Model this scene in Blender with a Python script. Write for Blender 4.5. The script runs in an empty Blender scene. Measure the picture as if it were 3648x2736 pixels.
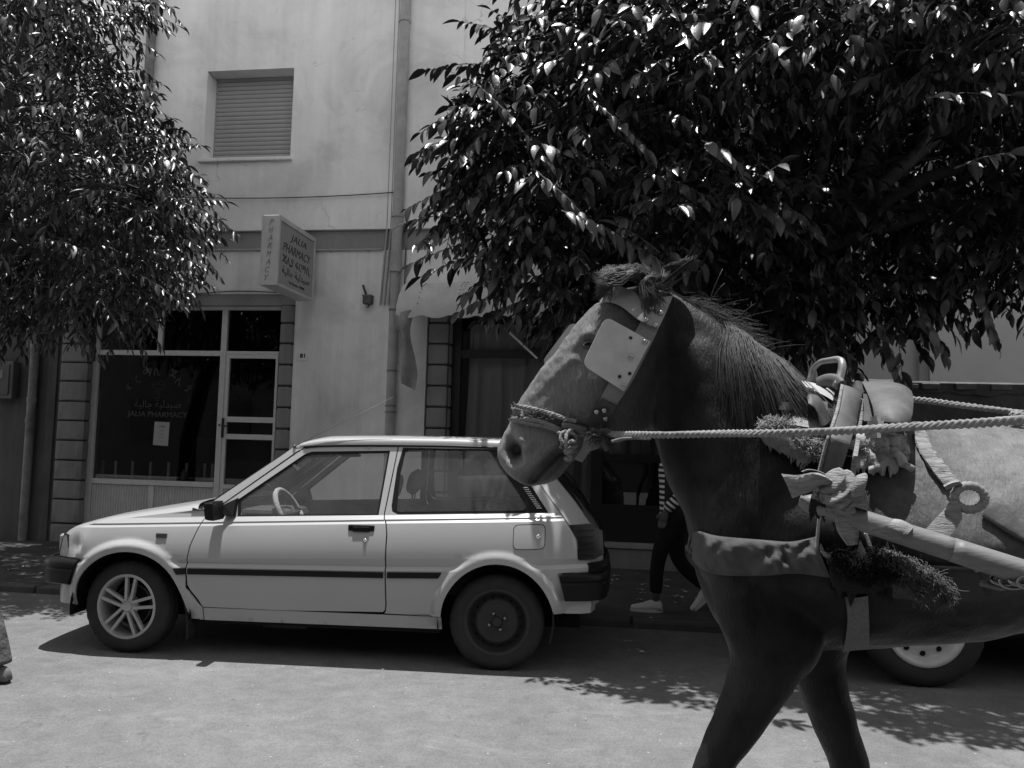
import bpy, bmesh, math, random
import numpy as np
from mathutils import Vector, Matrix
from mathutils.geometry import delaunay_2d_cdt
from mathutils.bvhtree import BVHTree
R = math.radians
sc = bpy.context.scene
COL = sc.collection
random.seed(7); np.random.seed(7)

# ---------------------------------------------------------------- camera
FPX, EYE, YAW, PIT, ROL = 2935.0, 1.376, R(8.5), R(4.1), R(1.5)      # pixels of the 3648 wide photograph
_d = Vector((-math.sin(YAW)*math.cos(PIT), math.cos(YAW)*math.cos(PIT), math.sin(PIT)))
_r0 = Vector((math.cos(YAW), math.sin(YAW), 0)); _u0 = _r0.cross(_d)
_r = _r0*math.cos(ROL) + _u0*math.sin(ROL); _u = _u0*math.cos(ROL) - _r0*math.sin(ROL)
EYEP = Vector((0, 0, EYE))
cd = bpy.data.cameras.new('camera'); cam = bpy.data.objects.new('camera', cd); COL.objects.link(cam)
cd.sensor_width = 36.0; cd.sensor_fit = 'HORIZONTAL'; cd.lens = FPX/3648*36; cd.clip_start = 0.05; cd.clip_end = 2000
m = Matrix((_r, _u, -_d)).transposed().to_4x4(); m.translation = EYEP
cam.matrix_world = m
sc.camera = cam

# ---------------------------------------------------------------- sky and sun (a black and white photograph: neutral light)
SUN_EL = R(87.5); SUN_H = Vector((-0.5, 0.87, 0)).normalized()          # almost at the zenith, grazing the facade
SUNV = SUN_H*math.cos(SUN_EL) + Vector((0, 0, math.sin(SUN_EL)))
w = bpy.data.worlds.new('World'); sc.world = w; w.use_nodes = True
nt = w.node_tree; nt.nodes.clear()
sky = nt.nodes.new('ShaderNodeTexSky'); sky.sky_type = 'NISHITA'; sky.sun_disc = False
sky.sun_elevation = SUN_EL; sky.sun_rotation = math.atan2(SUN_H.x, SUN_H.y); sky.altitude = 2000
bwn = nt.nodes.new('ShaderNodeRGBToBW'); bg = nt.nodes.new('ShaderNodeBackground'); wo = nt.nodes.new('ShaderNodeOutputWorld')
bg.inputs['Strength'].default_value = 0.15
nt.links.new(sky.outputs[0], bwn.inputs[0]); nt.links.new(bwn.outputs[0], bg.inputs['Color']); nt.links.new(bg.outputs[0], wo.inputs[0])
sl = bpy.data.lights.new('sun', 'SUN'); sl.energy = 3.0; sl.angle = R(0.53); sl.color = (1, 1, 1)
so = bpy.data.objects.new('sun', sl); COL.objects.link(so); so.location = SUNV*40
so.rotation_euler = SUNV.to_track_quat('Z', 'Y').to_euler()
sc.view_settings.view_transform = 'Standard'; sc.view_settings.look = 'None'
sc.view_settings.exposure = 1.4; sc.view_settings.gamma = 1.0; sc.view_settings.use_curve_mapping = False
sc.render.engine = 'CYCLES'
cy = sc.cycles
cy.use_denoising = True; cy.max_bounces = 7; cy.diffuse_bounces = 3; cy.glossy_bounces = 3; cy.transmission_bounces = 4
cy.transparent_max_bounces = 16; cy.caustics_reflective = False; cy.caustics_refractive = False; cy.sample_clamp_indirect = 4.0

# ---------------------------------------------------------------- helpers
def ray(px, py): return _d + _r*((px-1824)/FPX) - _u*((py-1368)/FPX)
def onY(px, py, y):
    d = ray(px, py); return EYEP + d*(y/d.y)
def onZ(px, py, z=0.0):
    d = ray(px, py); return EYEP + d*((z-EYE)/d.z)
def crop(x0, y0, s): return lambda u, v: (x0+u/s, y0+v/s)
def toscreen(p):
    v = Vector(p)-EYEP; z = v.dot(_d)
    return (1824+FPX*v.dot(_r)/z, 1368-FPX*v.dot(_u)/z, z)

class MB:
    """collects simple shapes and links them as one mesh"""
    def __init__(s): s.v = []; s.f = []; s.sm = []
    def add(s, vs, fs, smooth=False):
        n = len(s.v); s.v += [tuple(p) for p in vs]; s.f += [tuple(i+n for i in f) for f in fs]; s.sm += [smooth]*len(fs); return s
    def box(s, x0, x1, y0, y1, z0, z1, M=None):
        vs = [Vector((x, y, z)) for z in (z0, z1) for y in (y0, y1) for x in (x0, x1)]
        if M: vs = [M @ q for q in vs]
        return s.add(vs, [(0, 2, 3, 1), (4, 5, 7, 6), (0, 1, 5, 4), (2, 6, 7, 3), (0, 4, 6, 2), (1, 3, 7, 5)])
    def bbox(s, x0, x1, y0, y1, z0, z1, b=0.01, M=None):
        bm = bmesh.new(); bmesh.ops.create_cube(bm, size=1)
        for q in bm.verts: q.co = Vector(((x0+x1)/2+q.co.x*(x1-x0), (y0+y1)/2+q.co.y*(y1-y0), (z0+z1)/2+q.co.z*(z1-z0)))
        bmesh.ops.bevel(bm, geom=list(bm.edges), offset=b, segments=2, affect='EDGES', profile=0.5)
        if M: bm.transform(M)
        bm.verts.index_update()
        s.add([q.co.copy() for q in bm.verts], [[q.index for q in f.verts] for f in bm.faces]); bm.free(); return s
    def grid(s, pts, smooth=True, closeu=False, closev=False):
        nu, nv = len(pts), len(pts[0]); vs = [p for row in pts for p in row]; fs = []
        for i in range(nu if closeu else nu-1):
            for j in range(nv if closev else nv-1):
                a, b = i, (i+1) % nu; c, d = j, (j+1) % nv
                fs.append((a*nv+c, a*nv+d, b*nv+d, b*nv+c))
        return s.add(vs, fs, smooth)
    def rings(s, rings, smooth=True, caps=True):
        n = len(rings[0]); vs = [p for r in rings for p in r]; fs = []
        for i in range(len(rings)-1):
            for j in range(n):
                k = (j+1) % n; fs.append((i*n+j, i*n+k, (i+1)*n+k, (i+1)*n+j))
        if caps:
            fs.append(tuple(range(n))[::-1]); fs.append(tuple((len(rings)-1)*n+j for j in range(n)))
        return s.add(vs, fs, smooth)
    def tube(s, path, rad, n=8, smooth=True, twist=0.0, flat=1.0):
        path = [Vector(p) for p in path]; N = len(path)
        if not hasattr(rad, '__len__'): rad = [rad]*N
        rg = []; up = None
        for i, p in enumerate(path):
            t = (path[min(i+1, N-1)]-path[max(i-1, 0)]).normalized()
            if up is None: up = Vector((0, 0, 1)) if abs(t.z) < .9 else Vector((1, 0, 0))
            a = t.cross(up).normalized(); b = a.cross(t).normalized(); up = b
            rg.append([p+(a*math.cos(q+twist*i)*flat+b*math.sin(q+twist*i))*rad[i] for q in [2*math.pi*k/n for k in range(n)]])
        return s.rings(rg, smooth)
    def cyl(s, a, b, r, n=16, r2=None, smooth=True): return s.tube([a, b], [r, r if r2 is None else r2], n, smooth)
    def lathe(s, prof, n=48, c=(0, 0, 0), M=None, smooth=True):
        """profile of (radius, along-axis); the axis is local y"""
        pts = []
        for k in range(n):
            q = 2*math.pi*k/n
            row = [Vector((r*math.cos(q), y, r*math.sin(q)))+Vector(c) for r, y in prof]
            pts.append([M @ p for p in row] if M else row)
        return s.grid(pts, smooth, closeu=True)
    def ball(s, c, r, n=10, sc=(1, 1, 1)):
        c = Vector(c); rg = []
        for i in range(1, n):
            t = math.pi*i/n
            rg.append([c+Vector((r*sc[0]*math.sin(t)*math.cos(q), r*sc[1]*math.sin(t)*math.sin(q), r*sc[2]*math.cos(t))) for q in [2*math.pi*k/(n+2) for k in range(n+2)]])
        return s.rings(rg[::-1])
    def prism(s, poly, y0, y1, M=None):
        """polygon in x,z given anticlockwise, between two y"""
        n = len(poly); vs = [Vector((x, y0, z)) for x, z in poly]+[Vector((x, y1, z)) for x, z in poly]
        if M: vs = [M @ q for q in vs]
        fs = [tuple(range(n)), tuple(range(2*n-1, n-1, -1))]+[(i, i+n, (i+1) % n+n, (i+1) % n) for i in range(n)]
        return s.add(vs, fs)

ROOTM = {}
def link(name, mesh, parent=None):
    o = bpy.data.objects.new(name, mesh); COL.objects.link(o)
    if parent is not None: o.parent = parent
    return o
def tag(o, label=None, cat=None, group=None, kind=None):
    if label: o['label'] = label
    if cat: o['category'] = cat
    if group: o['group'] = group
    if kind: o['kind'] = kind
    return o
def thing(name, loc, label, cat, group=None, rz=0.0):
    o = bpy.data.objects.new(name, None); COL.objects.link(o); o.location = loc; o.rotation_euler = (0, 0, rz)
    o.empty_display_size = 0.1
    ROOTM[o.name] = Matrix.Translation(Vector(loc)) @ Matrix.Rotation(rz, 4, 'Z')
    return tag(o, label, cat, group)
def sharpen(me, ang):
    bm = bmesh.new(); bm.from_mesh(me)
    for e in bm.edges:
        if len(e.link_faces) == 2 and e.calc_face_angle(0) > ang: e.smooth = False
    bm.to_mesh(me); bm.free()
def build(name, mb, mat, root=None, local=False, sharp=None, under=None, recalc=True, smooth=None):
    """link a collected mesh; world coordinates go to the space of their root unless local"""
    vs = mb.v
    if root is not None and not local:
        Mi = ROOTM[root.name].inverted(); vs = [Mi @ Vector(p) for p in vs]
    me = bpy.data.meshes.new(name); me.from_pydata([tuple(p) for p in vs], [], mb.f)
    me.polygons.foreach_set('use_smooth', [bool(x) if smooth is None else smooth for x in mb.sm])
    if recalc:
        bm = bmesh.new(); bm.from_mesh(me); bmesh.ops.recalc_face_normals(bm, faces=bm.faces); bm.to_mesh(me); bm.free()
    if sharp: sharpen(me, R(sharp))
    if mat: me.materials.append(mat)
    me.update()
    o = link(name, me, under if under is not None else root)
    return o
def single(name, mb, mat, label, cat, group=None, sharp=None, base=None):
    """a thing that is one mesh, its origin at its base"""
    v = np.array(mb.v, dtype=float)
    b = Vector(base) if base else Vector(((v[:, 0].min()+v[:, 0].max())/2, (v[:, 1].min()+v[:, 1].max())/2, v[:, 2].min()))
    mb.v = [tuple(Vector(p)-b) for p in mb.v]
    o = build(name, mb, mat, None, sharp=sharp); o.location = b
    return tag(o, label, cat, group)
def struct(name, mb, mat, sharp=None): return tag(build(name, mb, mat, sharp=sharp), kind='structure')

# ---------------------------------------------------------------- materials
def nodes(name):
    mt = bpy.data.materials.new(name); mt.use_nodes = True; nt = mt.node_tree
    return mt, nt, nt.nodes['Principled BSDF'], nt.nodes['Material Output']
def g3(v): return (v, v, v, 1)
def noise(nt, scale, detail=6, rough=.6, vec=None, dist=0.0):
    n = nt.nodes.new('ShaderNodeTexNoise'); n.inputs['Scale'].default_value = scale; n.inputs['Detail'].default_value = detail
    n.inputs['Roughness'].default_value = rough; n.inputs['Distortion'].default_value = dist
    if vec is not None: nt.links.new(vec, n.inputs['Vector'])
    return n.outputs['Fac']
def ramp(nt, fac, stops):
    r = nt.nodes.new('ShaderNodeValToRGB'); e = r.color_ramp.elements
    while len(e) < len(stops): e.new(0.5)
    for i, (p, c) in enumerate(stops): e[i].position = p; e[i].color = g3(c)
    nt.links.new(fac, r.inputs['Fac']); return r.outputs['Color']
def mixc(nt, a, b, fac, mode='MIX'):
    n = nt.nodes.new('ShaderNodeMix'); n.data_type = 'RGBA'; n.blend_type = mode
    for s, q in ((0, fac), (6, a), (7, b)):
        if isinstance(q, (int, float)):
            n.inputs[s].default_value = q if s == 0 else g3(q)
        else: nt.links.new(q, n.inputs[s])
    return n.outputs[2]
def coords(nt, scale=(1, 1, 1), kind='Object', rot=(0, 0, 0)):
    t = nt.nodes.new('ShaderNodeTexCoord'); mp = nt.nodes.new('ShaderNodeMapping')
    mp.inputs['Scale'].default_value = scale; mp.inputs['Rotation'].default_value = rot
    nt.links.new(t.outputs[kind], mp.inputs['Vector']); return mp.outputs['Vector']
def bump(nt, b, h, strength=.3, dist=.01, prev=None):
    n = nt.nodes.new('ShaderNodeBump'); n.inputs['Strength'].default_value = strength; n.inputs['Distance'].default_value = dist
    nt.links.new(h, n.inputs['Height'])
    if prev is not None: nt.links.new(prev, n.inputs['Normal'])
    nt.links.new(n.outputs[0], b.inputs['Normal']); return n.outputs[0]
def mat(name, base, rough=.7, spec=.4, metal=0.0, var=0.0, scale=6.0, bmp=0.0, bscale=60.0, bdist=.004, stretch=(1, 1, 1), coat=0.0):
    mt, nt, b, out = nodes(name)
    b.inputs['Base Color'].default_value = g3(base); b.inputs['Roughness'].default_value = rough
    b.inputs['Specular IOR Level'].default_value = spec; b.inputs['Metallic'].default_value = metal
    if coat: b.inputs['Coat Weight'].default_value = coat; b.inputs['Coat Roughness'].default_value = .08
    if var or bmp: v = coords(nt, stretch)
    if var:
        c = ramp(nt, noise(nt, scale, 8, .65, v), [(.25, base*(1-var)), (.75, min(1, base*(1+var)))])
        nt.links.new(c, b.inputs['Base Color'])
    if bmp: bump(nt, b, noise(nt, bscale, 6, .6, v), bmp, bdist)
    return mt
def glass(name, tint=.8, refl=1.0, rough=0.0, dust=.0):
    mt, nt, b, out = nodes(name); nt.nodes.remove(b)
    tr = nt.nodes.new('ShaderNodeBsdfTransparent'); tr.inputs['Color'].default_value = g3(tint)
    gl = nt.nodes.new('ShaderNodeBsdfGlossy'); gl.inputs['Roughness'].default_value = rough; gl.inputs['Color'].default_value = g3(.9)
    fr = nt.nodes.new('ShaderNodeFresnel'); fr.inputs['IOR'].default_value = 1.5
    mx = nt.nodes.new('ShaderNodeMixShader'); nt.links.new(fr.outputs[0], mx.inputs[0]); nt.links.new(tr.outputs[0], mx.inputs[1]); nt.links.new(gl.outputs[0], mx.inputs[2])
    last = mx.outputs[0]
    if dust:
        df = nt.nodes.new('ShaderNodeBsdfDiffuse'); df.inputs['Color'].default_value = g3(.5)
        n = noise(nt, 5, 6, .7, coords(nt)); r = ramp(nt, n, [(.3, dust*.5), (.8, dust*1.6)])
        m2 = nt.nodes.new('ShaderNodeMixShader'); nt.links.new(r, m2.inputs[0]); nt.links.new(last, m2.inputs[1]); nt.links.new(df.outputs[0], m2.inputs[2]); last = m2.outputs[0]
    nt.links.new(last, out.inputs['Surface']); return mt

def plaster(name, base, dirt=.5, low=False):
    mt, nt, b, out = nodes(name); v = coords(nt)
    big = ramp(nt, noise(nt, .9, 7, .62, v, .6), [(.28, base*.72), (.5, base), (.74, min(1, base*1.16))])
    st = ramp(nt, noise(nt, 1.0, 8, .7, coords(nt, (2.6, 2.6, .22))), [(.3, 1-dirt*.55), (.62, 1.0)])
    c = mixc(nt, big, st, 1.0, 'MULTIPLY')
    sp = ramp(nt, noise(nt, 14, 4, .7, v), [(.24, .55), (.34, 1.0)])
    c = mixc(nt, c, sp, .55, 'MULTIPLY')
    vc = nt.nodes.new('ShaderNodeTexVoronoi'); vc.feature = 'DISTANCE_TO_EDGE'; vc.inputs['Scale'].default_value = .7
    wv = nt.nodes.new('ShaderNodeVectorMath'); wv.operation = 'ADD'; nn = nt.nodes.new('ShaderNodeTexNoise'); nn.inputs['Scale'].default_value = 2.5; nn.inputs['Detail'].default_value = 8; nt.links.new(v, nn.inputs['Vector']); nt.links.new(v, wv.inputs[0]); nt.links.new(nn.outputs['Color'], wv.inputs[1]); nt.links.new(wv.outputs[0], vc.inputs['Vector'])
    c = mixc(nt, c, base*.45, mixc(nt, ramp(nt, vc.outputs['Distance'], [(.0, .8), (.007, 0)]), ramp(nt, noise(nt, .9, 4, .6, v), [(.52, 0), (.62, 1)]), 1.0, 'MULTIPLY'))
    pt = ramp(nt, noise(nt, 3.0, 9, .7, v, .3), [(.63, 0), (.67, .35)]); c = mixc(nt, c, base*.68, pt)
    nt.links.new(c, b.inputs['Base Color']); b.inputs['Roughness'].default_value = .9; b.inputs['Specular IOR Level'].default_value = .15
    n1 = bump(nt, b, noise(nt, 5, 6, .6, v), .35, .03)
    bump(nt, b, noise(nt, 90, 4, .6, v), .25, .006, n1)
    return mt

def asphalt():
    mt, nt, b, out = nodes('asphalt'); v = coords(nt)
    c = ramp(nt, noise(nt, .7, 8, .6, v, .4), [(.3, .115), (.7, .165)])
    c = mixc(nt, c, ramp(nt, noise(nt, 7, 7, .7, v), [(.3, .78), (.7, 1.12)]), 1.0, 'MULTIPLY')
    vo = nt.nodes.new('ShaderNodeTexVoronoi'); vo.inputs['Scale'].default_value = 95; nt.links.new(v, vo.inputs['Vector'])
    c = mixc(nt, c, ramp(nt, vo.outputs['Distance'], [(.0, 1.25), (.35, 1.0), (.8, .8)]), .8, 'MULTIPLY')
    vs = nt.nodes.new('ShaderNodeTexVoronoi'); vs.inputs['Scale'].default_value = 13; nt.links.new(v, vs.inputs['Vector'])
    c = mixc(nt, c, .42, ramp(nt, vs.outputs['Distance'], [(.035, .75), (.07, 0)]))
    vd = nt.nodes.new('ShaderNodeTexVoronoi'); vd.inputs['Scale'].default_value = 4.5; nt.links.new(coords(nt, (1, 1.6, 1), rot=(0, 0, .6)), vd.inputs['Vector'])
    c = mixc(nt, c, .05, ramp(nt, vd.outputs['Distance'], [(.03, .8), (.06, 0)]))
    # pale worn patches
    c = mixc(nt, c, .24, ramp(nt, noise(nt, 1.6, 8, .75, coords(nt, (1, 2.2, 1)), .8), [(.58, 0), (.75, .5)]))
    vc = nt.nodes.new('ShaderNodeTexVoronoi'); vc.feature = 'DISTANCE_TO_EDGE'; vc.inputs['Scale'].default_value = .55
    wv = nt.nodes.new('ShaderNodeVectorMath'); wv.operation = 'ADD'; nn = nt.nodes.new('ShaderNodeTexNoise'); nn.inputs['Scale'].default_value = 2.2; nn.inputs['Detail'].default_value = 8; nt.links.new(v, nn.inputs['Vector']); nt.links.new(v, wv.inputs[0]); nt.links.new(nn.outputs['Color'], wv.inputs[1]); nt.links.new(wv.outputs[0], vc.inputs['Vector'])
    c = mixc(nt, c, .06, mixc(nt, ramp(nt, vc.outputs['Distance'], [(.0, .75), (.006, 0)]), ramp(nt, noise(nt, 1.1, 4, .6, v), [(.45, 0), (.6, 1)]), 1.0, 'MULTIPLY'))
    c = mixc(nt, c, .07, ramp(nt, noise(nt, .8, 5, .55, coords(nt, (1, 1, 1), rot=(0, 0, 1.0))), [(.62, 0), (.72, .55)]))
    nt.links.new(c, b.inputs['Base Color']); b.inputs['Roughness'].default_value = .92; b.inputs['Specular IOR Level'].default_value = .2
    n1 = bump(nt, b, noise(nt, 3, 5, .6, v), .25, .03)
    bump(nt, b, vo.outputs['Distance'], .35, .006, n1)
    return mt

M_ASPH = asphalt()
M_UP = plaster('plaster_upper', .88, .3)
M_LOW = plaster('plaster_lower', .84, .5)
M_DARKLOW = plaster('plaster_left', .13, .8)  # dark base colour carries the left tree's shade
M_BAND = plaster('plaster_band', .3, .4)
M_PIL = plaster('pilaster_paint', .26, .5)
M_PLINTH = plaster('plinth_plaster', .2, .6)
M_PAVE = mat('pavement_concrete', .06, .9, .2, var=.35, scale=3, bmp=.4, bscale=30, bdist=.01)
M_KERB = mat('kerb_stone', .07, .9, .2, var=.4, scale=5, bmp=.4, bscale=25, bdist=.01)
M_FRAME = mat('shop_frame_paint', .62, .45, .4, var=.12, scale=9, bmp=.1, bscale=70)
M_BLACKMETAL = mat('black_metal', .012, .4, .4, var=.3)
M_PANE = glass('shop_glass', .78)
M_PIPE = mat('pipe_paint', .36, .6, .3, var=.22, scale=7, bmp=.15, bscale=40)
M_PIPED = mat('pipe_paint_worn', .2, .7, .3, var=.6, scale=5, bmp=.2, bscale=30)
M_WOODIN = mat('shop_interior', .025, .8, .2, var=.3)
M_WHITE = mat('white_plastic', .7, .4, .4)
M_STEEL = mat('steel', .45, .35, .5, metal=1.0, var=.15, scale=20)
M_DARKSTEEL = mat('dark_steel', .08, .5, .5, var=.3, scale=20)
M_INK = mat('black_ink', .02, .6, .2)

# ================================================================ ground
KERBY, PAVZ, YW = 6.43, 0.055, 9.12
struct('road', MB().add([(-300, -300, 0), (300, -300, 0), (300, 300, 0), (-300, 300, 0)], [(0, 1, 2, 3)]), M_ASPH)
struct('pavement', MB().box(-60, 60, KERBY+.16, YW+.35, -.1, PAVZ), M_PAVE)
kr = build('kerb', MB().box(-60, 60, KERBY+.155, KERBY+.165, -.12, PAVZ-.01), M_KERB); tag(kr, kind='structure')
x = -9.0
km = MB().bbox(-.49, .49, 0, .155, -.1, PAVZ+.004, .012); kme = None
while x < 6.5:                                             # kerb stones in view, one by one
    if kme is None:
        o = build('kerb_stone', km, M_KERB, under=kr); kme = o.data
    else:
        o = link('kerb_stone', kme, kr)
    o.location = (x+.5, KERBY+random.uniform(-.006, .006), random.uniform(-.008, .004)); x += 1.0
# bright flecks of litter on the shaded pavement and fallen leaves
for i in range(26):
    p = onZ(random.uniform(20, 330) if i < 8 else random.uniform(2120, 2560), random.uniform(1945, 2075) if i < 8 else random.uniform(2040, 2150), PAVZ)
    mb = MB(); a = random.uniform(0, 6.28); L = random.uniform(.025, .05); W_ = L*.42
    vs = [Vector((math.cos(t)*L, math.sin(t)*W_, .004+.008*math.cos(t*2)**2)) for t in [k*math.pi/4 for k in range(8)]]
    mb.add([Matrix.Rotation(a, 3, 'Z') @ q+p for q in vs]+[p+Vector((0, 0, .003))], [(k, (k+1) % 8, 8) for k in range(8)])
    single('fallen_leaf', mb, mat('dry_leaf', .3, .7) if i == 0 else bpy.data.materials['dry_leaf'], 'small pale fallen leaf lying on the shaded pavement by the wall', 'leaf', 'fallen leaves on the pavement')

# ================================================================ text
def text_mesh(s, size=1.0, outline=0.0, shear=0.0, depth=0.0015, spacing=1.0, align='CENTER', bold=0.0):
    cu = bpy.data.curves.new('writing', 'FONT'); cu.body = s; cu.size = size; cu.align_x = align; cu.align_y = 'CENTER'
    cu.shear = shear; cu.space_character = spacing; cu.resolution_u = 3; cu.offset = bold
    if outline: cu.fill_mode = 'NONE'; cu.bevel_depth = outline; cu.bevel_resolution = 0
    else: cu.extrude = depth
    ob = bpy.data.objects.new('writing', cu); COL.objects.link(ob)
    bpy.context.view_layer.update()
    me = bpy.data.meshes.new_from_object(ob.evaluated_get(bpy.context.evaluated_depsgraph_get()))
    v = [q.co.copy() for q in me.vertices]; f = [tuple(p.vertices) for p in me.polygons]
    bpy.data.objects.remove(ob); bpy.data.curves.remove(cu); bpy.data.meshes.remove(me)
    return v, f
def write(mb, s, pos, right, up, width=None, height=None, **k):
    v, f = text_mesh(s, **k)
    if not v: return
    a = np.array([tuple(q) for q in v]); w0 = np.ptp(a[:, 0]); h0 = np.ptp(a[:, 1])
    sx = width/w0 if width else None; sy = height/h0 if height else None
    if sx is None: sx = sy
    if sy is None: sy = sx
    cx = (a[:, 0].min()+a[:, 0].max())/2; cyy = (a[:, 1].min()+a[:, 1].max())/2
    right = Vector(right); up = Vector(up); nn = right.cross(up)
    mb.add([Vector(pos)+right*((q.x-cx)*sx)+up*((q.y-cyy)*sy)+nn*q.z for q in v], f)
AR = ''.join(chr(c) for c in (0xFE94, 0xFEF4, 0xFEDF, 0xFE8E, 0xFE9F, 0x20, 0xFE94, 0xFEF4, 0xFEDF, 0xFEAA, 0xFEF4, 0xFEBB))

# ================================================================ the pharmacy building
bld = thing('pharmacy_building', (-3.4, YW, 0), 'grey plastered two storey building with shuttered window above a pharmacy shopfront', 'building')
YU = YW-.03
W0, W1, WZ0, WZ1 = -5.21, -4.10, 4.69, 5.80
mb = MB()
XR = 1.9
for b in [(-6.98, W0, 3.82, 8.2), (W1, -2.03, 3.82, 8.2), (W0, W1, 3.82, WZ0), (W0, W1, WZ1, 8.2)]: mb.box(b[0], b[1], YU, YW+.32, b[2], b[3])
mb.box(-2.03, XR, YU+.025, YW+.32, 3.82, 8.2)
build('upper_wall', mb, M_UP, bld)
build('added_eave', MB().bbox(-7.0, XR+.1, YU-.62, YW+.5, 8.2, 8.4, .02), M_UP, bld)  # unseen eave added to keep the sun off awning and facade
mb = MB()
mb.box(-3.96, -2.36, YW, YW+.3, 0, 3.575)
mb.box(-6.98, -3.96, YW, YW+.3, 3.06, 3.575)
mb.box(-2.36, XR, YW, YW+.3, 2.83, 3.82)
mb.box(1.5, XR, YW, YW+.3, 0, 2.83)
mb.box(-2.36, -2.34, YW+.02, YW+.3, 0, 2.83)
build('lower_wall', mb, M_LOW, bld)
build('band', MB().box(-6.98, -2.362, YW+.02, YW+.3, 3.575, 3.82), M_BAND, bld)
build('lintel', MB().box(-6.95, -3.96, YW+.012, YW+.3, 2.925, 3.06), M_BAND, bld)
build('plinth', MB().box(-2.08, 1.5, YW-.02, YW+.3, 0, .27), M_PLINTH, bld)
build('door_step', MB().bbox(-2.08, 1.5, YW-.05, YW+.3, .271, .325, .008), mat('ledge_stone', .26, .8, .3, var=.25), bld)
def pilaster(x0, x1, zs, ztop, proud):
    """rounded rusticated blocks with recessed joints"""
    pm = M_PIL; zz = [PAVZ-.02]+sorted(zs)+[ztop]
    build('pilaster_core', MB().box(x0+.012, x1-.012, YW-proud+.03, YW+.3, 0, ztop), mat('joint_mortar', .05, .9, .1) if 'joint_mortar' not in bpy.data.materials else bpy.data.materials['joint_mortar'], bld)
    for a, b in zip(zz[:-1], zz[1:]):
        mb = MB(); n = 9; h0, h1 = a+.009, b-.009; rg = []
        for z, ins in ((h0, .014), (h0+.012, 0), (h1-.012, 0), (h1, .014)):
            ring = [((x0+x1)/2+(-.5+k/(n-1))*(x1-x0-2*ins), YW-(proud-ins)*math.sqrt(max(0, 1-abs(-1+2*k/(n-1))**2.6)), z) for k in range(n)]
            ring += [(x1-ins, YW+.15, z), (x0+ins, YW+.15, z)]
            rg.append(ring)
        mb.rings(rg, True); o = build('block', mb, pm, bld, sharp=40)
pilaster(-6.945, -6.585, [2.9, 2.68, 2.45, 2.22, 1.99, 1.745, 1.51, 1.27, 1.03, .79, .56, .27], 3.06, .018)
pilaster(-4.135, -3.962, [2.71, 2.47, 2.22, 1.97, 1.72, 1.47, 1.23, .98, .74, .49, .25], 2.925, .05)
pilaster(-2.355, -2.08, [2.72, 2.48, 2.24, 2.0, 1.76, 1.52, 1.28, 1.04, .8, .56, .31], 2.83, .06)

# upper window with its roller shutter
win = build('window', MB().box(W0, W1, YW+.3, YW+.33, WZ0, WZ1), M_BLACKMETAL, bld)
ws = build('sill', MB().bbox(W0-.05, W1+.03, YU-.045, YW+.2, WZ0-.03, WZ0+.014, .008), M_UP, bld, under=win)
M_SLAT = mat('shutter_slat', .37, .6, .3, var=.12, scale=5)
M_HOLE = M_INK
sm = MB(); pr = [(0, .0), (.006, .012), (.012, .03), (.010, .046), (.002, .0525)]
sm.grid([[Vector((x, -d, z)) for d, z in pr]+[Vector((x, .012, .0525)), Vector((x, .012, 0))] for x in (-.55, .55)], True, closev=True)
hm = MB()
for k in range(44): hm.box(-.53+k*.0245, -.53+k*.0245+.013, -.0035, .001, -.0015, .0035)
z = WZ0+.03; sd = hd = None
while z < WZ1:
    if sd is None: s_ = build('slat', sm, M_SLAT, win, local=True, sharp=50); sd = s_.data
    else: s_ = link('slat', sd, win)
    s_.location = Vector(((W0+W1)/2, YW+.2, z))-Vector((-3.4, YW, 0)); s_.rotation_euler = (random.uniform(-.02, .02), random.uniform(-.001, .001), 0)
    if hd is None: h_ = build('slot_row', hm, M_HOLE, s_, local=True); hd = h_.data
    else: h_ = link('slot_row', hd, s_)
    z += .0545

# ---- pharmacy shopfront, set back in its opening
YF = YW+.13; KF = YF/YW
def fx(x): return x*KF
def fz(z): return (z-EYE)*KF+EYE
sf = build('shopfront', MB().box(fx(-6.565), fx(-6.425), YF-.03, YF+.06, 0, 2.925), M_FRAME, bld)
def bar(name, x0, x1, z0, z1, d=.05, proud=.0, m=M_FRAME, under=None):
    return build(name, MB().bbox(fx(x0), fx(x1), YF-.022-proud, YF+d-.02, fz(z0), fz(z1), .004), m, bld, under=under or sf)
bar('top_rail', -6.425, -4.13, 2.865, 2.91)
bar('transom', -6.424, -4.8601, 2.315, 2.375); bar('transom', -4.79, -4.13, 2.335, 2.375)
bar('mullion', -5.675, -5.615, 2.3755, 2.8645); bar('mullion', -4.86, -4.79, .06, 2.8645, .05, .004)
bar('window_sill', -6.424, -4.8605, .765, .825, .05, .012)
bar('panel_post', -5.68, -5.615, .1, .7645); bar('panel_base', -6.424, -4.8605, .06, .105, .05, .002)
door = build('door', MB().bbox(fx(-4.789), fx(-4.742), YF-.02, YF+.03, .07, fz(2.334), .004), M_FRAME, bld, under=sf)
for a, b in ((2.29, 2.334), (1.535, 1.6), (1.335, 1.397), (.755, .805), (.07, .13)):
    bar('door_rail', -4.7415, -4.135, a, b, .045, -.002, under=sf)
bar('door_stile', -4.165, -4.134, .07, 2.334, .046, .0, under=sf)
hb = MB().bbox(fx(-4.795), fx(-4.768), YF-.042, YF-.018, 1.35, 1.585, .006); hb.cyl((fx(-4.78), YF-.06, 1.49), (fx(-4.71), YF-.06, 1.488), .008); hb.cyl((fx(-4.78), YF-.02, 1.49), (fx(-4.78), YF-.065, 1.49), .009); hb.ball((fx(-4.82), YF-.04, 1.50), .012)
build('door_handle', hb, M_BLACKMETAL, bld, under=sf)
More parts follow.
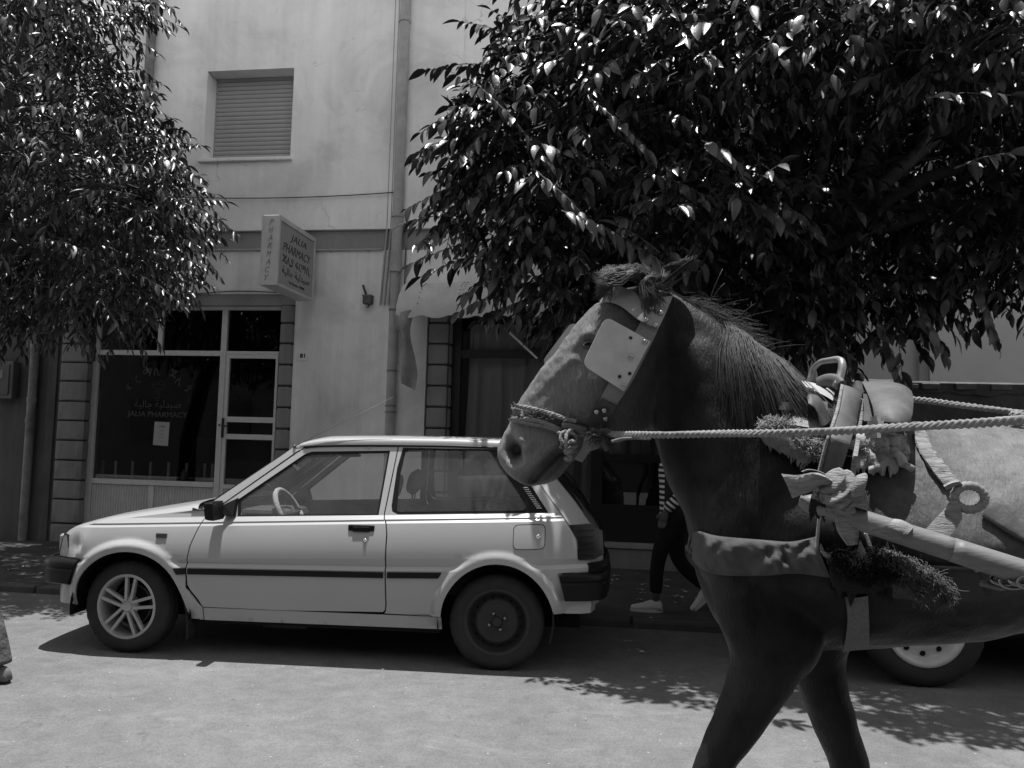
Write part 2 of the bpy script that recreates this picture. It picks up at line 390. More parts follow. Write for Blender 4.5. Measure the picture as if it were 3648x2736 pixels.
def corr(x0, x1, z0, z1, y, under):
    n = int((x1-x0)/.0083); rows = []
    for i in range(n+1):
        x = x0+(x1-x0)*i/n; d = (0, -.015, -.015, 0)[i % 4]
        rows.append([Vector((x, y+d, z0)), Vector((x, y+d, z1))])
    return build('ribbed_panel', MB().grid(rows, False), M_FRAME, bld, under=under)
corr(fx(-6.424), fx(-5.682), .105, fz(.764), YF, sf); corr(fx(-5.613), fx(-4.862), .105, fz(.764), YF, sf); corr(fx(-4.741), fx(-4.166), .13, fz(.754), YF, sf)
def pane(x0, x1, z0, z1): return build('pane', MB().box(fx(x0), fx(x1), YF+.004, YF+.008, fz(z0), fz(z1)), M_PANE, bld, under=sf)
pane(-6.423, -5.676, 2.376, 2.864); pane(-5.614, -4.861, 2.376, 2.864); pane(-4.789, -4.131, 2.376, 2.864)
bigpane = pane(-6.423, -4.861, .826, 2.3145); pane(-4.741, -4.166, 1.601, 2.289); pane(-4.741, -4.166, 1.398, 1.534); pane(-4.741, -4.166, .806, 1.334)
# lettering on the big pane
cw = crop(350, 1250, 4.1467); YG = YF-.001
def gp(u, v): return onY(*cw(u, v), YG)
lt = MB()
for ch, u, v, rot, hh in [('\u134b', 450, 535, 27, .10), ('\u122d', 585, 430, 30, .09), ('\u121b', 730, 325, 10, .10), ('\u1232', 870, 312, 4, .105), ('\u1303', 1112, 338, -20, .11), ('\u120a', 1195, 455, -30, .105), ('\u12eb', 1330, 562, -42, .10)]:
    a = R(rot); rt = Vector((math.cos(a), 0, math.sin(a))); up = Vector((-math.sin(a), 0, math.cos(a)))
    write(lt, ch, gp(u, v), rt, up, height=hh)
write(lt, AR, gp(880, 795), (1, 0, 0), (0, 0, 1), width=.61, height=.115)
write(lt, 'JALIA PHARMACY', gp(875, 948), (1, 0, -.01), (.01, 0, 1), width=.79, height=.085, bold=.02)
bw = [gp(800+95*(1-math.cos(t)), 492+75*math.sin(t)) for t in np.linspace(0, math.pi, 14)]
lt.tube(bw+[bw[0]], .0022, 4); lt.tube([gp(890, 565), gp(862, 600), gp(880, 640), gp(905, 665), gp(880, 695), gp(838, 700)], .0022, 4); lt.tube([gp(905, 565), gp(880, 600), gp(895, 630), gp(925, 662), gp(895, 700)], .0022, 4)
lt.tube([gp(880, 490), gp(900, 450), gp(945, 440), gp(988, 470), gp(990, 520), gp(955, 570), gp(910, 585)], .0022, 4); lt.tube([gp(895, 490), gp(915, 462), gp(945, 455), gp(972, 478), gp(972, 515)], .0022, 4)
build('window_lettering', lt, mat('window_letter_paint', .075, .7, .2), bld, under=sf)
nb = MB(); c4p = [gp(835, 1045), gp(1055, 1055), gp(1030, 1405), gp(808, 1390)]
nb.add([p+Vector((0, -.002, 0)) for p in c4p]+[p for p in c4p], [(3, 2, 1, 0), (4, 5, 6, 7), (0, 1, 5, 4), (1, 2, 6, 5), (2, 3, 7, 6), (3, 0, 4, 7)])
ntc = single('paper_notice', nb, mat('notice_paper', .4, .8, .2, var=.05), 'white printed paper notice stuck on the pharmacy window under the lettering', 'notice')
nl = MB(); bp = Vector(ntc.location)
for v, wd, h in ((1115, .085, .012), (1182, .065, .006), (1232, .065, .006), (1281, .065, .006), (1335, .03, .006)):
    c = gp(945-(v-1115)*.06, v)+Vector((0, -.0035, 0))-bp
    for k in range(int(wd/.012)):
        nl.box(c.x-wd/2+k*.012, c.x-wd/2+k*.012+random.uniform(.006, .0105), c.y, c.y+.0008, c.z-h/2, c.z+h/2*random.uniform(.6, 1))
build('printed_lines', nl, M_INK, None, under=ntc)
# shop interior
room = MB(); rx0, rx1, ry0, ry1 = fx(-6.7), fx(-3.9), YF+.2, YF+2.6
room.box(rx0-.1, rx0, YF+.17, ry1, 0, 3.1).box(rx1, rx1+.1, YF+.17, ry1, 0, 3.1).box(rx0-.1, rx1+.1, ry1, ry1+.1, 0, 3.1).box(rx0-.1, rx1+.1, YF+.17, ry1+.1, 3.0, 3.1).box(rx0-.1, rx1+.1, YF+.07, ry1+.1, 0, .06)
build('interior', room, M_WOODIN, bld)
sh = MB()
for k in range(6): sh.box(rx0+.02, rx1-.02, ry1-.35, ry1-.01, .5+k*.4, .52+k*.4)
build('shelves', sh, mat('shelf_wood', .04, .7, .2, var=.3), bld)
single('counter', MB().bbox(fx(-5.3), fx(-4.2), YF+1.0, YF+1.5, .06, 1.05, .01), mat('counter_wood', .12, .6, .3, var=.3), 'dark shop counter standing behind the pharmacy door glass', 'counter')
dk = MB().bbox(fx(-6.41), fx(-4.87), YF+.03, YF+.42, fz(.79), fz(.83), .004); build('display_shelf', dk, mat('display_shelf', .1, .6, .3), bld, under=sf)
rk = MB(); c3 = crop(250, 1000, 1.8435)
for u in (215, 300, 410, 528, 647, 765, 885, 935):
    p = onY(*c3(u, 1235), YF+.2); rk.bbox(p.x-.017, p.x+.017, YF+.19, YF+.205, fz(.832), fz(1.035), .003)
rk.bbox(onY(*c3(200, 1280), YF+.2).x, onY(*c3(945, 1280), YF+.2).x, YF+.195, YF+.203, fz(.845), fz(.862), .002)
single('display_rack', rk, M_WHITE, 'low white rack of short upright posts behind the pharmacy window', 'display rack')
p = onY(*c3(747, 1265), YF+.13)
bt = MB().lathe([(0, 0), (.03, 0), (.033, .01), (.033, .085), (.018, .105), (.016, .13), (0, .13)], 14, M=Matrix.Translation((p.x, YF+.13, fz(.832))) @ Matrix.Rotation(R(90), 4, 'X'))
single('bottle', bt, mat('bottle_plastic', .45, .4), 'pale plastic bottle standing in front of the white display rack', 'bottle')
p = onY(*c3(838, 1270), YF+.1)
bt = MB().lathe([(0, 0), (.035, 0), (.035, .1), (.025, .11), (.025, .13), (0, .13)], 14, M=Matrix.Translation((p.x, YF+.1, fz(.832))) @ Matrix.Rotation(R(90), 4, 'X'))
single('jar', bt, mat('jar_dark', .02, .3), 'small dark jar in the pharmacy window beside the pale bottle', 'jar')

# ---- second shop: black metal front with curtains
Y2 = YW+.12; K2 = Y2/YW
def b2(name, x0, x1, z0, z1, d=.05, proud=0.0, m=M_BLACKMETAL):
    return build(name, MB().bbox(x0*K2, x1*K2, Y2-.025-proud, Y2+d-.02, (z0-EYE)*K2+EYE, (z1-EYE)*K2+EYE, .003), m, bld)
b2('shop_frame', -2.075, -1.95, .33, 2.84); b2('shop_frame', -1.949, 1.48, 2.325, 2.415, .05, .004); b2('shop_frame', -1.949, 1.48, 2.78, 2.84)
b2('shop_frame', -.465, -.335, .33, 2.324, .05, .002); b2('shop_frame', -.334, 1.48, 1.205, 1.29); b2('kick_panel', -.334, 1.48, .33, .74, .04, -.004); b2('shop_frame', -1.949, -.466, .33, .40)
b2('shop_frame', 1.40, 1.49, .33, 2.324, .05, .006)
for x0, x1, z0, z1 in ((-1.949, -.466, .401, 2.324), (-1.949, 1.479, 2.416, 2.779), (-.334, 1.399, 1.291, 2.324), (-.334, 1.399, .741, 1.204)):
    build('pane', MB().box(x0*K2, x1*K2, Y2+.004, Y2+.008, (z0-EYE)*K2+EYE, (z1-EYE)*K2+EYE), M_PANE, bld)
M_CURT = mat('curtain_cloth', .8, .9, .1, var=.12, scale=4, stretch=(1, 1, .15))
def curtain(x0, x1, z0, z1, y, ph=0):
    n = int((x1-x0)/.018); rows = []
    for i in range(n+1):
        x = x0+(x1-x0)*i/n; a = .045*math.sin(x*21+ph)+.025*math.sin(x*43+1.3+ph)+.012*math.sin(x*87)
        rows.append([Vector((x+.02*math.sin(z*2.0+x*5), y+a*(.45+.55*(z1-z)/(z1-z0)), z)) for z in np.linspace(z0, z1, 8)])
    return build('curtain', MB().grid(rows), M_CURT, bld)
curtain(-1.93, -.42, .36, 2.75, Y2+.16); curtain(-.38, 1.45, 1.22, 2.75, Y2+.18, 2.0)
build('backing_panel', MB().box(-.34*K2, 1.42*K2, Y2+.02, Y2+.03, .72, 1.22), mat('grey_board', .1, .5, .4, var=.25, scale=3), bld)
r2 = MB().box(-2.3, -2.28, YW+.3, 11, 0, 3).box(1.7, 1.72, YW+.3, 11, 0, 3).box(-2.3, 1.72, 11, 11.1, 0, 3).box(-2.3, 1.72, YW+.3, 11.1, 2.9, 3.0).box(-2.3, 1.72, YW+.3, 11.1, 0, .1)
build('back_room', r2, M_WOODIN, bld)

# ---- awning over the second shop, its end torn off and hanging
M_CANV = mat('awning_canvas', .5, .85, .15, var=.18, scale=5, bmp=.25, bscale=40)
aw = thing('awning', (-1.0, YW, 2.75), 'old pale canvas awning with scalloped edge and a torn strip hanging', 'awning')
sec = [(0, 3.165), (.12, 3.16), (.25, 3.10), (.36, 3.0), (.45, 2.86)]
AX0, AX1 = -2.60, 0.55; rows = []
n = 90
for i in range(n+1):
    x = AX0+(AX1-AX0)*i/n; row = []
    for k, (d, z) in enumerate(sec): row.append(Vector((x-.0*k, YW-.004-d, z+.008*math.sin(x*9+k))))
    s = abs(math.sin((x-AX0)*math.pi/.30)); row.append(Vector((x, YW-.47, 2.80-.0*s))); row.append(Vector((x, YW-.475+.01*math.sin(x*14), 2.745-.035*s)))
    rows.append(row)
cv = MB().grid(rows); cv.grid([[q+Vector((0, .004, -.004)) for q in r] for r in rows])
build('canvas', cv, M_CANV, aw, sharp=50)
st = MB()
for x in (AX0+.24, AX0+.68, AX0+.72, AX0+1.1):
    for k in range(9):
        d, z = np.interp(k/8, np.linspace(0, 1, 5), [q[0] for q in sec]), np.interp(k/8, np.linspace(0, 1, 5), [q[1] for q in sec])
        st.ball((x, YW-.006-d, z+.006+.008*math.sin(x*9+k/2)), .007, 6)
build('stitching', st, mat('stitch', .2, .9, .1), aw)
endp = [(0, 3.16)]+sec[1:]; eb = MB()
eb.add([Vector((AX0, YW-d, z)) for d, z in sec]+[Vector((AX0+.002, YW-.02, 3.05)), Vector((AX0, YW-.25, 2.95)), Vector((AX0, YW-.44, 2.78))], [(0, 1, 5), (1, 2, 6, 5), (2, 3, 6), (3, 4, 7, 6)])
build('end_flap', eb, M_CANV, aw)
# torn strip: a twisting ribbon
Lf = [(745, 770), (738, 850), (775, 890), (780, 960), (785, 1060), (790, 1150), (800, 1228)]; Rt = [(880, 745), (850, 860), (850, 940), (872, 1040), (885, 1110), (893, 1180), (880, 1275)]
c4 = crop(1000, 700, 1.843); rows = []
from itertools import chain
def cat_(pts, n):
    pts = [Vector(p) for p in pts]; out = []; m_ = len(pts)
    for i in range(n):
        t = i*(m_-1)/(n-1); k = min(int(t), m_-2); f = t-k
        p0, p1, p2, p3 = pts[max(k-1, 0)], pts[k], pts[k+1], pts[min(k+2, m_-1)]
        out.append(.5*((2*p1)+(p2-p0)*f+(2*p0-5*p1+4*p2-p3)*f*f+(3*p1-p0-3*p2+p3)*f**3))
    return out
lw = cat_([onY(*c4(*p), YW-.47+.02*i) for i, p in enumerate(Lf)], 26); rw = cat_([onY(*c4(*p), YW-.44+.02*i) for i, p in enumerate(Rt)], 26)
for i in range(26):
    t = i/25; row = []
    for j in range(9):
        s = j/8; q = lw[i].lerp(rw[i], s); q.y += .05*math.sin(s*5.2+t*4+.5)*(.4+.6*t)-.03*math.sin(s*3.1); row.append(q)
    rows.append(row)
ts = MB().grid(rows); ts.grid([[q+Vector((.002, .004, 0)) for q in r] for r in rows]); build('torn_strip', ts, mat('awning_strip', .28, .85, .15, var=.4, scale=5), aw)
ab = MB().cyl((AX0+.02, YW-.44, 2.80), (AX1, YW-.44, 2.80), .014)
for x in (AX0+.1, AX1-.1, -1.1): ab.cyl((x, YW, 3.12), (x, YW-.43, 2.81), .012)
build('awning_frame', ab, M_DARKSTEEL, aw)
p0, p1 = onY(*crop(1750, 900, 3.16)(270, 960), YW-.1), onY(*crop(1750, 900, 3.16)(420, 1100), YW-.1)
build('diagonal_bar', MB().bbox(-.012, .012, -.012, .012, 0, (p1-p0).length+.3, .003, Matrix.Translation(p0-(p1-p0)*.8) @ (p1-p0).to_track_quat('Z', 'Y').to_matrix().to_4x4()), M_WHITE, aw)  # pale bar slanting below the awning

# ---- pipes, conduits and small fittings
def pipe(pts, r, m, name, label, cat_='pipe', collars=(), n=14, cr=1.16):
    t = thing(name, pts[-1] if pts[-1][2] < pts[0][2] else pts[0], label, cat_)
    build('pipe', MB().tube(pts, r, n), m, t, sharp=60)
    for z in collars:
        x = np.interp(z, [pts[-1][2], pts[0][2]], [pts[-1][0], pts[0][0]]); build('collar', MB().cyl((x, pts[0][1], z-.03), (x, pts[0][1], z+.03), r*cr), m, t, sharp=60)
    return t
dp = pipe([(-2.735, YW-.075, 8.2), (-2.735, YW-.075, 4.06), (-2.74, YW-.075, 3.31)], .062, M_PIPE, 'drain_pipe', 'thick pale vertical drain pipe running down beside the torn awning', collars=(6.3, 3.97, 3.33))
build('lower_pipe', MB().tube([(-2.74, YW-.07, 3.31), (-2.74, YW-.07, PAVZ)], .054, 14), M_PIPE, dp, sharp=60)
for z in (2.86, 2.16, 1.76, 1.69, 1.4): build('pipe_clamp', MB().cyl((-2.74, YW-.07, z-.012), (-2.74, YW-.07, z+.012), .06), M_PIPED, dp, sharp=60)
for i, x in enumerate((-2.925, -2.878, -2.831)):
    pipe([(x+.055, YW-.02-.0*i, 8.2), (x+.05, YW-.02, 3.8), (x+.004, YW-.02, 2.96), (x, YW-.018, 2.93)], .0125, M_PIPE, 'conduit', 'thin electrical conduit, %s of three running beside the drain pipe' % ('farthest from it', 'the middle one', 'closest to it')[i], n=8)
pipe([(-5.95, YW-.09, 8.2), (-5.95, YW-.09, 3.6)], .055, M_PIPED, 'drain_pipe', 'grey drain pipe on the upper wall between the left tree and shuttered window', collars=(6.9, 5.2))
cn = MB().tube([(x, YW-.016+.002*math.sin(x*3), 3.582+.006*math.sin(x*2.3)) for x in np.linspace(-6.9, -2.92, 40)], .012, 8)
for k in range(9):
    x = -6.7+k*.45; cn.cyl((x-.012, YW-.016, 3.582+.006*math.sin(x*2.3)), (x+.012, YW-.016, 3.582+.006*math.sin(x*2.3)), .019, 8)
single('conduit', cn, M_PIPE, 'thin horizontal conduit with clips under the dark band of the facade', 'conduit')
single('cable', MB().tube([(x, YW-.02, 3.078+.012*math.sin(x*5)-.01*math.sin(x*2)) for x in np.linspace(-6.5, -3.95, 40)], .007, 6), M_DARKSTEEL, 'thin sagging dark cable fixed along the pharmacy lintel', 'cable')
single('cable', MB().tube([(x, YW-.06-.0*x, 4.20+.02*(x+4.2)**2) for x in np.linspace(-6.9, -2.8, 30)], .006, 6), M_INK, 'thin black cable strung across the upper wall below the shuttered window', 'cable')
single('cable', MB().tube([(-2.64, YW-.02, 3.6), (-2.645, YW-.02, 3.4), (-2.64, YW-.02, 3.15)], .008, 6), M_DARKSTEEL, 'short dark cable running down the far edge of the drain pipe', 'cable')
bk = thing('wall_bracket', (-3.06, YW, 2.9), 'small rusty bracket with a glass cup and rod on the facade', 'bracket')
build('cup', MB().bbox(-3.115, -3.01, YW-.1, YW-.002, 2.93, 3.03, .012), mat('rusty_metal', .1, .7, .3, var=.5, scale=25), bk); build('cup_rim', MB().bbox(-3.12, -3.005, YW-.105, YW-.004, 3.02, 3.035, .004), M_PIPED, bk)
build('rod', MB().cyl((-3.07, YW-.05, 3.0), (-3.12, YW-.08, 3.15), .014), mat('rusty_rod', .08, .7, .3, var=.4), bk); build('hook', MB().tube([(-3.06, YW-.03, 2.93), (-3.05, YW-.05, 2.905), (-3.07, YW-.06, 2.895)], .008, 6), bpy.data.materials['rusty_rod'], bk)
pl = single('number_plate', MB().bbox(-3.905, -3.785, YW-.006, YW-.001, 2.275, 2.385, .002), mat('enamel_plate', .75, .3, .5, var=.08), 'small pale house number plate reading 81', 'number plate')
nm = MB(); write(nm, '81', Vector((-3.845, YW-.008, 2.33))-Vector(pl.location), (1, 0, 0), (0, 0, 1), width=.062, height=.052, bold=.03); build('digits', nm, M_INK, None, under=pl)
# projecting pharmacy sign
SX0, SX1, SY0, SY1, SZ0, SZ1 = -3.885, -3.69, 8.0, 9.0, 2.95, 3.69
sg = thing('pharmacy_sign', (-3.79, YW, SZ0), 'projecting box sign with PHARMACY lettering in three scripts', 'sign')
M_SIGN = mat('sign_casing', .52, .45, .4, var=.14, scale=6, bmp=.08, bscale=30); M_SIGNF = mat('sign_face', .33, .5, .4, var=.08, scale=3)
cs_ = MB().bbox(SX0+.012, SX1-.012, SY0, SY1, SZ0, SZ1, .006)
build('casing', cs_, M_SIGN, sg)
for sx, d in ((SX1, 1), (SX0, -1)):
    fr = MB()
    for a in ((SY0+.0005, SY1-.0005, SZ1-.05, SZ1-.0005), (SY0+.0005, SY1-.0005, SZ0+.0005, SZ0+.03), (SY0+.0005, SY0+.035, SZ0+.0305, SZ1-.0505), (SY1-.045, SY1-.0005, SZ0+.0305, SZ1-.0505)):
        fr.box(min(sx, sx-d*.014), max(sx, sx-d*.014), a[0], a[1], a[2], a[3])
    build('face_frame', fr, M_SIGN, sg); build('face_panel', MB().box(min(sx-d*.0122, sx-d*.010), max(sx-d*.0122, sx-d*.010), SY0+.0355, SY1-.0455, SZ0+.031, SZ1-.051), M_SIGNF, sg)
M_SIGNI = mat('sign_letter', .06, .6, .3); sw = MB(); X_ = SX1-.0085
for s, v, wd, h, cyo in (('JALIA', .55, .44, .10, .02), ('PHARMACY', .425, .74, .095, 0), ('\u1303\u120a\u12eb \u134b\u122d\u121b\u1232', .29, .74, .105, 0), (AR, .165, .74, .10, 0), ('Tel. Massawa - 070000', .07, .42, .03, .02)):
    write(sw, s, (X_, (SY0+SY1)/2+cyo, SZ0+.02+v), (0, 1, 0), (0, 0, 1), width=wd, height=h, shear=.3 if ord(s[0]) < 128 and h > .05 else 0)
build('lettering', sw, M_SIGNI, sg)
sv = MB()
for k, ch in enumerate('PHARMACY'): write(sv, ch, ((SX0+SX1)/2+.01-.004*k, SY0-.0015, SZ1-.075-k*.084), (1, 0, 0), (0, 0, 1), height=.062, width=.05, shear=.3)
build('lettering', sv, mat('sign_letter_faded', .2, .6, .3), sg)
build('wall_arm', MB().bbox(-3.83, -3.75, SY1-.01, YW+.01, 3.1, 3.18, .005).bbox(-3.83, -3.75, SY1-.01, YW+.01, 3.5, 3.58, .005), M_DARKSTEEL, sg)
# neighbour on the left with its pipe and meter box
nbm = thing('neighbour_building', (-10, YW, 0), 'dark tree-shaded plaster house wall with a meter box, left of the pharmacy', 'building')
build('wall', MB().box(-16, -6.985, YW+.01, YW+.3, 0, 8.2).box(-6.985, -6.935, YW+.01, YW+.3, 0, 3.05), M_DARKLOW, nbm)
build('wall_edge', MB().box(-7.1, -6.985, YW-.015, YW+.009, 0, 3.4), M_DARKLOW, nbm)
lp = pipe([(-7.27, YW-.05, 5.0), (-7.27, YW-.05, PAVZ)], .05, M_PIPED, 'drain_pipe', 'peeling drain pipe beside the meter box, reaching the pavement', collars=(2.4, 1.75, 1.5))
mx = thing('meter_box', (-7.65, YW, 1.7), 'framed dark electricity meter box on the left wall', 'meter box')
build('box', MB().bbox(-7.95, -7.50, YW-.11, YW+.009, 1.755, 2.215, .012), mat('meter_grey', .12, .6, .3, var=.3), mx); build('door_frame', MB().bbox(-7.9, -7.54, YW-.125, YW-.1105, 1.80, 2.17, .006), mat('meter_door', .09, .5, .3), mx); build('label_plate', MB().bbox(-7.8, -7.62, YW-.13, YW-.1255, 2.0, 2.1, .001), mat('meter_label', .2, .5, .3), mx)
# boundary wall and pale house on the right
bw_ = thing('boundary_wall', (5, YW, 0), 'dark boundary wall with a crumbling top behind the horse saddle', 'wall')
rows = []
for i in range(181):
    x = XR+.01+i*.05; zt = 2.135-.004*(x-3)
    rg = .02*math.sin(x*3.1)+.015*(noise_ := math.sin(x*17)*math.sin(x*7.3)); rows.append([Vector((x, YW+.02, 0)), Vector((x, YW+.02, 2.0)), Vector((x, YW+.0, 2.03+rg*1.5)), Vector((x, YW-.01, zt-.02)), Vector((x, YW+.02, zt+max(0, rg)*.5)), Vector((x, YW+.28, zt)), Vector((x, YW+.3, 0))])
build('wall', MB().grid(rows, False), mat('boundary_plaster', .1, .9, .15, var=.5, scale=3, bmp=.5, bscale=9, bdist=.03), bw_)
cp = MB()
for i in range(24):
    x = XR+.1+i*.33+random.uniform(-.05, .05); cp.bbox(x, x+random.uniform(.12, .3), YW-.03+random.uniform(0, .02), YW+.27, 2.05, 2.10+random.uniform(0, .02), .008)
build('coping_fragments', cp, mat('coping_mortar', .16, .9, .1, var=.5, scale=8), bw_)
rh = thing('pale_house', (6, 12, 0), 'pale plain house wall rising behind the dark boundary wall', 'building')
build('wall', MB().box(3.98, 14, 11.9, 12.2, 0, 7.5), mat('pale_house_plaster', .42, .9, .1, var=.08, scale=2), rh); build('side_wing', MB().box(1.0, 3.85, 12.0, 12.3, 0, 7.4), mat('house_wing_plaster', .34, .9, .1, var=.1, scale=2), rh); build('corner_strip', MB().box(3.85, 3.98, 11.93, 12.25, 0, 7.45), mat('corner_plaster', .24, .9, .1), rh)
M_STREET = mat('street_house_plaster', .08, .9, .1, var=.2, scale=2)
# facades across the street, behind the camera, seen only in reflections
for k, (x0, x1, h) in enumerate(((-60, -5, 7.0), (-4.95, 5, 8.5), (5.05, 60, 6.5))):
    ob = thing('street_house', ((x0+x1)/2, -6.5, 0), ('plain plastered house across the street, lowest of three', 'plain plastered house across the street, tallest of three', 'plain plastered house across the street at the pickup end')[(0, 1, 2)[k]], 'building', None)
    build('wall', MB().box(x0, x1, -7, -6.5, 0, h), M_STREET, ob)
    for j in range(3 if k == 1 else 18):
        for zz in (1.2, 4.2): build('window', MB().bbox(x0+1.6+j*3, x0+2.8+j*3, -6.51, -6.46, zz, zz+1.3, .01), M_BLACKMETAL, ob)

# ================================================================ trees
def leaf_material(name, base):
    mt, nt, b, out = nodes(name)
    gi = nt.nodes.new('ShaderNodeNewGeometry'); oi = nt.nodes.new('ShaderNodeObjectInfo')
    ad = nt.nodes.new('ShaderNodeMath'); ad.operation = 'ADD'; nt.links.new(gi.outputs['Random Per Island'], ad.inputs[0]); nt.links.new(oi.outputs['Random'], ad.inputs[1])
    fr = nt.nodes.new('ShaderNodeMath'); fr.operation = 'FRACT'; nt.links.new(ad.outputs[0], fr.inputs[0])
    c = ramp(nt, fr.outputs[0], [(0, base*.5), (.5, base*.8), (.8, base*1.4), (1, base*3.0)])
    nt.links.new(c, b.inputs['Base Color']); b.inputs['Roughness'].default_value = .34; b.inputs['Specular IOR Level'].default_value = .5
    v = noise(nt, 45, 3, .5, coords(nt)); bump(nt, b, v, .25, .006)
    return mt
M_LEAF = leaf_material('leaf', .027)
M_BARK = mat('bark', .08, .9, .2, var=.4, scale=12, bmp=.6, bscale=25, bdist=.02)
# a pointed leaf, folded along its midrib and curling down; length 1 along y
LV = []; LF = []
_prof = [(0.0, .05), (.15, .17), (.38, .25), (.62, .22), (.83, .12), (1.0, .0)]
def leaf_shape(curl, fold, wid):
    vs = []
    for t, wd in _prof:
        z = -curl*t*t
        vs += [(-wd*wid, t, z+wd*fold), (0, t, z), (wd*wid, t, z+wd*fold)]
    fs = []
    for k in range(len(_prof)-1):
        a = 3*k; fs += [(a, a+1, a+4, a+3), (a+1, a+2, a+5, a+4)]
    return np.array(vs), fs
LEAFS = [leaf_shape(.18, .35, .8), leaf_shape(.3, .2, .95), leaf_shape(.08, .5, .75), leaf_shape(.4, .3, .85)]
LEAFM = []
for vs, fs in LEAFS:
    me = bpy.data.meshes.new('leaf'); me.from_pydata([tuple(p) for p in vs], [], fs); me.polygons.foreach_set('use_smooth', [True]*len(fs)); me.materials.append(M_LEAF); LEAFM.append(me)

def make_tree(name, label, blobs, trunk, trunk_r, seed, twigs_per_m2, leafL, group, sprays=(), wid=1.0):
    rs = np.random.RandomState(seed)
    t = thing(name, trunk[0], label, 'tree', group)
    tb = MB(); pth = cat_(trunk, 10); tb.tube([p+Vector((rs.normal(0, .015), rs.normal(0, .015), 0)) for p in pth], np.linspace(trunk_r, trunk_r*.6, 10), 12)
    tr = build('trunk', tb, M_BARK, t)
    br = MB(); tw = []          # twigs: (start, end)
    top = Vector(trunk[-1])
    for (c, r) in blobs:
        c = Vector(c); mid = top.lerp(c, .5)+Vector((0, 0, .2))
        br.tube(cat_([top-Vector((0, 0, .3)), mid, c], 6), np.linspace(trunk_r*.45, .012, 6), 6)
        rr = np.array(r); area = 4*math.pi*((rr[0]*rr[1])**1.6+(rr[0]*rr[2])**1.6+(rr[1]*rr[2])**1.6)**(1/1.6)/3**(1/1.6)
        for k in range(int(area*twigs_per_m2)):
            n = rs.normal(size=3); n /= np.linalg.norm(n)
            q = rs.uniform(.72, 1.02) if rs.rand() < .8 else rs.uniform(.4, .75)
            e = Vector(n*rr*q)+c
            inside = False
            for (c2, r2) in blobs:
                if c2 is c: continue
                dv = (np.array(e)-np.array(c2))/np.array(r2)
                if dv @ dv < .5 and rs.rand() < .8: inside = True; break
            if inside: continue
            if e.z < 1.75 or e.y > YW-.15: continue
            d = Vector(n*np.array((1, 1, .6)))+Vector(rs.normal(0, .45, 3)); d.z -= .12; d.normalize()
            L = rs.uniform(.3, .6); tw.append((e-d*L*.6, d, L))
        for k in range(int(area*1.2)):
            n = rs.normal(size=3); n /= np.linalg.norm(n); e = Vector(n*rr*.9)+c
            br.tube(cat_([c+Vector(rs.normal(0, .15, 3)), c.lerp(e, .55)+Vector(rs.normal(0, .1, 3)), e], 5), np.linspace(.014, .004, 5), 4)
    for (a, b) in sprays:
        a = Vector(a); b = Vector(b); tw.append((a, (b-a).normalized(), (b-a).length))
    V = []; Fc = []; cand = []
    for (s, d, L) in tw:
        pts = []; n = max(6, int(L/.034))
        for i in range(n+1):
            u = i/n; pts.append(s+d*(L*u)+Vector((0, 0, -.22*L*u*u)))
        br.tube([pts[0], pts[n//2], pts[-1]], [.0045, .0035, .002], 4)
        side = d.cross(Vector((0, 0, 1)))
        if side.length < .1: side = Vector((1, 0, 0))
        side.normalize()
        for i in range(1, n+1):
            sg = 1 if i % 2 else -1
            td = (pts[min(i+1, n)]-pts[i-1]).normalized()
            yd = (td*rs.uniform(.35, .8)+side*sg*rs.uniform(.5, 1.0)+Vector((0, 0, -rs.uniform(.25, 1.0)))).normalized() if i < n else td
            zd = Vector((0, 0, 1))+side*sg*rs.uniform(-.2, .5)+Vector(rs.normal(0, .3, 3)); xd = yd.cross(zd)
            if xd.length < .05: continue
            xd.normalize(); zd = xd.cross(yd)
            ll = leafL*rs.uniform(.45, 1.25); M3 = np.array((xd*wid, yd, zd))*ll
            cand.append((pts[i], M3, rs.randint(4)))
    # the leaves that show largest become parts of their own
    sco = []
    for i, (p, M3, k) in enumerate(cand):
        sx, sy, z = toscreen(p+Vector(M3[1])*.5)
        sco.append((np.linalg.norm(M3[1])/z if (z > .5 and -20 < sx < 3668 and -20 < sy < 2756) else 0))
    o_ = np.argsort(sco)[::-1]; special = set(o_[:290].tolist())
    Mi = ROOTM[t.name].inverted()
    cr = None; base = 0; VV = []; FF = []
    for i, (p, M3, k) in enumerate(cand):
        if i in special: continue
        v = LEAFS[k][0] @ M3+np.array(p); VV.append(v); FF += [tuple(j+base for j in f) for f in LEAFS[k][1]]; base += len(v)
    VV = np.concatenate(VV)-np.array(trunk[0])
    me = bpy.data.meshes.new('crown'); me.from_pydata(VV.tolist(), [], FF); me.polygons.foreach_set('use_smooth', [True]*len(FF)); me.materials.append(M_LEAF)
    cr = link('crown', me, t); cr['kind'] = 'stuff'
    for i in special:
        p, M3, k = cand[i]; o = link('leaf', LEAFM[k], cr)
        o.matrix_local = Matrix(((M3[0][0], M3[1][0], M3[2][0], p.x-trunk[0][0]), (M3[0][1], M3[1][1], M3[2][1], p.y-trunk[0][1]), (M3[0][2], M3[1][2], M3[2][2], p.z-trunk[0][2]), (0, 0, 0, 1)))
    build('branches', br, M_BARK, t)
    return t, len(cand)
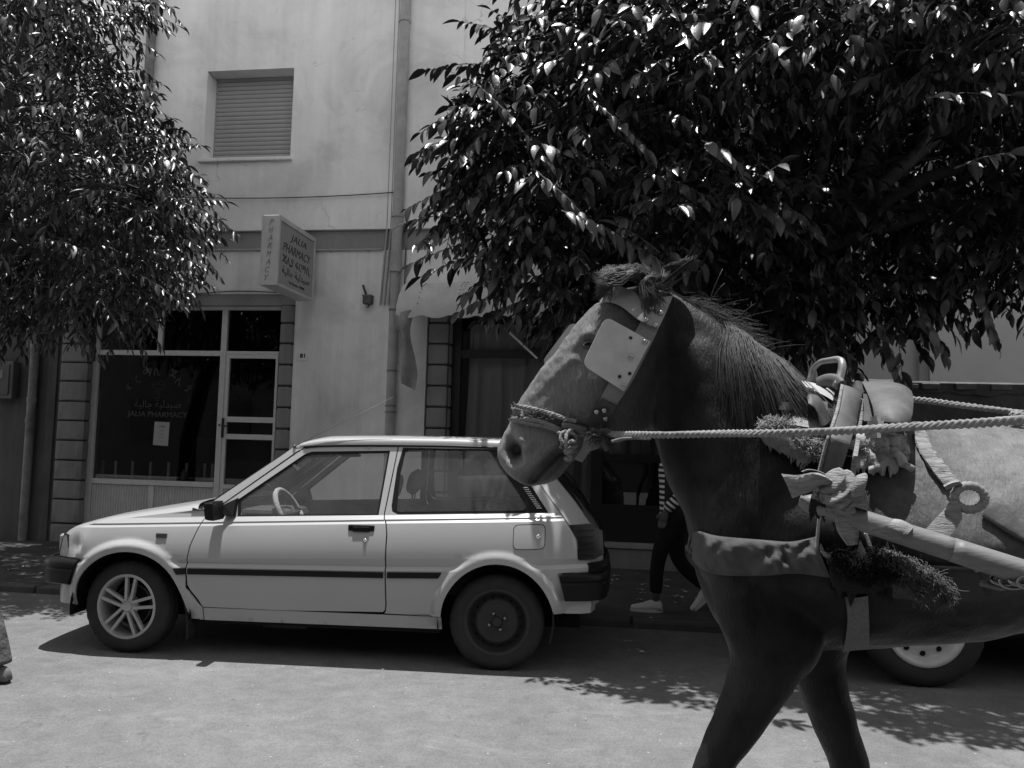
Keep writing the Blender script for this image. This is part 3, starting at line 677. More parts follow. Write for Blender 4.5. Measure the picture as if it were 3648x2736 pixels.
RT = [((.35, 5.6, 4.0), (1.0, .8, .42)), ((1.4, 5.3, 4.05), (1.0, .75, .40)), ((2.3, 5.15, 3.95), (1.0, .75, .42)), ((3.3, 5.1, 3.9), (1.2, .85, .5)), ((.9, 5.9, 4.55), (1.3, .8, .5)), ((2.6, 5.6, 4.6), (1.5, .8, .5)),
      ((.9, 7.3, 5.1), (1.9, 1.3, 1.0)), ((2.9, 7.2, 5.1), (1.9, 1.4, 1.1)),
      ((-.45, 6.15, 3.6), (1.1, 1.0, .75)), ((-.3, 6.3, 2.8), (.9, .9, .5)), ((-.4, 6.3, 4.35), (.95, .9, .6)), ((-1.0, 6.2, 3.15), (.65, .55, .35)), ((-.95, 6.3, 3.75), (.55, .55, .35)), ((.2, 6.8, 2.5), (.9, .8, .4)),
      ((.45, 5.7, 3.05), (.75, .6, .35)), ((.8, 6.5, 3.3), (1.2, .8, .8)), ((2.1, 6.5, 3.4), (1.2, .8, .8)), ((3.4, 6.3, 3.45), (1.2, .9, .8)), ((.75, 6.6, 2.6), (1.0, .75, .5)), ((1.55, 6.6, 2.7), (.9, .8, .55)), ((2.9, 6.5, 2.95), (1.0, .8, .5)), ((3.9, 6.3, 2.9), (1.0, .9, .5)),
      ((1.2, 7.8, 4.4), (1.9, 1.0, 1.5)), ((3.2, 7.8, 4.7), (1.8, 1.0, 1.5)), ((-.4, 7.6, 3.9), (1.0, .9, 1.0)), ((.8, 7.6, 3.0), (1.2, .9, .5)), ((.3, 8.35, 4.0), (1.7, .6, .9))]
LT_ = [((-6.7, 8.35, 4.2), (1.6, .6, 1.0)), ((-6.3, 7.6, 4.4), (1.4, 1.2, 1.3)), ((-5.9, 6.7, 4.6), (1.3, 1.1, 1.2)), ((-5.6, 7.7, 3.4), (1.3, 1.0, .9)), ((-5.2, 6.6, 3.9), (1.15, 1.0, .9)), ((-4.5, 6.6, 3.55), (.75, .75, .55)), ((-5.5, 6.7, 3.0), (1.1, .95, .65)), ((-6.6, 6.8, 3.4), (1.2, 1.1, 1.0)), ((-5.6, 6.7, 5.6), (1.15, 1.1, .8)), ((-4.55, 6.7, 2.95), (.55, .6, .35)), ((-5.1, 6.9, 2.6), (.75, .7, .35)), ((-6.0, 6.9, 2.6), (.7, .7, .4))]
def spray(px0, py0, px1, py1, y): return (onY(px0, py0, y), onY(px1, py1, y-.05))
RS = [spray(1760, 230, 1520, 200, 5.9), spray(1740, 340, 1500, 420, 5.8), spray(1700, 480, 1490, 500, 5.7), spray(1700, 640, 1450, 690, 5.8), spray(1700, 760, 1440, 740, 5.9), spray(1750, 850, 1460, 880, 5.9), spray(1760, 900, 1500, 930, 5.8), spray(1880, 960, 1650, 1000, 5.8), spray(1900, 1000, 1620, 1060, 5.9), spray(1950, 1050, 1700, 1090, 5.9), spray(1800, 120, 1640, 40, 5.9),
      spray(1700, 300, 1950, 500, 5.2), spray(1900, 600, 2150, 780, 5.0), spray(2000, 750, 2350, 850, 4.9), spray(2350, 900, 2200, 760, 4.9), spray(2100, 350, 2300, 480, 4.9), spray(2350, 250, 2250, 60, 4.9), spray(2500, 500, 2650, 560, 4.8), spray(2700, 650, 2780, 560, 4.6), spray(3300, 350, 3600, 280, 4.5), spray(3400, 600, 3600, 500, 4.5), spray(3260, 1080, 3370, 1230, 5.6), spray(3480, 1020, 3560, 1200, 5.6), spray(3120, 1120, 3200, 1310, 5.8), spray(2950, 1150, 3060, 1290, 5.9)]
LS = [spray(600, 700, 850, 770, 6.2), spray(500, 980, 660, 1050, 6.1), spray(350, 1060, 430, 1150, 6.2), spray(380, 80, 440, 30, 6.4), spray(480, 330, 570, 310, 6.2), spray(150, 850, 330, 860, 5.9), spray(560, 560, 730, 600, 6.2), spray(250, 1080, 290, 1210, 6.3)]
t_, n1 = make_tree('street_tree', 'large dark leafy street tree overhanging the horse and the parked pickup', RT, [(1.75, 6.95, PAVZ), (1.7, 6.9, 1.2), (1.5, 6.7, 2.3), (1.3, 6.5, 3.2)], .16, 5, 25, .125, 'street trees', RS)
t_, n2 = make_tree('street_tree', 'leafy street tree hanging over the facade beside the shuttered window', LT_, [(-6.6, 6.95, PAVZ), (-6.6, 6.95, 1.3), (-6.4, 6.85, 2.4), (-6.1, 6.8, 3.2)], .14, 9, 22, .11, 'street trees', LS, .72)
print('leaves', n1, n2)

# ================================================================ the parked hatchback
CF = Vector((-3.094, 4.853, 0)); CA = math.atan2(.161, 2.303)
car = thing('parked_hatchback', CF, 'silver three door hatchback parked at the kerb, dented front fender', 'car', rz=CA)
YC = 0.765                                                     # centre line; the near side is at y = 0, x runs to the rear
M_PAINT = mat('car_paint', .33, .3, .5, var=.03, scale=2, coat=.5)
M_BLK = mat('black_trim', .007, .42, .18, var=.2); M_RUB = mat('tyre_rubber', .028, .85, .25, var=.3, scale=14, bmp=.3, bscale=60)
M_CARG = glass('car_glass', .93, dust=.06); M_DASH = mat('car_interior', .035, .7, .3, var=.2); M_UNDER = mat('underbody', .012, .9, .1)
M_SEAT = mat('seat_cloth', .045, .9, .1, var=.2, scale=20); M_CHR = mat('chrome', .75, .12, .5, metal=1.0)
def zb(x): return .840+.0432*x                                  # bottom of the glass
def zc(x): return .797+.0468*x                                  # crease under it
def zs_(x): return .597+.034*x
def zr(x): return float(np.interp(x, [-.45, .375, 1.593, 1.99, 2.547, 2.85], [.555, .569, .592, .604, .633, .65]))
ARF, ARR = (-.02, .275, .372, .363), (2.297, .28, .347, .367)
def sideY(x, z):
    a, b, c, d = zb(x), zc(x), zs_(x), zr(x)
    key = [(.0, .06), (.22, .042), (.30, .016), (.42, -.020), (d-.05, -.045), (d-.013, -.049), (d+.011, -.032), *[(b-.011-(b-.011-c)*t, -.006-.042*(1-(1-t)**1.7)) for t in (1, .85, .7, .55, .4, .27, .14, .06, 0)], (b+.004, .011), (b+.013, .009), (a, .036), (1.45, .036+(1.45-a)*.36)]
    y = float(np.interp(z, [k[0] for k in key], [k[1] for k in key]))
    for (cx, cz, rx, rz) in (ARF, ARR):
        q = math.hypot((x-cx)/(rx+.082), (z-cz)/(rz+.082))
        if q < 1 and z > .2:
            t = min(1, (1-q)/.115); t = t*t*(3-2*t); lo = min(1, max(0, (z-.25)/.2))
            y = y*(1-t*lo)+(-.064)*t*lo
    if x < -.15: y += .13*((-.15-x)/.45)**2
    if x > 2.45: y += .11*((x-2.45)/.45)**2
    return y
ROWS = [lambda x: .26, lambda x: .33, lambda x: .37, lambda x: .42, lambda x: .47, lambda x: zr(x)-.05, lambda x: zr(x)-.013, lambda x: zr(x)+.011, zs_, *[(lambda x, t=t: zc(x)-.011-(zc(x)-.011-zs_(x))*t) for t in (.85, .7, .55, .4, .27, .14, .06, 0)], lambda x: zc(x)+.004, lambda x: zc(x)+.013, zb, lambda x: 1.0, lambda x: 1.15]
def dens(poly, st):
    out = []
    for (a, b) in zip(poly, poly[1:]+poly[:1]):
        n = max(1, int(math.hypot(b[0]-a[0], b[1]-a[1])/st))
        out += [(a[0]+(b[0]-a[0])*i/n, a[1]+(b[1]-a[1])*i/n) for i in range(n)]
    return out
def inpoly(p, poly):
    x, y = p; r = False; n = len(poly); j = n-1
    for i in range(n):
        xi, yi = poly[i]; xj, yj = poly[j]
        if (yi > y) != (yj > y) and x < (xj-xi)*(y-yi)/(yj-yi)+xi: r = not r
        j = i
    return r
def arch(A, dr, a0, a1, n=26): return [(A[0]+(A[2]+dr)*math.cos(t), A[1]+(A[3]+dr)*math.sin(t)) for t in np.linspace(R(a0), R(a1), n)]
def crease(me):
    """keep the pressed body lines crisp and the wheel arch flares smooth"""
    bm = bmesh.new(); bm.from_mesh(me)
    for e in bm.edges:
        if len(e.link_faces) != 2: continue
        a = e.calc_face_angle(0); q = min(math.hypot((w.x-A[0])/(A[2]+.095), (w.z-A[1])/(A[3]+.095)) for A in (ARF, ARR) for w in [(e.verts[0].co+e.verts[1].co)/2])
        d = e.verts[1].co-e.verts[0].co
        if a > R(50) or (a > R(13) and q > 1 and abs(d.z) < .25*abs(d.x)): e.smooth = False
    bm.to_mesh(me); bm.free()
def cpanel(name, outline, m, holes=(), yf=sideY, off=0.0, flange=.014, rows=ROWS, col=.045, sharp=17, both=True, under=None, arches=True):
    loops = [dens(outline, .025)]+[dens(list(h), .025) for h in holes]
    pts = []; eds = []
    for L in loops:
        n0 = len(pts); pts += L; eds += [(n0+i, n0+(i+1) % len(L)) for i in range(len(L))]
    nb = len(pts)
    xs = [p[0] for p in loops[0]]; zs = [p[1] for p in loops[0]]; x0, x1, z0, z1 = min(xs)-.01, max(xs)+.01, min(zs), max(zs)
    nx = max(2, int((x1-x0)/col))
    for rw in rows:
        prev = None
        for i in range(nx+1):
            x = x0+(x1-x0)*i/nx; z = rw(x)
            if z0-.05 < z < z1+.05:
                pts.append((x, z)); 
                if prev is not None: eds.append((prev, len(pts)-1))
                prev = len(pts)-1
            else: prev = None
    if arches:
        for A in (ARF, ARR):
            if A[0]-.5 < x1 and A[0]+.5 > x0:
                for dr in (.012, .024, .034, .044, .054, .064, .074, .086):
                    prev = None
                    for p in arch(A, dr, -5, 185, 48):
                        if inpoly(p, loops[0]) and not any(inpoly(p, h) for h in loops[1:]):
                            pts.append(p)
                            if prev is not None: eds.append((prev, len(pts)-1))
                            prev = len(pts)-1
                        else: prev = None
    vo, eo, fo, *_ = delaunay_2d_cdt([Vector(p) for p in pts], eds, [], 0, 1e-4)
    fs = []
    for f in fo:
        c = (sum(vo[i].x for i in f)/3, sum(vo[i].y for i in f)/3)
        if inpoly(c, loops[0]) and not any(inpoly(c, h) for h in loops[1:]): fs.append(tuple(f))
    used = sorted({i for f in fs for i in f}); mp = {u: k for k, u in enumerate(used)}
    P = [(vo[u].x, yf(vo[u].x, vo[u].y)+off, vo[u].y) for u in used]; fs = [tuple(mp[i] for i in f) for f in fs]
    cnt = {}
    for f in fs:
        for a, b in zip(f, f[1:]+f[:1]): cnt[(a, b)] = cnt.get((a, b), 0)+1
    bd = [(a, b) for (a, b) in cnt if (b, a) not in cnt]
    outs = []
    for side in ((1, -1) if both else (1,)):
        mb = MB(); T = (lambda p: p) if side == 1 else (lambda p: (p[0], 2*YC-p[1], p[2]))
        vs = [T(p) for p in P]; ff = list(fs)
        if flange:
            bi = {}
            for a, b in bd:
                for q in (a, b):
                    if q not in bi: bi[q] = len(vs); vs.append(T((P[q][0], P[q][1]+flange, P[q][2])))
                ff.append((b, a, bi[a], bi[b]))
        mb.add(vs, ff, True)
        outs.append(build(name, mb, m, car, local=True, sharp=None if arches else sharp, under=under[0 if side == 1 else 1] if under else None))
        if arches: crease(outs[-1].data)
    return outs
# --- sides
fend = [(-.50, .728), (-.445, .757), (-.325, .790), (-.204, .818), (0, .85), (.2, .879), (.345, .905), (.483, .907), (.419, .846), (.391, .765), (.367, .689), (.354, .596), (.351, .521), (.360, .43), (.380, .405), (.42, .33), (.444, .302), (.444, .222), (.348, .219)] \
    + arch(ARF, 0, -4, 178)[::1] + [(-.398, .276), (-.424, .272), (-.51, .31), (-.506, .42), (-.50, .56), (-.458, .575), (-.450, .616), (-.474, .714), (-.50, .722)]
def fY(x, z):
    y = sideY(x, z)
    dx, dz = x+.395, z-.655                                   # dent behind the headlamp
    y += .018*math.exp(-(dx*dx/.0016+dz*dz/.0026))-.006*math.exp(-((dx-.06)**2/.0012+(dz-.02)**2/.004))
    return y
cpanel('front_fender', fend, M_PAINT, yf=fY, rows=ROWS+[lambda x: .63, lambda x: .66, lambda x: .69], col=.03)
doorp = [(.449, .306), (.432, .337), (.389, .411), (.369, .45), (.359, .526), (.361, .60), (.374, .689), (.398, .765), (.427, .85), (.489, .911), (.50, .921), (.955, 1.279), (.985, 1.300), (1.05, 1.316), (1.2, 1.323), (1.609, 1.333), (1.568, .915), (1.575, .885), (1.590, .862), (1.602, .80), (1.609, .378), (1.604, .335), (1.592, .322), (.953, .305)]
dwin = [(.632, .869), (.614, .971), (.967, 1.242), (1.008, 1.273), (1.05, 1.287), (1.562, 1.307), (1.536, .907)]
doors = cpanel('door', doorp, M_PAINT, holes=[dwin])
quar = [(1.617, 1.336), (1.575, .912), (1.582, .888), (1.598, .862), (1.610, .80), (1.617, .378), (1.612, .33), (1.60, .314), (1.955, .310)] \
    + arch(ARR, 0, 175, 14)[::1] + [(2.641, .356), (2.83, .367), (2.835, .43), (2.852, .645), (2.85, .672), (2.79, .675), (2.776, .688), (2.768, .80), (2.713, .887), (2.527, 1.128), (2.345, 1.352), (2.30, 1.346), (1.93, 1.344)]
qhole = [(1.643, 1.328), (1.62, 1.2), (1.611, .964), (1.619, .93), (1.655, .9145), (2.592, .955), (2.484, 1.108), (2.40, 1.205), (2.275, 1.334)]
quars = cpanel('rear_quarter', quar, M_PAINT, holes=[qhole])
sill = [(.449, .30), (1.954, .305), (1.954, .226), (.449, .219)]
cpanel('sill', sill, M_PAINT, yf=lambda x, z: sideY(x, z)+.006, arches=False)
apil = [(.395, .907), (.43, .936), (.845, 1.250), (.94, 1.325), (.975, 1.337), (1.05, 1.345), (1.05, 1.322), (.985, 1.307), (.95, 1.287), (.494, .924), (.476, .909)]
cpanel('windscreen_pillar', apil, M_PAINT, yf=lambda x, z: sideY(x, z)-.004, arches=False, rows=[lambda x: 1.0, lambda x: 1.1, lambda x: 1.2])
# fuel flap, trims
def rrect(x0, x1, z0, z1, r, sk=0.0):
    o = []
    for cx, cz, a0 in ((x1-r, z1-r, 0), (x0+r, z1-r, 90), (x0+r, z0+r, 180), (x1-r, z0+r, 270)):
        for a in np.linspace(R(a0), R(a0+90), 6): o.append((cx+r*math.cos(a), cz+r*math.sin(a)+sk*(cx-x0)))
    return o
cpanel('fuel_gap', rrect(2.383, 2.578, .733, .881, .03, .06), M_BLK, off=-.0012, flange=0, both=False, arches=False)
ff_ = cpanel('fuel_flap', rrect(2.387, 2.574, .737, .877, .028, .06), M_PAINT, off=-.0045, flange=.004, both=False, arches=False)
lk = MB().lathe([(0, -.008), (.009, -.008), (.012, -.004), (.015, 0), (.016, .004)], 16, (2.535, sideY(2.535, .815)-.005, .815)); build('lock', lk, M_CHR, car, local=True, under=ff_[0])
for o_, xa, xb in ((doors, .368, 1.598), (quars, 1.622, 1.957)):
    mp_ = [(xa, zr(xa)-.020), (xb, zr(xb)-.020), (xb-(.02 if xb > 1.9 else 0), zr(xb)-.056), (xa, zr(xa)-.056)]
    cpanel('rubbing_strip', mp_, M_BLK, off=-.009, flange=.01, arches=False, rows=[], under=o_)
cpanel('rubbing_strip', [(.281, .549), (.355, .550), (.355, .513), (.305, .512)], M_BLK, off=-.009, flange=.01, arches=False, rows=[])
# black frame, louvre and glass of the quarter window
qg = [(1.660, 1.300), (1.640, 1.15), (1.645, .945), (1.658, .931), (2.435, .964), (2.455, .985), (2.435, 1.02), (2.21, 1.315), (2.19, 1.323), (1.68, 1.318)]
q2 = [(1.646, 1.325), (1.623, 1.2), (1.614, .964), (1.622, .932), (1.657, .9175), (2.586, .957), (2.482, 1.106), (2.398, 1.203), (2.273, 1.331)]
qf = cpanel('quarter_window_frame', q2, M_BLK, holes=[qg], off=.006, flange=.012, arches=False)
cpanel('quarter_glass', qg, M_CARG, off=.012, flange=0, arches=False, under=qf)
lvm = []
for k in range(11):
    t = k/10; x = 2.427+(2.517-2.427)*t; z = 1.102+(.982-1.102)*t; y = sideY(x+.015, z)
    build('louvre', MB().bbox(x, x+.032, y-.005, y+.006, z-.0028, z+.0028, .0012), M_CHR, car, local=True, under=qf[0])
dg = cpanel('door_glass', dwin, M_CARG, off=.010, flange=0, arches=False, under=doors)
# black surround of the door glass
ins = [(.650, .877), (.634, .965), (.970, 1.226), (1.012, 1.258), (1.055, 1.270), (1.548, 1.290), (1.523, .914)]
cpanel('window_seal', dwin, M_BLK, holes=[ins], off=.006, flange=.006, arches=False, under=doors)
y_ = sideY(1.44, .83)
dh = MB().bbox(1.362, 1.526, y_-.012, y_+.012, .812, .848, .006); dh.bbox(1.392, 1.498, y_-.018, y_, .808, .838, .004)
build('door_handle', dh, M_BLK, car, local=True, under=doors[0])
cup = MB().tube([(1.364, y_-.002, .815), (1.368, y_-.003, .79), (1.385, y_-.004, .776), (1.45, y_-.004, .777), (1.505, y_-.004, .779), (1.522, y_-.003, .793), (1.526, y_-.002, .815)], .004, 6); build('handle_cup', cup, M_PAINT, car, local=True, under=doors[0])
build('lock', MB().lathe([(0, -.008), (.008, -.008), (.011, -.004), (.014, 0), (.015, .004)], 16, (1.475, sideY(1.475, .759)-.002, .759)), M_CHR, car, local=True, under=doors[0])
yb = sideY(.20, .735)
bd_ = MB().bbox(.143, .212, yb-.009, yb+.006, .728, .756, .003); b_ = build('fender_badge', bd_, mat('badge_dark', .06, .35, .5, var=.3), car, local=True)
# door mirrors
for s in (1, -1):
    T = lambda x, y, z: Vector((x, y if s == 1 else 2*YC-y, z))
    mb = MB(); rg = []
    for x, hw, hz, cy_ in ((.488, .045, .038, -.075), (.497, .075, .052, -.078), (.525, .082, .056, -.08), (.552, .082, .057, -.08), (.556, .078, .053, -.08)):
        rg.append([T(x+(.01 if sz < 0 else 0), cy_+sy*hw, .913+sz*hz) for sy, sz in ((-.85, -1), (.85, -1), (1, -.8), (1, .8), (.85, 1), (-.85, 1), (-1, .8), (-1, -.8))])
    mb.rings(rg); mo = build('door_mirror', mb, M_BLK, car, local=True, sharp=40)
    build('mirror_glass', MB().add([T(.5575, -.08+a*.07, .913+b*.046) for a, b in ((-1, -1), (1, -1), (1, 1), (-1, 1))], [(0, 1, 2, 3)]), M_CHR, car, local=True, under=mo)
    ft = MB(); ft.add([T(.555, .03, .87), T(.625, .032, .870), T(.618, .078, .985), T(.56, .062, .955), T(.555, -.02, .885), T(.615, .008, .875), T(.611, .055, .975), T(.558, -.0, .945)], [(0, 1, 2, 3), (7, 6, 5, 4), (0, 4, 5, 1), (1, 5, 6, 2), (2, 6, 7, 3), (3, 7, 4, 0)])
    build('mirror_foot', ft, M_BLK, car, local=True, under=mo)
# --- bonnet, roof, screens, hatch (lofted across the car)
def loft(name, fn, nu, nv, m, thick=.012, sharp=35, under=None):
    P = [[Vector(fn(i/(nu-1), j/(nv-1))) for j in range(nv)] for i in range(nu)]
    mb = MB().grid(P)
    if thick: mb.grid([[p-Vector((0, 0, thick)) for p in r] for r in P])
    return build(name, mb, m, car, local=True, sharp=sharp, under=under)
HL = [(-.50, .728), (-.445, .757), (-.325, .790), (-.204, .818), (0, .85), (.2, .879), (.345, .903), (.40, .906)]
hx = [p[0] for p in HL]; hz_ = [p[1] for p in HL]
def bonnet(u, v):
    x = -.50+.87*u; s = 1-(2*v-1)**2; s2 = 1-(2*v-1)**4
    z = float(np.interp(x, hx, hz_)); y0 = sideY(x, min(z, zb(x)-.001))+.01
    edge = .028*min(1, min(v, 1-v)/.06)**.5
    return (x-(.085*(1-u)+.075*u)*s2, y0+(2*YC-2*y0)*v, z-.004+edge*(1-.5*(1-u))+.022*s*u)
loft('bonnet', bonnet, 22, 41, M_PAINT)
RX = [.94, 1.04, 1.24, 1.53, 1.93, 2.31]; RZ = [1.318, 1.336, 1.346, 1.354, 1.360, 1.357]
VY = [0, .006, .018, .04, .08, .16, .32, 1]; VZ = [-.012, .012, .024, .031, .037, .043, .049, .054]
def roof(u, v):
    s = 2*min(v, 1-v); x = .965+1.34*u; z = float(np.interp(x, RX, RZ)); y0 = sideY(x, z-.012)-.004
    k = float(np.interp(s, [0, .1, .2, .3, .4, .55, .75, 1], VY)); dz = float(np.interp(s, [0, .1, .2, .3, .4, .55, .75, 1], VZ))
    y = y0+(YC-y0)*k
    xe = x-.055*(1-(1-k)**2)*(1-u)
    return (xe, y if v <= .5 else 2*YC-y, z+dz*(1-.55*max(0, .12-u)/.12))
loft('roof', roof, 24, 45, M_PAINT, .006)
dr = [(x, sideY(x, z-.012)-.006, z-.014) for x, z in zip(np.linspace(.99, 2.30, 14), np.interp(np.linspace(.99, 2.30, 14), RX, RZ))]
for s in (1, -1): build('drip_rail', MB().tube([p if s == 1 else (p[0], 2*YC-p[1], p[2]) for p in dr], .0075, 6), M_BLK, car, local=True)
def screen(u, v):
    s = 1-(2*v-1)**2; x = .405+.545*u; z = .916+.405*u; y0 = sideY(x, z)+.012
    return (x-(.10*(1-u)+.055*u)*s, y0+(2*YC-2*y0)*v, z+.035*u*s+.012*s*(1-u))
ws_ = loft('windscreen', screen, 8, 15, M_CARG, 0)
for s in (1, -1):
    sp = [screen(u, 0 if s == 1 else 1) for u in np.linspace(0, 1, 8)]; build('screen_seal', MB().tube([(p[0]-.004, p[1]-.006*s, p[2]+.002) for p in sp], .009, 6), M_BLK, car, local=True, under=ws_)
wp = [(.33, .45, .922), (.36, .75, .935), (.45, 1.05, .99)]; build('wiper', MB().tube(wp, .006, 5).tube([(.35, .6, .93), (.62, .66, 1.11)], .005, 5), M_BLK, car, local=True)
build('cowl', MB().grid([[Vector((.33-.075*(1-(2*v-1)**2)+dx, .04+(2*YC-.08)*v, .915+.018*(1-(2*v-1)**2)+dz)) for v in np.linspace(0, 1, 15)] for dx, dz in ((0, -.004), (.05, -.012), (.10, -.004))]), M_BLK, car, local=True)
PC = [(2.27, 1.412), (2.40, 1.352), (2.55, 1.265), (2.66, 1.185), (2.80, 1.03), (2.925, .86), (2.955, .72), (2.95, .55), (2.93, .40)]
PE = [(2.30, 1.350), (2.36, 1.338), (2.44, 1.242), (2.53, 1.132), (2.625, 1.01), (2.717, .892), (2.795, .70), (2.82, .55), (2.82, .40)]
def hatch(u, v):
    s = 2*min(v, 1-v); t = u*(len(PC)-1); k = min(int(t), len(PC)-2); f = t-k
    c = [PC[k][q]+(PC[k+1][q]-PC[k][q])*f for q in (0, 1)]; e = [PE[k][q]+(PE[k+1][q]-PE[k][q])*f for q in (0, 1)]
    w_ = math.sin(min(1, s/.32)*math.pi/2)**.8*.86+.14*s; x = e[0]+(c[0]-e[0])*w_; z = e[1]+(c[1]-e[1])*w_
    y0 = sideY(e[0], e[1])+.004; y = y0+(YC-y0)*s
    return (x, y if v <= .5 else 2*YC-y, z)
ha = loft('hatch', hatch, 33, 41, M_PAINT, .006)
def hglass(u, v):
    p = hatch(.10+.535*u, .085+.83*v); return (p[0]+.005, p[1], p[2]+.004)
loft('rear_window', hglass, 14, 25, mat('rear_glass', .012, .06, .6), 0, under=ha)
def garn(u, v):
    p = hatch(.64+.13*u, .04+.92*v); return (p[0]+.006, p[1], p[2]+.002)
loft('rear_garnish', garn, 6, 33, M_BLK, 0, under=ha)
build('rear_wiper', MB().tube([hglass(1, .35), (lambda p: (p[0]+.02, p[1], p[2]+.015))(hglass(.6, .42)), (lambda p: (p[0]+.02, p[1], p[2]+.012))(hglass(.3, .3))], .006, 5), M_BLK, car, local=True, under=ha)
build('hatch_spoiler', MB().tube([hglass(1.12, v) for v in np.linspace(0, 1, 12)], .022, 6), M_BLK, car, local=True, under=ha)
# lamps
tl = [(2.716, .886), (2.84, .893), (2.925, .85), (2.935, .71), (2.88, .682), (2.791, .679), (2.781, .69), (2.773, .80)]
tls = cpanel('tail_lamp', tl, mat('tail_lamp_red', .012, .25, .25), yf=lambda x, z: sideY(2.7, z)+.01+max(0, x-2.74)**1.6*1.4, flange=.03, arches=False, rows=[lambda x: .75, lambda x: .80, lambda x: .84])
for k in range(5):
    z = .70+k*.038; cpanel('lamp_rib', [(2.785, z), (2.87, z), (2.87, z+.006), (2.785, z+.006)], M_BLK, yf=lambda x, z: sideY(2.7, z)+.006+max(0, x-2.74)**1.6*1.4, flange=.006, arches=False, rows=[], under=tls)
hl = [(-.502, .716), (-.516, .700), (-.541, .597), (-.534, .580), (-.462, .580), (-.455, .616), (-.480, .712)]
hlm = mat('head_lamp_lens', .33, .12, .6, var=.35, scale=40)
hls = cpanel('head_lamp', hl, hlm, yf=lambda x, z: sideY(-.44, .6)+.012+max(0, -.45-x)*.5, flange=.03, arches=False, rows=[lambda x: .62, lambda x: .66])
cpanel('lamp_bezel', [(-.508, .725), (-.55, .597), (-.54, .574), (-.455, .574), (-.446, .616), (-.472, .718)], M_BLK, holes=[hl], yf=lambda x, z: sideY(-.44, .6)+.010+max(0, -.45-x)*.5, flange=.03, arches=False, rows=[])
fr_ = MB(); ys = np.linspace(.20, 2*YC-.20, 9)
fr_.grid([[Vector((-.575-.05*(1-(2*(y-YC)/1.2)**2)+dx, y, z)) for y in ys] for dx, z in ((.03, .735), (0, .70), (-.01, .58))]); build('grille', fr_, M_BLK, car, local=True)
for y0, y1 in ((.13, .34), (2*YC-.34, 2*YC-.13)): build('head_lamp', MB().bbox(-.595, -.53, y0, y1, .585, .71, .015), hlm, car, local=True)
# bumpers: a section swept round the corner
def bumper(name, path, secs, slant, m):
    rg = []
    for i, (x, y) in enumerate(path):
        a = path[max(i-1, 0)]; b = path[min(i+1, len(path)-1)]; t = Vector((b[0]-a[0], b[1]-a[1], 0)).normalized(); n = Vector((t.y, -t.x, 0))
        if n.dot(Vector((x-1.17, (y-YC)*1.5, 0))) < 0: n = -n
        rg.append([Vector((x, y, 0))+n*o+Vector((slant(i, z), 0, z)) for o, z in secs])
    return build(name, MB().rings(rg), m, car, local=True, sharp=35)
def sym(h): return h+[(x, 2*YC-y) for x, y in h[::-1]]
fb = sym([(-.362, -.016), (-.45, -.004), (-.55, .018), (-.612, .055), (-.645, .12), (-.67, .25), (-.69, .45), (-.70, .65)])
fsec = [(-.03, .41), (.0, .412), (.012, .42), (.018, .50), (.012, .507), (.012, .514), (.019, .522), (.02, .545), (.014, .560), (.0, .572), (-.03, .574)]
bumper('front_bumper', fb, fsec, lambda i, z: (-(.568-z)*.38 if i in (0, len(fb)-1) else 0), M_BLK)
bumper('bumper_light_stop', fb[1:-1], [(-.20, .552), (.0, .552), (.0, .566), (-.20, .566)], lambda i, z: 0, M_BLK)  # added filler, blocks sun leaking between bumper and bonnet
rb = sym([(2.672, -.018), (2.76, -.006), (2.85, .02), (2.915, .07), (2.945, .14), (2.965, .3), (2.98, .5), (2.985, .65)])
rsec = [(-.03, .434), (.0, .436), (.012, .445), (.016, .535), (.010, .542), (.010, .549), (.017, .557), (.018, .58), (.012, .595), (.0, .604), (-.03, .606)]
bumper('rear_bumper', rb, rsec, lambda i, z: ((.60-z)*.28-.012 if i in (0, len(rb)-1) else 0), M_BLK)
bumper('bumper_top', [(x+.02*(1 if x > 2.8 else 0)-.015, y) for x, y in rb[2:-2]], [(-.06, .604), (.0, .607), (.004, .635), (-.02, .66), (-.06, .66)], lambda i, z: 0, M_BLK)
bumper('front_valance', sym([(-.41, .03), (-.47, .05), (-.52, .075), (-.56, .13), (-.58, .25), (-.59, .5)]), [(-.02, .29), (0, .285), (.004, .35), (.0, .412), (-.02, .412)], lambda i, z: 0, M_PAINT)
bumper('rear_valance', sym([(2.70, .03), (2.80, .045), (2.86, .08), (2.89, .2), (2.90, .5)]), [(-.02, .36), (0, .355), (.004, .40), (.0, .436), (-.02, .436)], lambda i, z: 0, M_PAINT)
# underside, wheel wells, mud flaps
ub = MB().box(.36, 1.94, .06, 2*YC-.06, .20, .30).box(-.44, .36, .26, 2*YC-.26, .2, .70).box(1.94, 2.80, .28, 2*YC-.28, .22, .62).box(-.52, -.42, .2, 2*YC-.2, .38, .7).box(2.66, 2.8, .1, 2*YC-.1, .36, .68).box(.36, .42, .04, 2*YC-.04, .22, .85)
for A in (ARF, ARR):
    for s in (1, -1):
        a0 = [(A[0]+(A[2]+.02)*math.cos(t), A[1]+(A[3]+.02)*math.sin(t)) for t in np.linspace(R(-8), R(188), 24)]
        ub.grid([[Vector((x, (y if s == 1 else 2*YC-y), z)) for y in (.0, .10, .30)] for x, z in a0])
build('underbody', ub, M_UNDER, car, local=True)
ex = MB().tube([(.55, .5, .19), (1.2, .45, .185), (1.9, .42, .20)], .022, 8).lathe([(0, 0), (.06, .02), (.06, .3), (0, .32)], 14, M=Matrix.Translation((1.05, .30, .185)) @ Matrix.Rotation(R(90), 4, 'Z')); build('exhaust', ex, M_STEEL, car, local=True)
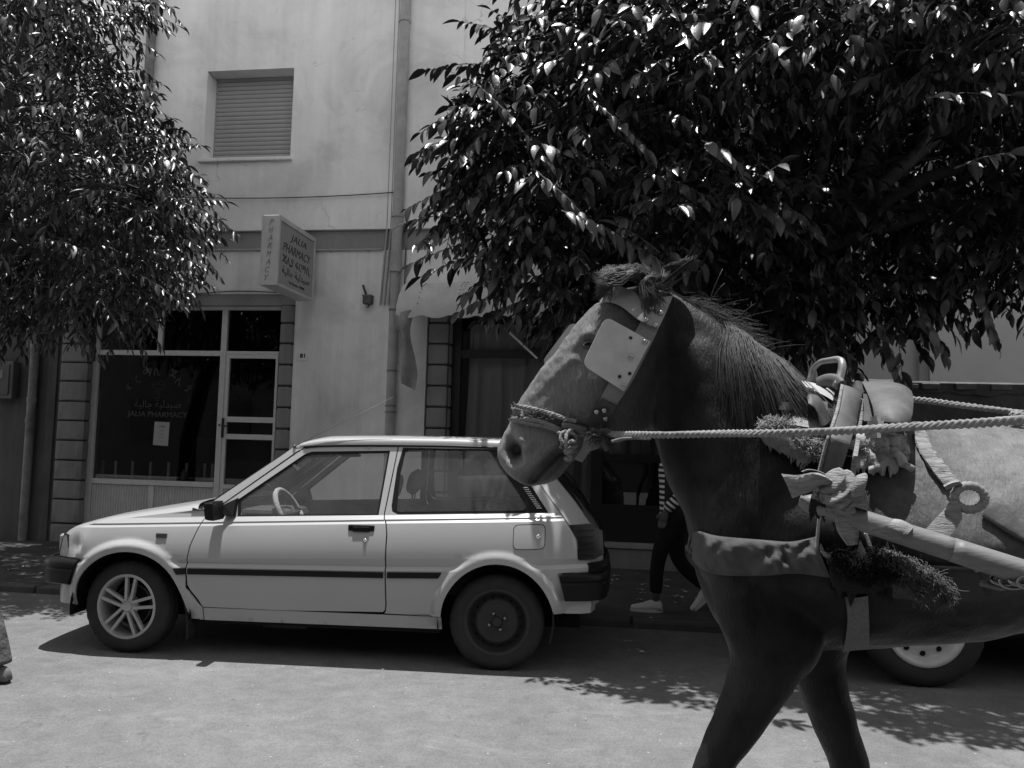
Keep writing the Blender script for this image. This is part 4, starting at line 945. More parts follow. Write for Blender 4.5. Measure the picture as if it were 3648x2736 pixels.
for x, pts in ((.33, [(.295, .40), (.325, .32), (.348, .24), (.352, .14), (.350, .105)]), (2.6, [(2.600, .46), (2.628, .37), (2.632, .28), (2.612, .175)])):
    for s in (1, -1):
        y0, y1 = (.01, .12) if s == 1 else (2*YC-.12, 2*YC-.01)
        mb = MB(); mb.grid([[Vector((a, y0, z)), Vector((a, y1, z))] for a, z in pts]); mb.grid([[Vector((a+.012, y0, z)), Vector((a+.012, y1, z))] for a, z in pts]); mb.grid([[Vector((a, y0, z)), Vector((a+.012, y0, z))] for a, z in pts]); mb.grid([[Vector((a, y1, z)), Vector((a+.012, y1, z))] for a, z in pts])
        build('mud_flap', mb, mat('mud_flap', .02, .7, .2, var=.3) if 'mud_flap' not in bpy.data.materials else bpy.data.materials['mud_flap'], car, local=True)
# interior
it = MB(); it.bbox(.28, .66, .12, 2*YC-.12, .45, .84, .05); it.bbox(.55, .80, .28, .60, .80, .90, .03); build('dashboard', it, M_DASH, car, local=True, sharp=40)
build('door_card', MB().box(.50, 1.60, .055, .075, .32, .86).box(.50, 1.60, 2*YC-.075, 2*YC-.055, .32, .86).box(1.60, 2.62, .075, .09, .62, .90).box(1.60, 2.62, 2*YC-.09, 2*YC-.075, .62, .90), M_DASH, car, local=True)
sw_ = MB(); cw_ = Vector((.845, .41, .865)); nrm = Vector((.86, 0, .5)).normalized(); up_ = Vector((-.5, 0, .86)); n = 32
sw_.tube([cw_+(Vector((0, 1, 0))*math.cos(t)+up_*math.sin(t))*.178 for t in np.linspace(0, 2*math.pi, n+1)], .0185, 8); so_ = build('steering_wheel', sw_, mat('fleece_cover', .3, .95, .1, var=.3, scale=60, bmp=.9, bscale=90, bdist=.01), car, local=True)
sp_ = MB().tube([cw_-Vector((0, .16, 0)), cw_-nrm*.03, cw_+Vector((0, .16, 0))], .016, 6); sp_.ball(cw_-nrm*.03, .05, 8); sp_.cyl(cw_-nrm*.03, cw_-nrm*.25, .03, 10); build('wheel_hub', sp_, M_DASH, car, local=True, under=so_)
for yy in (.39, 2*YC-.39):
    st_ = MB(); st_.bbox(.95, 1.45, yy-.24, yy+.24, .38, .56, .05); st_.bbox(1.36, 1.52, yy-.23, yy+.23, .5, .93, .05, Matrix.Translation((1.44, 0, .5)) @ Matrix.Rotation(R(14), 4, 'Y') @ Matrix.Translation((-1.44, 0, -.5)))
    sb = build('front_seat', st_, M_SEAT, car, local=True, sharp=40)
    hr = MB(); rg = []
    for t in np.linspace(-1, 1, 9): rg.append([Vector((1.545+.02*t+.055*math.cos(q)*math.sqrt(max(.02, 1-abs(t)**3)), yy+.135*math.sin(q)*math.sqrt(max(.05, 1-abs(t)**3.)), 1.065+.095*t)) for q in np.linspace(0, 2*math.pi, 15)[:-1]])
    hr.rings(rg); build('headrest', hr, M_SEAT, car, local=True, under=sb); build('headrest_post', MB().cyl((1.53, yy-.05, .88), (1.54, yy-.05, 1.0), .007, 6).cyl((1.53, yy+.05, .88), (1.54, yy+.05, 1.0), .007, 6), M_STEEL, car, local=True, under=sb)
rs_ = MB().bbox(1.85, 2.3, .17, 2*YC-.17, .4, .60, .05); rs_.bbox(2.25, 2.40, .17, 2*YC-.17, .5, .90, .05); build('rear_seat', rs_, M_SEAT, car, local=True, sharp=40)
build('headliner', MB().grid([[Vector(roof(u, v))-Vector((0, 0, .03)) for v in np.linspace(.12, .88, 9)] for u in np.linspace(0, 1, 6)]), mat('headliner', .3, .9, .1), car, local=True)
rm = MB().bbox(.885, .91, .63, .88, 1.225, 1.285, .01); rm.cyl((.89, YC, 1.28), (.87, YC, 1.34), .008, 6); build('interior_mirror', rm, M_BLK, car, local=True)
for yy in (.40, 2*YC-.40): build('sun_visor', MB().bbox(.93, 1.08, yy-.2, yy+.2, 1.28, 1.30, .008, Matrix.Translation((.93, 0, 1.29)) @ Matrix.Rotation(R(18), 4, 'Y') @ Matrix.Translation((-.93, 0, -1.29))), M_DASH, car, local=True)
build('pale_hoop', MB().tube([(2.28+.12*math.cos(t), .5+.1*math.sin(t*.5), .915+.09*math.sin(t)) for t in np.linspace(0, math.pi, 12)], .018, 8), bpy.data.materials['fleece_cover'], car, local=True)  # pale fleece hoop above the rear seat back
ap0 = Vector((.93, .185, 1.318)); build('antenna', MB().cyl(ap0, ap0+Vector((.63, .03, .335)), .0018, 6).ball(ap0+Vector((.63, .03, .335)), .003, 6).ball(ap0, .012, 6), M_DARKSTEEL, car, local=True)
# wheels
def tyre(mb, Rt, rr, w_, M, n=96):
    prof = [(rr-.012, w_*.46), (rr, w_*.46), (rr+.012, w_*.5), ((rr+Rt)/2, w_*.58), (Rt-.022, w_*.52), (Rt-.006, w_*.43), (Rt, w_*.34), (Rt, w_*.2), (Rt-.007, w_*.18), (Rt-.007, w_*.14), (Rt, w_*.12)]
    prof = [(r, -y) for r, y in prof]+[(r, y) for r, y in prof[::-1]]
    pts = []
    for k in range(n):
        q = 2*math.pi*k/n; lug = -.0045 if k % 3 == 0 else 0; row = []
        for i, (r, y) in enumerate(prof):
            rr2 = r+(lug if i in (4, 5, 6, 15, 16, 17) else 0); rr2 = min(rr2, 1e9)
            p = Vector((rr2*math.cos(q), y, rr2*math.sin(q))); row.append(M @ p)
        pts.append(row)
    mb.grid(pts, True, closeu=True)
def wheel(x, yo, mirror, steer, kind):
    Rt, w_ = .29, .155; yc_ = w_*.56
    Mw = Matrix.Translation((x, yo+(yc_ if not mirror else -yc_), Rt-.004)) @ Matrix.Rotation(R(steer), 4, 'Z') @ (Matrix.Rotation(math.pi, 4, 'Z') if mirror else Matrix.Identity(4))
    t = MB(); tyre(t, Rt, .198, w_, Mw); wo_ = build('wheel', MB().lathe([(.05, -.02), (.12, -.01), (.14, .04), (.05, .05)], 24, M=Mw), M_UNDER, car, local=True)
    build('tyre', t, M_RUB, car, local=True, sharp=50, under=wo_)
    if kind == 'alloy':
        rim = MB().lathe([(.199, -.06), (.203, -.073), (.198, -.077), (.186, -.075), (.180, -.060), (.176, .06), (.199, .065)], 64, M=Mw); build('rim', rim, M_ALLOY, car, local=True, sharp=45, under=wo_)
        for k in range(5):
            for s in (-1, 1):
                a = R(84+72*k); c_, s_n = math.cos(a), math.sin(a)
                def q(r, off, y): return Mw @ Vector((r*c_-off*s_n, y, r*s_n+off*c_))
                i0, i1 = .013, .031; b = MB(); y0, y1 = -.063, -.068
                w0, w1 = .0085, .0095
                b.add([q(.03, s*(i0-w0*.6), y0), q(.03, s*(i0+w0*1.5), y0), q(.183, s*(i1+w1), y1), q(.183, s*(i1-w1), y1), q(.03, s*(i0-w0*.6), y0+.03), q(.03, s*(i0+w0*1.5), y0+.03), q(.183, s*(i1+w1), y1+.02), q(.183, s*(i1-w1), y1+.02)], [(0, 1, 2, 3), (7, 6, 5, 4), (0, 4, 5, 1), (1, 5, 6, 2), (2, 6, 7, 3), (3, 7, 4, 0)])
                build('spoke', b, M_ALLOY, car, local=True, under=wo_)
        build('hub_cap', MB().lathe([(0, -.072), (.022, -.072), (.030, -.069), (.033, -.060), (.05, -.05), (.062, -.04), (.062, .0)], 28, M=Mw), M_ALLOY, car, local=True, sharp=40, under=wo_)
        for k in range(4):
            a = R(45+90*k); build('lug_nut', MB().lathe([(0, -.062), (.006, -.062), (.009, -.055), (.009, -.04), (.016, -.05), (.018, -.03)], 10, (.05*math.cos(a), 0, .05*math.sin(a)), M=Mw), M_DARKSTEEL, car, local=True, under=wo_)
        build('brake_disc', MB().lathe([(.06, -.005), (.13, -.005), (.13, .01), (.06, .01)], 32, M=Mw), mat('brake_disc', .12, .4, .5, metal=.6) if 'brake_disc' not in bpy.data.materials else bpy.data.materials['brake_disc'], car, local=True, under=wo_)
    else:
        n = 96; prof = [(.201, -.07), (.204, -.076), (.196, -.078), (.182, -.070), (.175, -.052), (.168, -.028), (.160, -.018), (.15, -.022), (.135, -.034), (.128, -.042), (.118, -.046), (.10, -.044), (.06, -.030), (.045, -.032), (.030, -.04), (.028, -.052), (.018, -.055), (0, -.055)]
        build('rim', MB().lathe(prof, n, M=Mw), M_STEELW, car, local=True, sharp=60, under=wo_)
        for k in range(16):
            a = 2*math.pi*(k+.5)/16; build('vent_hole', MB().lathe([(0, -.0002), (.0095, -.0002), (.0105, .004)], 10, M=Mw @ Matrix.Translation((.143*math.cos(a), -.029, .143*math.sin(a)))), M_UNDER, car, local=True, under=wo_)
        for k in range(4):
            a = R(25+90*k); build('lug_nut', MB().lathe([(0, -.052), (.006, -.052), (.009, -.046), (.009, -.028)], 8, (.052*math.cos(a), 0, .052*math.sin(a)), M=Mw), mat('worn_nut', .3, .4, .5, metal=.7) if 'worn_nut' not in bpy.data.materials else bpy.data.materials['worn_nut'], car, local=True, under=wo_)
M_ALLOY = mat('alloy_silver', .42, .35, .5, metal=.35, var=.15, scale=12); M_STEELW = mat('black_steel_rim', .02, .55, .4, var=.35, scale=14)
wheel(-.045, .004, False, -5, 'alloy'); wheel(-.045, 2*YC-.004, True, -5, 'alloy'); wheel(2.292, .004, False, 0, 'steel'); wheel(2.292, 2*YC-.004, True, 0, 'steel')

# ================================================================ dark pickup parked behind the horse
PK = Vector((1.73, 5.25, 0)); pk = thing('parked_pickup', PK, 'dark pickup with pale steel wheels parked under the large tree', 'pickup', rz=R(3))
M_PK = mat('pickup_paint', .03, .35, .5, var=.2, coat=.3)
def pbody(poly, y0, y1): return MB().prism(poly, y0, y1)
aF = [(0+.43*math.cos(t), .36+.43*math.sin(t)) for t in np.linspace(R(170), R(10), 14)]; aR = [(2.85+.43*math.cos(t), .36+.43*math.sin(t)) for t in np.linspace(R(170), R(10), 14)]
low = [(-.75, .45)]+[(-.43, .45)]+aF+[(.44, .42), (2.40, .42)]+aR+[(3.30, .45), (3.9, .5), (3.92, 1.05), (1.9, 1.08), (1.88, 1.10), (.55, 1.10), (-.55, 1.0), (-.78, .88)]
b = MB(); n = len(low)
for y0, y1 in ((.02, .10), (1.55, 1.63)): b.prism(low[::-1], y0, y1)
build('body_side', b, M_PK, pk, local=True)
build('bonnet', MB().bbox(-.76, .55, .101, 1.549, .62, 1.04, .05), M_PK, pk, local=True); build('load_bed', MB().box(1.9, 3.9, .101, 1.549, .55, .62).box(1.9, 1.95, .101, 1.549, .62, 1.06).box(3.85, 3.9, .101, 1.549, .62, 1.04), M_PK, pk, local=True)
cabp = [(.42, 1.06), (1.86, 1.06), (1.80, 1.60), (1.0, 1.64), (.88, 1.60)]
build('cab', MB().prism([(.42, 1.04), (1.86, 1.04), (1.84, 1.16), (.52, 1.14)], .06, 1.59).prism([(.90, 1.57), (1.81, 1.55), (1.78, 1.62), (1.0, 1.645)], .16, 1.49).box(1.76, 1.86, .1, 1.55, 1.1, 1.58).box(.5, 1.8, .11, 1.54, .5, 1.05), M_PK, pk, local=True)
for y in (.12, 1.53): build('pillar', MB().tube([(.50, y-.04 if y < 1 else y+.04, 1.10), (.92, y+.05 if y < 1 else y-.05, 1.6)], .035, 6).tube([(1.25, y-.04 if y < 1 else y+.04, 1.10), (1.3, y+.05 if y < 1 else y-.05, 1.6)], .03, 6), M_PK, pk, local=True)
for y, yy in ((.09, .17), (1.56, 1.48)): build('side_window', MB().add([(.55, y, 1.14), (1.78, y, 1.14), (1.76, yy, 1.58), (.95, yy, 1.58)], [(0, 1, 2, 3)]), M_CARG, pk, local=True)
build('windscreen', MB().add([(.5, .12, 1.13), (.5, 1.53, 1.13), (.93, 1.46, 1.59), (.93, .19, 1.59)], [(0, 1, 2, 3)]), M_CARG, pk, local=True)
build('bumper', MB().bbox(-.90, -.74, .05, 1.6, .42, .62, .03), M_BLK, pk, local=True); build('grille', MB().bbox(-.80, -.755, .35, 1.3, .66, .9, .01), M_BLK, pk, local=True)
for y in (.12, 1.31): build('head_lamp', MB().bbox(-.80, -.752, y, y+.22, .70, .9, .02), hlm, pk, local=True)
build('chassis', MB().box(-.7, 3.8, .35, 1.3, .36, .5), M_UNDER, pk, local=True)
M_PALER = mat('pale_steel_rim', .42, .4, .4, var=.2, scale=10)
for x in (0, 2.85):
    for mir in (False, True):
        Mw = Matrix.Translation((x, .13 if not mir else 1.52, .346)) @ (Matrix.Rotation(math.pi, 4, 'Z') if mir else Matrix.Identity(4))
        wo_ = build('wheel', MB().lathe([(.205, -.08), (.225, -.095), (.232, -.10), (.225, -.105), (.205, -.10), (.19, -.07), (.185, -.045), (.175, -.04), (.14, -.05), (.115, -.055), (.10, -.05), (.085, -.075), (.05, -.08), (0, -.08)], 64, M=Mw), M_PALER, pk, local=True, sharp=60)
        t = MB(); tyre(t, .35, .228, .2, Mw); build('tyre', t, M_RUB, pk, local=True, sharp=50, under=wo_)
        for k in range(10):
            a = 2*math.pi*(k+.5)/10; build('vent_hole', MB().lathe([(0, -.0002), (.016, -.0002), (.018, .006)], 12, M=Mw @ Matrix.Translation((.157*math.cos(a), -.049, .157*math.sin(a)))), M_UNDER, pk, local=True, under=wo_)

# ================================================================ the horse
HY = 2.0                                                        # its median plane
h1 = crop(1700, 900, 1.8436); h5 = crop(2300, 1800, 1.641); h4 = crop(2500, 1200, 1.6594); hm_ = crop(2600, 1250, 3.16); hn_ = crop(2700, 1600, 2.3333)
fullc = lambda u, v: (u, v)
def MP(c, p, y=HY): q = onY(*c(*p), y); return Vector((q.x, q.z))
NR = 40
def ring(T, B, w, y0=HY, e=2.0, wt=1.0, wb=1.0):
    """closed section between two points of the median plane; wt and wb scale the width above and below"""
    c = (T+B)/2; a = (T-B)/2; out = []
    for k in range(NR):
        q = 2*math.pi*k/NR; s, co = math.sin(q), math.cos(q)
        ss = math.copysign(abs(s)**(2/e), s); cc = math.copysign(abs(co)**(2/e), co)
        f = wt if s > 0 else wb; f = 1+(f-1)*abs(s)
        p = c+a*ss; out.append(Vector((p.x, y0+w*cc*f, p.y)))
    return out
def resample(keys, n):
    K = np.array(keys, dtype=float); t = np.linspace(0, len(K)-1, n); out = []
    P = [Vector(k) if len(k) <= 4 else None for k in keys]
    for q in t:
        k = min(int(q), len(K)-2); f = q-k; p0, p1, p2, p3 = K[max(k-1, 0)], K[k], K[k+1], K[min(k+2, len(K)-1)]
        out.append(.5*(2*p1+(p2-p0)*f+(2*p0-5*p1+4*p2-p3)*f*f+(3*p1-p0-3*p2+p3)*f**3))
    return out
def body(keys, n, cap=True, **k):
    """keys: (T, B, width[, wt, wb]) in the median plane"""
    A = [(T.x, T.y, B.x, B.y, w, *(r if r else (1, 1))) for (T, B, w, *r) in keys]
    rg = [ring(Vector((a[0], a[1])), Vector((a[2], a[3])), a[4], wt=a[5], wb=a[6], **k) for a in resample(A, n)]
    return rg
hb_ = MB()
trunk = [(MP(fullc, (2800, 1500)), MP(h5, (262, 250)), .10, .8, 1.0), (MP(fullc, (2830, 1420)), MP(h5, (300, 420)), .155, .75, 1.0), (MP(fullc, (2880, 1400)), MP(h5, (440, 700)), .21, .65, 1.0), (MP(fullc, (2960, 1408)), MP(h5, (760, 830)), .245, .6, 1.0), (MP(fullc, (3080, 1452)), MP(h5, (1150, 828)), .265, .6, .95), (MP(fullc, (3250, 1497)), MP(h5, (1500, 800)), .285, .7, .95),
         (MP(fullc, (3450, 1508)), MP(h5, (1850, 780)), .30, .7, .95), (MP(fullc, (3648, 1505)), MP(h5, (2212, 712)), .30, .7, .95), (Vector((1.10, 1.455)), Vector((1.08, 1.02)), .285, .75, .9), (Vector((1.32, 1.475)), Vector((1.30, 1.03)), .26, 1, .9), (Vector((1.50, 1.44)), Vector((1.50, 1.02)), .22, 1, 1), (Vector((1.62, 1.32)), Vector((1.60, 1.05)), .13, 1, 1)]
hb_.rings(body(trunk, 60))
neck = [(MP(h1, (1235, 215)), MP(h1, (1150, 1120)), .066, .8, 1), (MP(h1, (1400, 330)), MP(h1, (1170, 1235)), .084, .95, 1), (MP(h1, (1560, 440)), MP(h1, (1215, 1400)), .10, 1.0, .95), (MP(h1, (1720, 590)), MP(h1, (1290, 1590)), .12, 1.0, .95), (MP(h1, (1870, 720)), MP(h5, (225, 60)), .146, .98, .95), (MP(fullc, (2790, 1350)), MP(h5, (262, 200)), .168, .9, 1), (MP(fullc, (2880, 1400)), MP(h5, (330, 420)), .19, .75, 1), (MP(fullc, (2980, 1440)), MP(h5, (600, 600)), .2, .8, 1)]
hb_.rings(body(neck, 44, e=2.9))
head = [(MP(h1, (1250, 215)), MP(h1, (1310, 700)), .05, 1, 1), (MP(h1, (1080, 225)), MP(h1, (1275, 900)), .078, 1, .9), (MP(h1, (900, 258)), MP(h1, (1235, 1040)), .094, .95, .75), (MP(h1, (765, 352)), MP(h1, (1165, 1130)), .10, .95, .62), (MP(h1, (645, 475)), MP(h1, (1085, 1185)), .096, .92, .6), (MP(h1, (535, 622)), MP(h1, (985, 1225)), .082, .9, .62), (MP(h1, (430, 760)), MP(h1, (870, 1262)), .066, .9, .66), (MP(h1, (335, 888)), MP(h1, (755, 1305)), .055, .9, .7),
        (MP(h1, (265, 990)), MP(h1, (655, 1352)), .05, .9, .75), (MP(h1, (215, 1105)), MP(h1, (585, 1412)), .051, .9, .8), (MP(h1, (165, 1210)), MP(h1, (535, 1480)), .056, .9, .8), (MP(h1, (133, 1290)), MP(h1, (480, 1512)), .055, .9, .8), (MP(h1, (140, 1360)), MP(h1, (410, 1535)), .047, .9, .9), (MP(h1, (190, 1435)), MP(h1, (345, 1535)), .034, 1, 1), (MP(h1, (235, 1478)), MP(h1, (305, 1525)), .016, 1, 1)]
hb_.rings(body(head, 60, e=2.25))
def leg(keys, y0, n=40):
    """keys: (left x,z right x,z half width)"""
    rg = []
    for a in resample([(l[0], l[1], r[0], r[1], w, dy) for l, r, w, dy in keys], n): rg.append(ring(Vector((a[0], a[1])), Vector((a[2], a[3])), a[4], y0=y0+a[5]))
    hb_.rings(rg)
def LP(p, q, y): a = MP(h5, p, y); b = MP(h5, q, y); return (a.x, a.y), (b.x, b.y)
yn, yf_ = 1.86, 2.14
leg([(*LP((440, 300), (1060, 330), yn), .07, .07), (*LP((395, 480), (1090, 520), yn), .095, .04), (*LP((415, 660), (1065, 690), yn), .10, .02), (*LP((480, 830), (1020, 850), yn), .092, 0), (*LP((478, 980), (930, 985), yn), .082, 0), (*LP((425, 1150), (825, 1130), yn), .070, 0), (*LP((345, 1350), (670, 1340), yn), .060, 0), (*LP((262, 1550), (528, 1540), yn), .05, 0),
     ((.085, .56), (.175, .555), .042, 0), ((.062, .47), (.150, .455), .046, 0), ((.060, .40), (.130, .39), .038, 0), ((.062, .30), (.118, .295), .028, 0), ((.062, .18), (.122, .18), .034, 0), ((.045, .12), (.110, .10), .032, 0), ((.01, .06), (.12, .05), .046, 0), ((-.01, .0), (.125, .0), .055, 0)], yn)
leg([(*LP((780, 420), (1240, 500), yf_), .075, -.05), (*LP((800, 700), (1220, 720), yf_), .09, -.02), (*LP((850, 900), (1165, 905), yf_), .078, 0), (*LP((895, 1085), (1178, 1075), yf_), .066, 0), (*LP((955, 1230), (1222, 1215), yf_), .058, 0), (*LP((1030, 1420), (1275, 1400), yf_), .052, 0), (*LP((1080, 1560), (1315, 1545), yf_), .047, 0),
     ((.475, .52), (.57, .53), .042, 0), ((.505, .44), (.60, .45), .044, 0), ((.535, .37), (.615, .385), .035, 0), ((.58, .27), (.64, .28), .027, 0), ((.60, .16), (.665, .17), .032, 0), ((.585, .10), (.66, .11), .03, 0), ((.55, .05), (.67, .07), .044, 0), ((.53, .0), (.68, .01), .05, 0)], yf_)
for y0, dx in ((1.83, 0), (2.17, -.18)):                          # hind legs, out of the picture
    leg([((1.22+dx*.3, 1.3), (1.62, 1.28), .10, .03), ((1.24+dx*.4, 1.1), (1.66, 1.1), .11, 0), ((1.30+dx*.6, .9), (1.62+dx*.5, .92), .085, 0), ((1.42+dx, .7), (1.62+dx, .72), .06, 0), ((1.53+dx, .56), (1.66+dx, .60), .042, 0), ((1.58+dx, .48), (1.67+dx, .5), .04, 0), ((1.56+dx, .35), (1.625+dx, .36), .03, 0), ((1.53+dx, .2), (1.60+dx, .2), .036, 0), ((1.49+dx, .12), (1.565+dx, .11), .033, 0), ((1.45+dx, .05), (1.57+dx, .05), .05, 0), ((1.44+dx, 0), (1.58+dx, 0), .056, 0)], y0)
# one continuous surface
me = bpy.data.meshes.new('tmp'); me.from_pydata([tuple(p) for p in hb_.v], [], hb_.f)
bm = bmesh.new(); bm.from_mesh(me); bmesh.ops.recalc_face_normals(bm, faces=bm.faces); bm.to_mesh(me); bm.free()
def remesh(me, vox, smooth_it, fac=.5):
    ob = bpy.data.objects.new('tmp', me); COL.objects.link(ob)
    md = ob.modifiers.new('r', 'REMESH'); md.mode = 'VOXEL'; md.voxel_size = vox; md.adaptivity = 0
    ms = ob.modifiers.new('s', 'SMOOTH'); ms.factor = fac; ms.iterations = smooth_it
    bpy.context.view_layer.update()
    m2 = bpy.data.meshes.new_from_object(ob.evaluated_get(bpy.context.evaluated_depsgraph_get())); bpy.data.objects.remove(ob)
    return m2
hme = remesh(me, .0068, 12)
V = np.zeros(len(hme.vertices)*3); hme.vertices.foreach_get('co', V); V = V.reshape(-1, 3)
bvh = BVHTree.FromPolygons([tuple(p) for p in V], [tuple(p.vertices) for p in hme.polygons])
def hit(px, py, y=None):
    d = ray(px, py); h = bvh.ray_cast(EYEP, d.normalized(), 12)
    return (h[0], h[1]) if h[0] is not None else (onY(px, py, y if y else HY-.05), Vector((0, -1, 0)))
def brush(p, rad, amt, direction=None, mirror=True, el=None):
    """push the skin along a direction around a point, on both sides of the animal"""
    for s in ((1, -1) if mirror else (1,)):
        c = np.array(p, dtype=float)
        if s == -1: c[1] = 2*HY-c[1]
        dv = V-c
        if el is not None:
            ax, k = np.array(el[0], float), el[1]; al = dv @ ax; dv = dv-np.outer(al*(1-1/k), ax)
        d2 = (dv**2).sum(1); w_ = np.exp(-d2/(rad*rad)); w_[d2 > 9*rad*rad] = 0
        dd = np.array(direction if direction is not None else (0, -1, 0), float)
        if s == -1: dd = dd*np.array((1, -1, 1))
        V[:] += np.outer(w_*amt, dd)
def bpx(c, u, v, rad, amt, **k): brush(hit(*c(u, v))[0], rad, amt, **k)
AXH = np.array((-.72, 0, -.69))                                   # along the head
bpx(h1, 690, 600, .034, -.006)                                    # hollow above the eye, the brow, the eye
bpx(h1, 700, 545, .020, .016); bpx(h1, 630, 610, .016, .010)
bpx(h1, 735, 600, .013, -.012); bpx(h1, 735, 605, .009, .010)
for t in np.linspace(0, 1, 7): bpx(h1, 620-250*t, 700+150*t*1.6, .013, .009*(1-.4*t))     # facial crest
for t in np.linspace(0, 1, 5): bpx(h1, 560-190*t, 760+190*t, .022, -.005)
bpx(h1, 960, 900, .07, .012); bpx(h1, 900, 1150, .03, -.006)      # cheek
nz = hit(*h1(240, 1300))[0]
bpx(h1, 262, 1225, .016, .012); bpx(h1, 200, 1262, .014, .008); bpx(h1, 318, 1290, .014, .014); bpx(h1, 300, 1235, .014, .010)   # rim of the nostril, then its hollow
for k_ in range(3): brush(nz+Vector((0, .022*k_, 0)), .0195, -.032, el=((.30, 0, -.95), 1.45), mirror=True)
brush(nz+Vector((.004, .006, -.022)), .011, -.02)
for t in np.linspace(0, 1, 16): bpx(h1, 370+165*t, 1490-175*t, .0095, -.020, el=((.68, 0, .73), 1.6))   # mouth
for t in np.linspace(0, 1, 6): bpx(h1, 395+150*t, 1435-170*t, .016, .008); bpx(h1, 420+140*t, 1510-150*t, .014, .007)
bpx(h1, 470, 1480, .02, .008); bpx(h1, 400, 1400, .03, .005)
for u, v, r_, a_ in ((560, 500, .05, .010), (820, 480, .05, .012), (700, 640, .06, -.008), (480, 640, .03, -.008), (940, 700, .05, -.008)): bpx(h5, u, v, r_, a_)
for t in np.linspace(0, 1, 8): bpx(h1, 1300+130*t, 760+640*t, .03, -.010); bpx(h1, 1420+160*t, 620+640*t, .04, .008)
import mathutils.noise as nz0
NV = np.zeros(len(hme.vertices)*3); hme.vertices.foreach_set('co', V.ravel()); hme.update(); hme.vertices.foreach_get('normal', NV); NV = NV.reshape(-1, 3)
amp = np.array([.0045*nz0.noise(Vector(p)*11)+.0022*nz0.noise(Vector(p)*26+Vector((3, 1, 2)))+(.0016*nz0.noise(Vector(p)*75) if p[0] < -.05 else 0) for p in V]); V += NV*amp[:, None]
hme.vertices.foreach_set('co', V.ravel()); hme.update()
bvh = BVHTree.FromPolygons([tuple(p) for p in V], [tuple(p.vertices) for p in hme.polygons])
def coat_material():
    mt, nt, b, out = nodes('horse_coat'); v = coords(nt)
    st = noise(nt, 1.0, 6, .65, coords(nt, (190, 60, 60), rot=(0, R(35), 0)))
    c = ramp(nt, noise(nt, 3.2, 6, .6, v), [(.3, .004), (.7, .009)])
    c = mixc(nt, c, ramp(nt, st, [(.3, .8), (.7, 1.25)]), 1.0, 'MULTIPLY')
    sx = nt.nodes.new('ShaderNodeSeparateXYZ'); nt.links.new(v, sx.inputs[0])
    zq = nt.nodes.new('ShaderNodeMath'); zq.operation = 'MULTIPLY'; nt.links.new(sx.outputs['Z'], zq.inputs[0]); zq.inputs[1].default_value = .5
    # dusty barrel and pale face and muzzle, colour lightened further where sun strikes
    ax_ = nt.nodes.new('ShaderNodeMath'); ax_.operation = 'MULTIPLY_ADD'; nt.links.new(noise(nt, 9, 5, .7, v), ax_.inputs[0]); ax_.inputs[1].default_value = .22; nt.links.new(sx.outputs['X'], ax_.inputs[2])
    rp = ramp(nt, ax_.outputs[0], [(.56, 0), (.80, 1)]); dn = ramp(nt, noise(nt, 26, 6, .75, v), [(.25, .06), (.75, .17)]); c = mixc(nt, c, dn, mixc(nt, rp, ramp(nt, zq.outputs[0], [(.52, 0), (.64, .95)]), 1.0, 'MULTIPLY'))
    xo = nt.nodes.new('ShaderNodeMath'); xo.operation = 'ADD'; nt.links.new(sx.outputs['X'], xo.inputs[0]); xo.inputs[1].default_value = .4; rf = ramp(nt, xo.outputs[0], [(.10, .95), (.26, .7), (.38, .2), (.48, 0)]); c = mixc(nt, c, ramp(nt, st, [(.3, .14), (.7, .24)]), rf)
    mz = nt.nodes.new('ShaderNodeMath'); mz.operation = 'MULTIPLY_ADD'; nt.links.new(sx.outputs['X'], mz.inputs[0]); mz.inputs[1].default_value = -.75; nt.links.new(sx.outputs['Z'], mz.inputs[2]); mz2 = nt.nodes.new('ShaderNodeMath'); mz2.operation = 'SUBTRACT'; nt.links.new(mz.outputs[0], mz2.inputs[0]); mz2.inputs[1].default_value = 1.0; mf = ramp(nt, mz2.outputs[0], [(.47, .75), (.52, 0)]); mx_ = ramp(nt, sx.outputs['X'], [(-.0, 0), (.001, 0)]); xm = nt.nodes.new('ShaderNodeMath'); xm.operation = 'LESS_THAN'; nt.links.new(sx.outputs['X'], xm.inputs[0]); xm.inputs[1].default_value = -.14; c = mixc(nt, c, .03, mixc(nt, mf, xm.outputs[0], 1.0, 'MULTIPLY'))
    rl = ramp(nt, sx.outputs['Z'], [(.62, 1), (.85, 0)]); c = mixc(nt, c, .012, rl)
    nt.links.new(c, b.inputs['Base Color']); b.inputs['Roughness'].default_value = .48; nt.links.new(ramp(nt, noise(nt, 7, 6, .7, v), [(.3, .08), (.75, .3)]), b.inputs['Specular IOR Level'])
    n1 = bump(nt, b, st, .6, .005); bump(nt, b, noise(nt, 16, 6, .65, v), .22, .008, n1)
    return mt
M_COAT = coat_material()
hs = thing('horse', (.6, HY, 0), 'brown horse in blinkers and harness walking past the parked hatchback', 'horse')
hme.name = 'body'
for o_v in [0]:
    W_ = V-np.array((.6, HY, 0)); hme.vertices.foreach_set('co', W_.ravel())
hme.polygons.foreach_set('use_smooth', [True]*len(hme.polygons)); hme.materials.clear(); hme.materials.append(M_COAT); hme.update()
hbo = link('body', hme, hs)
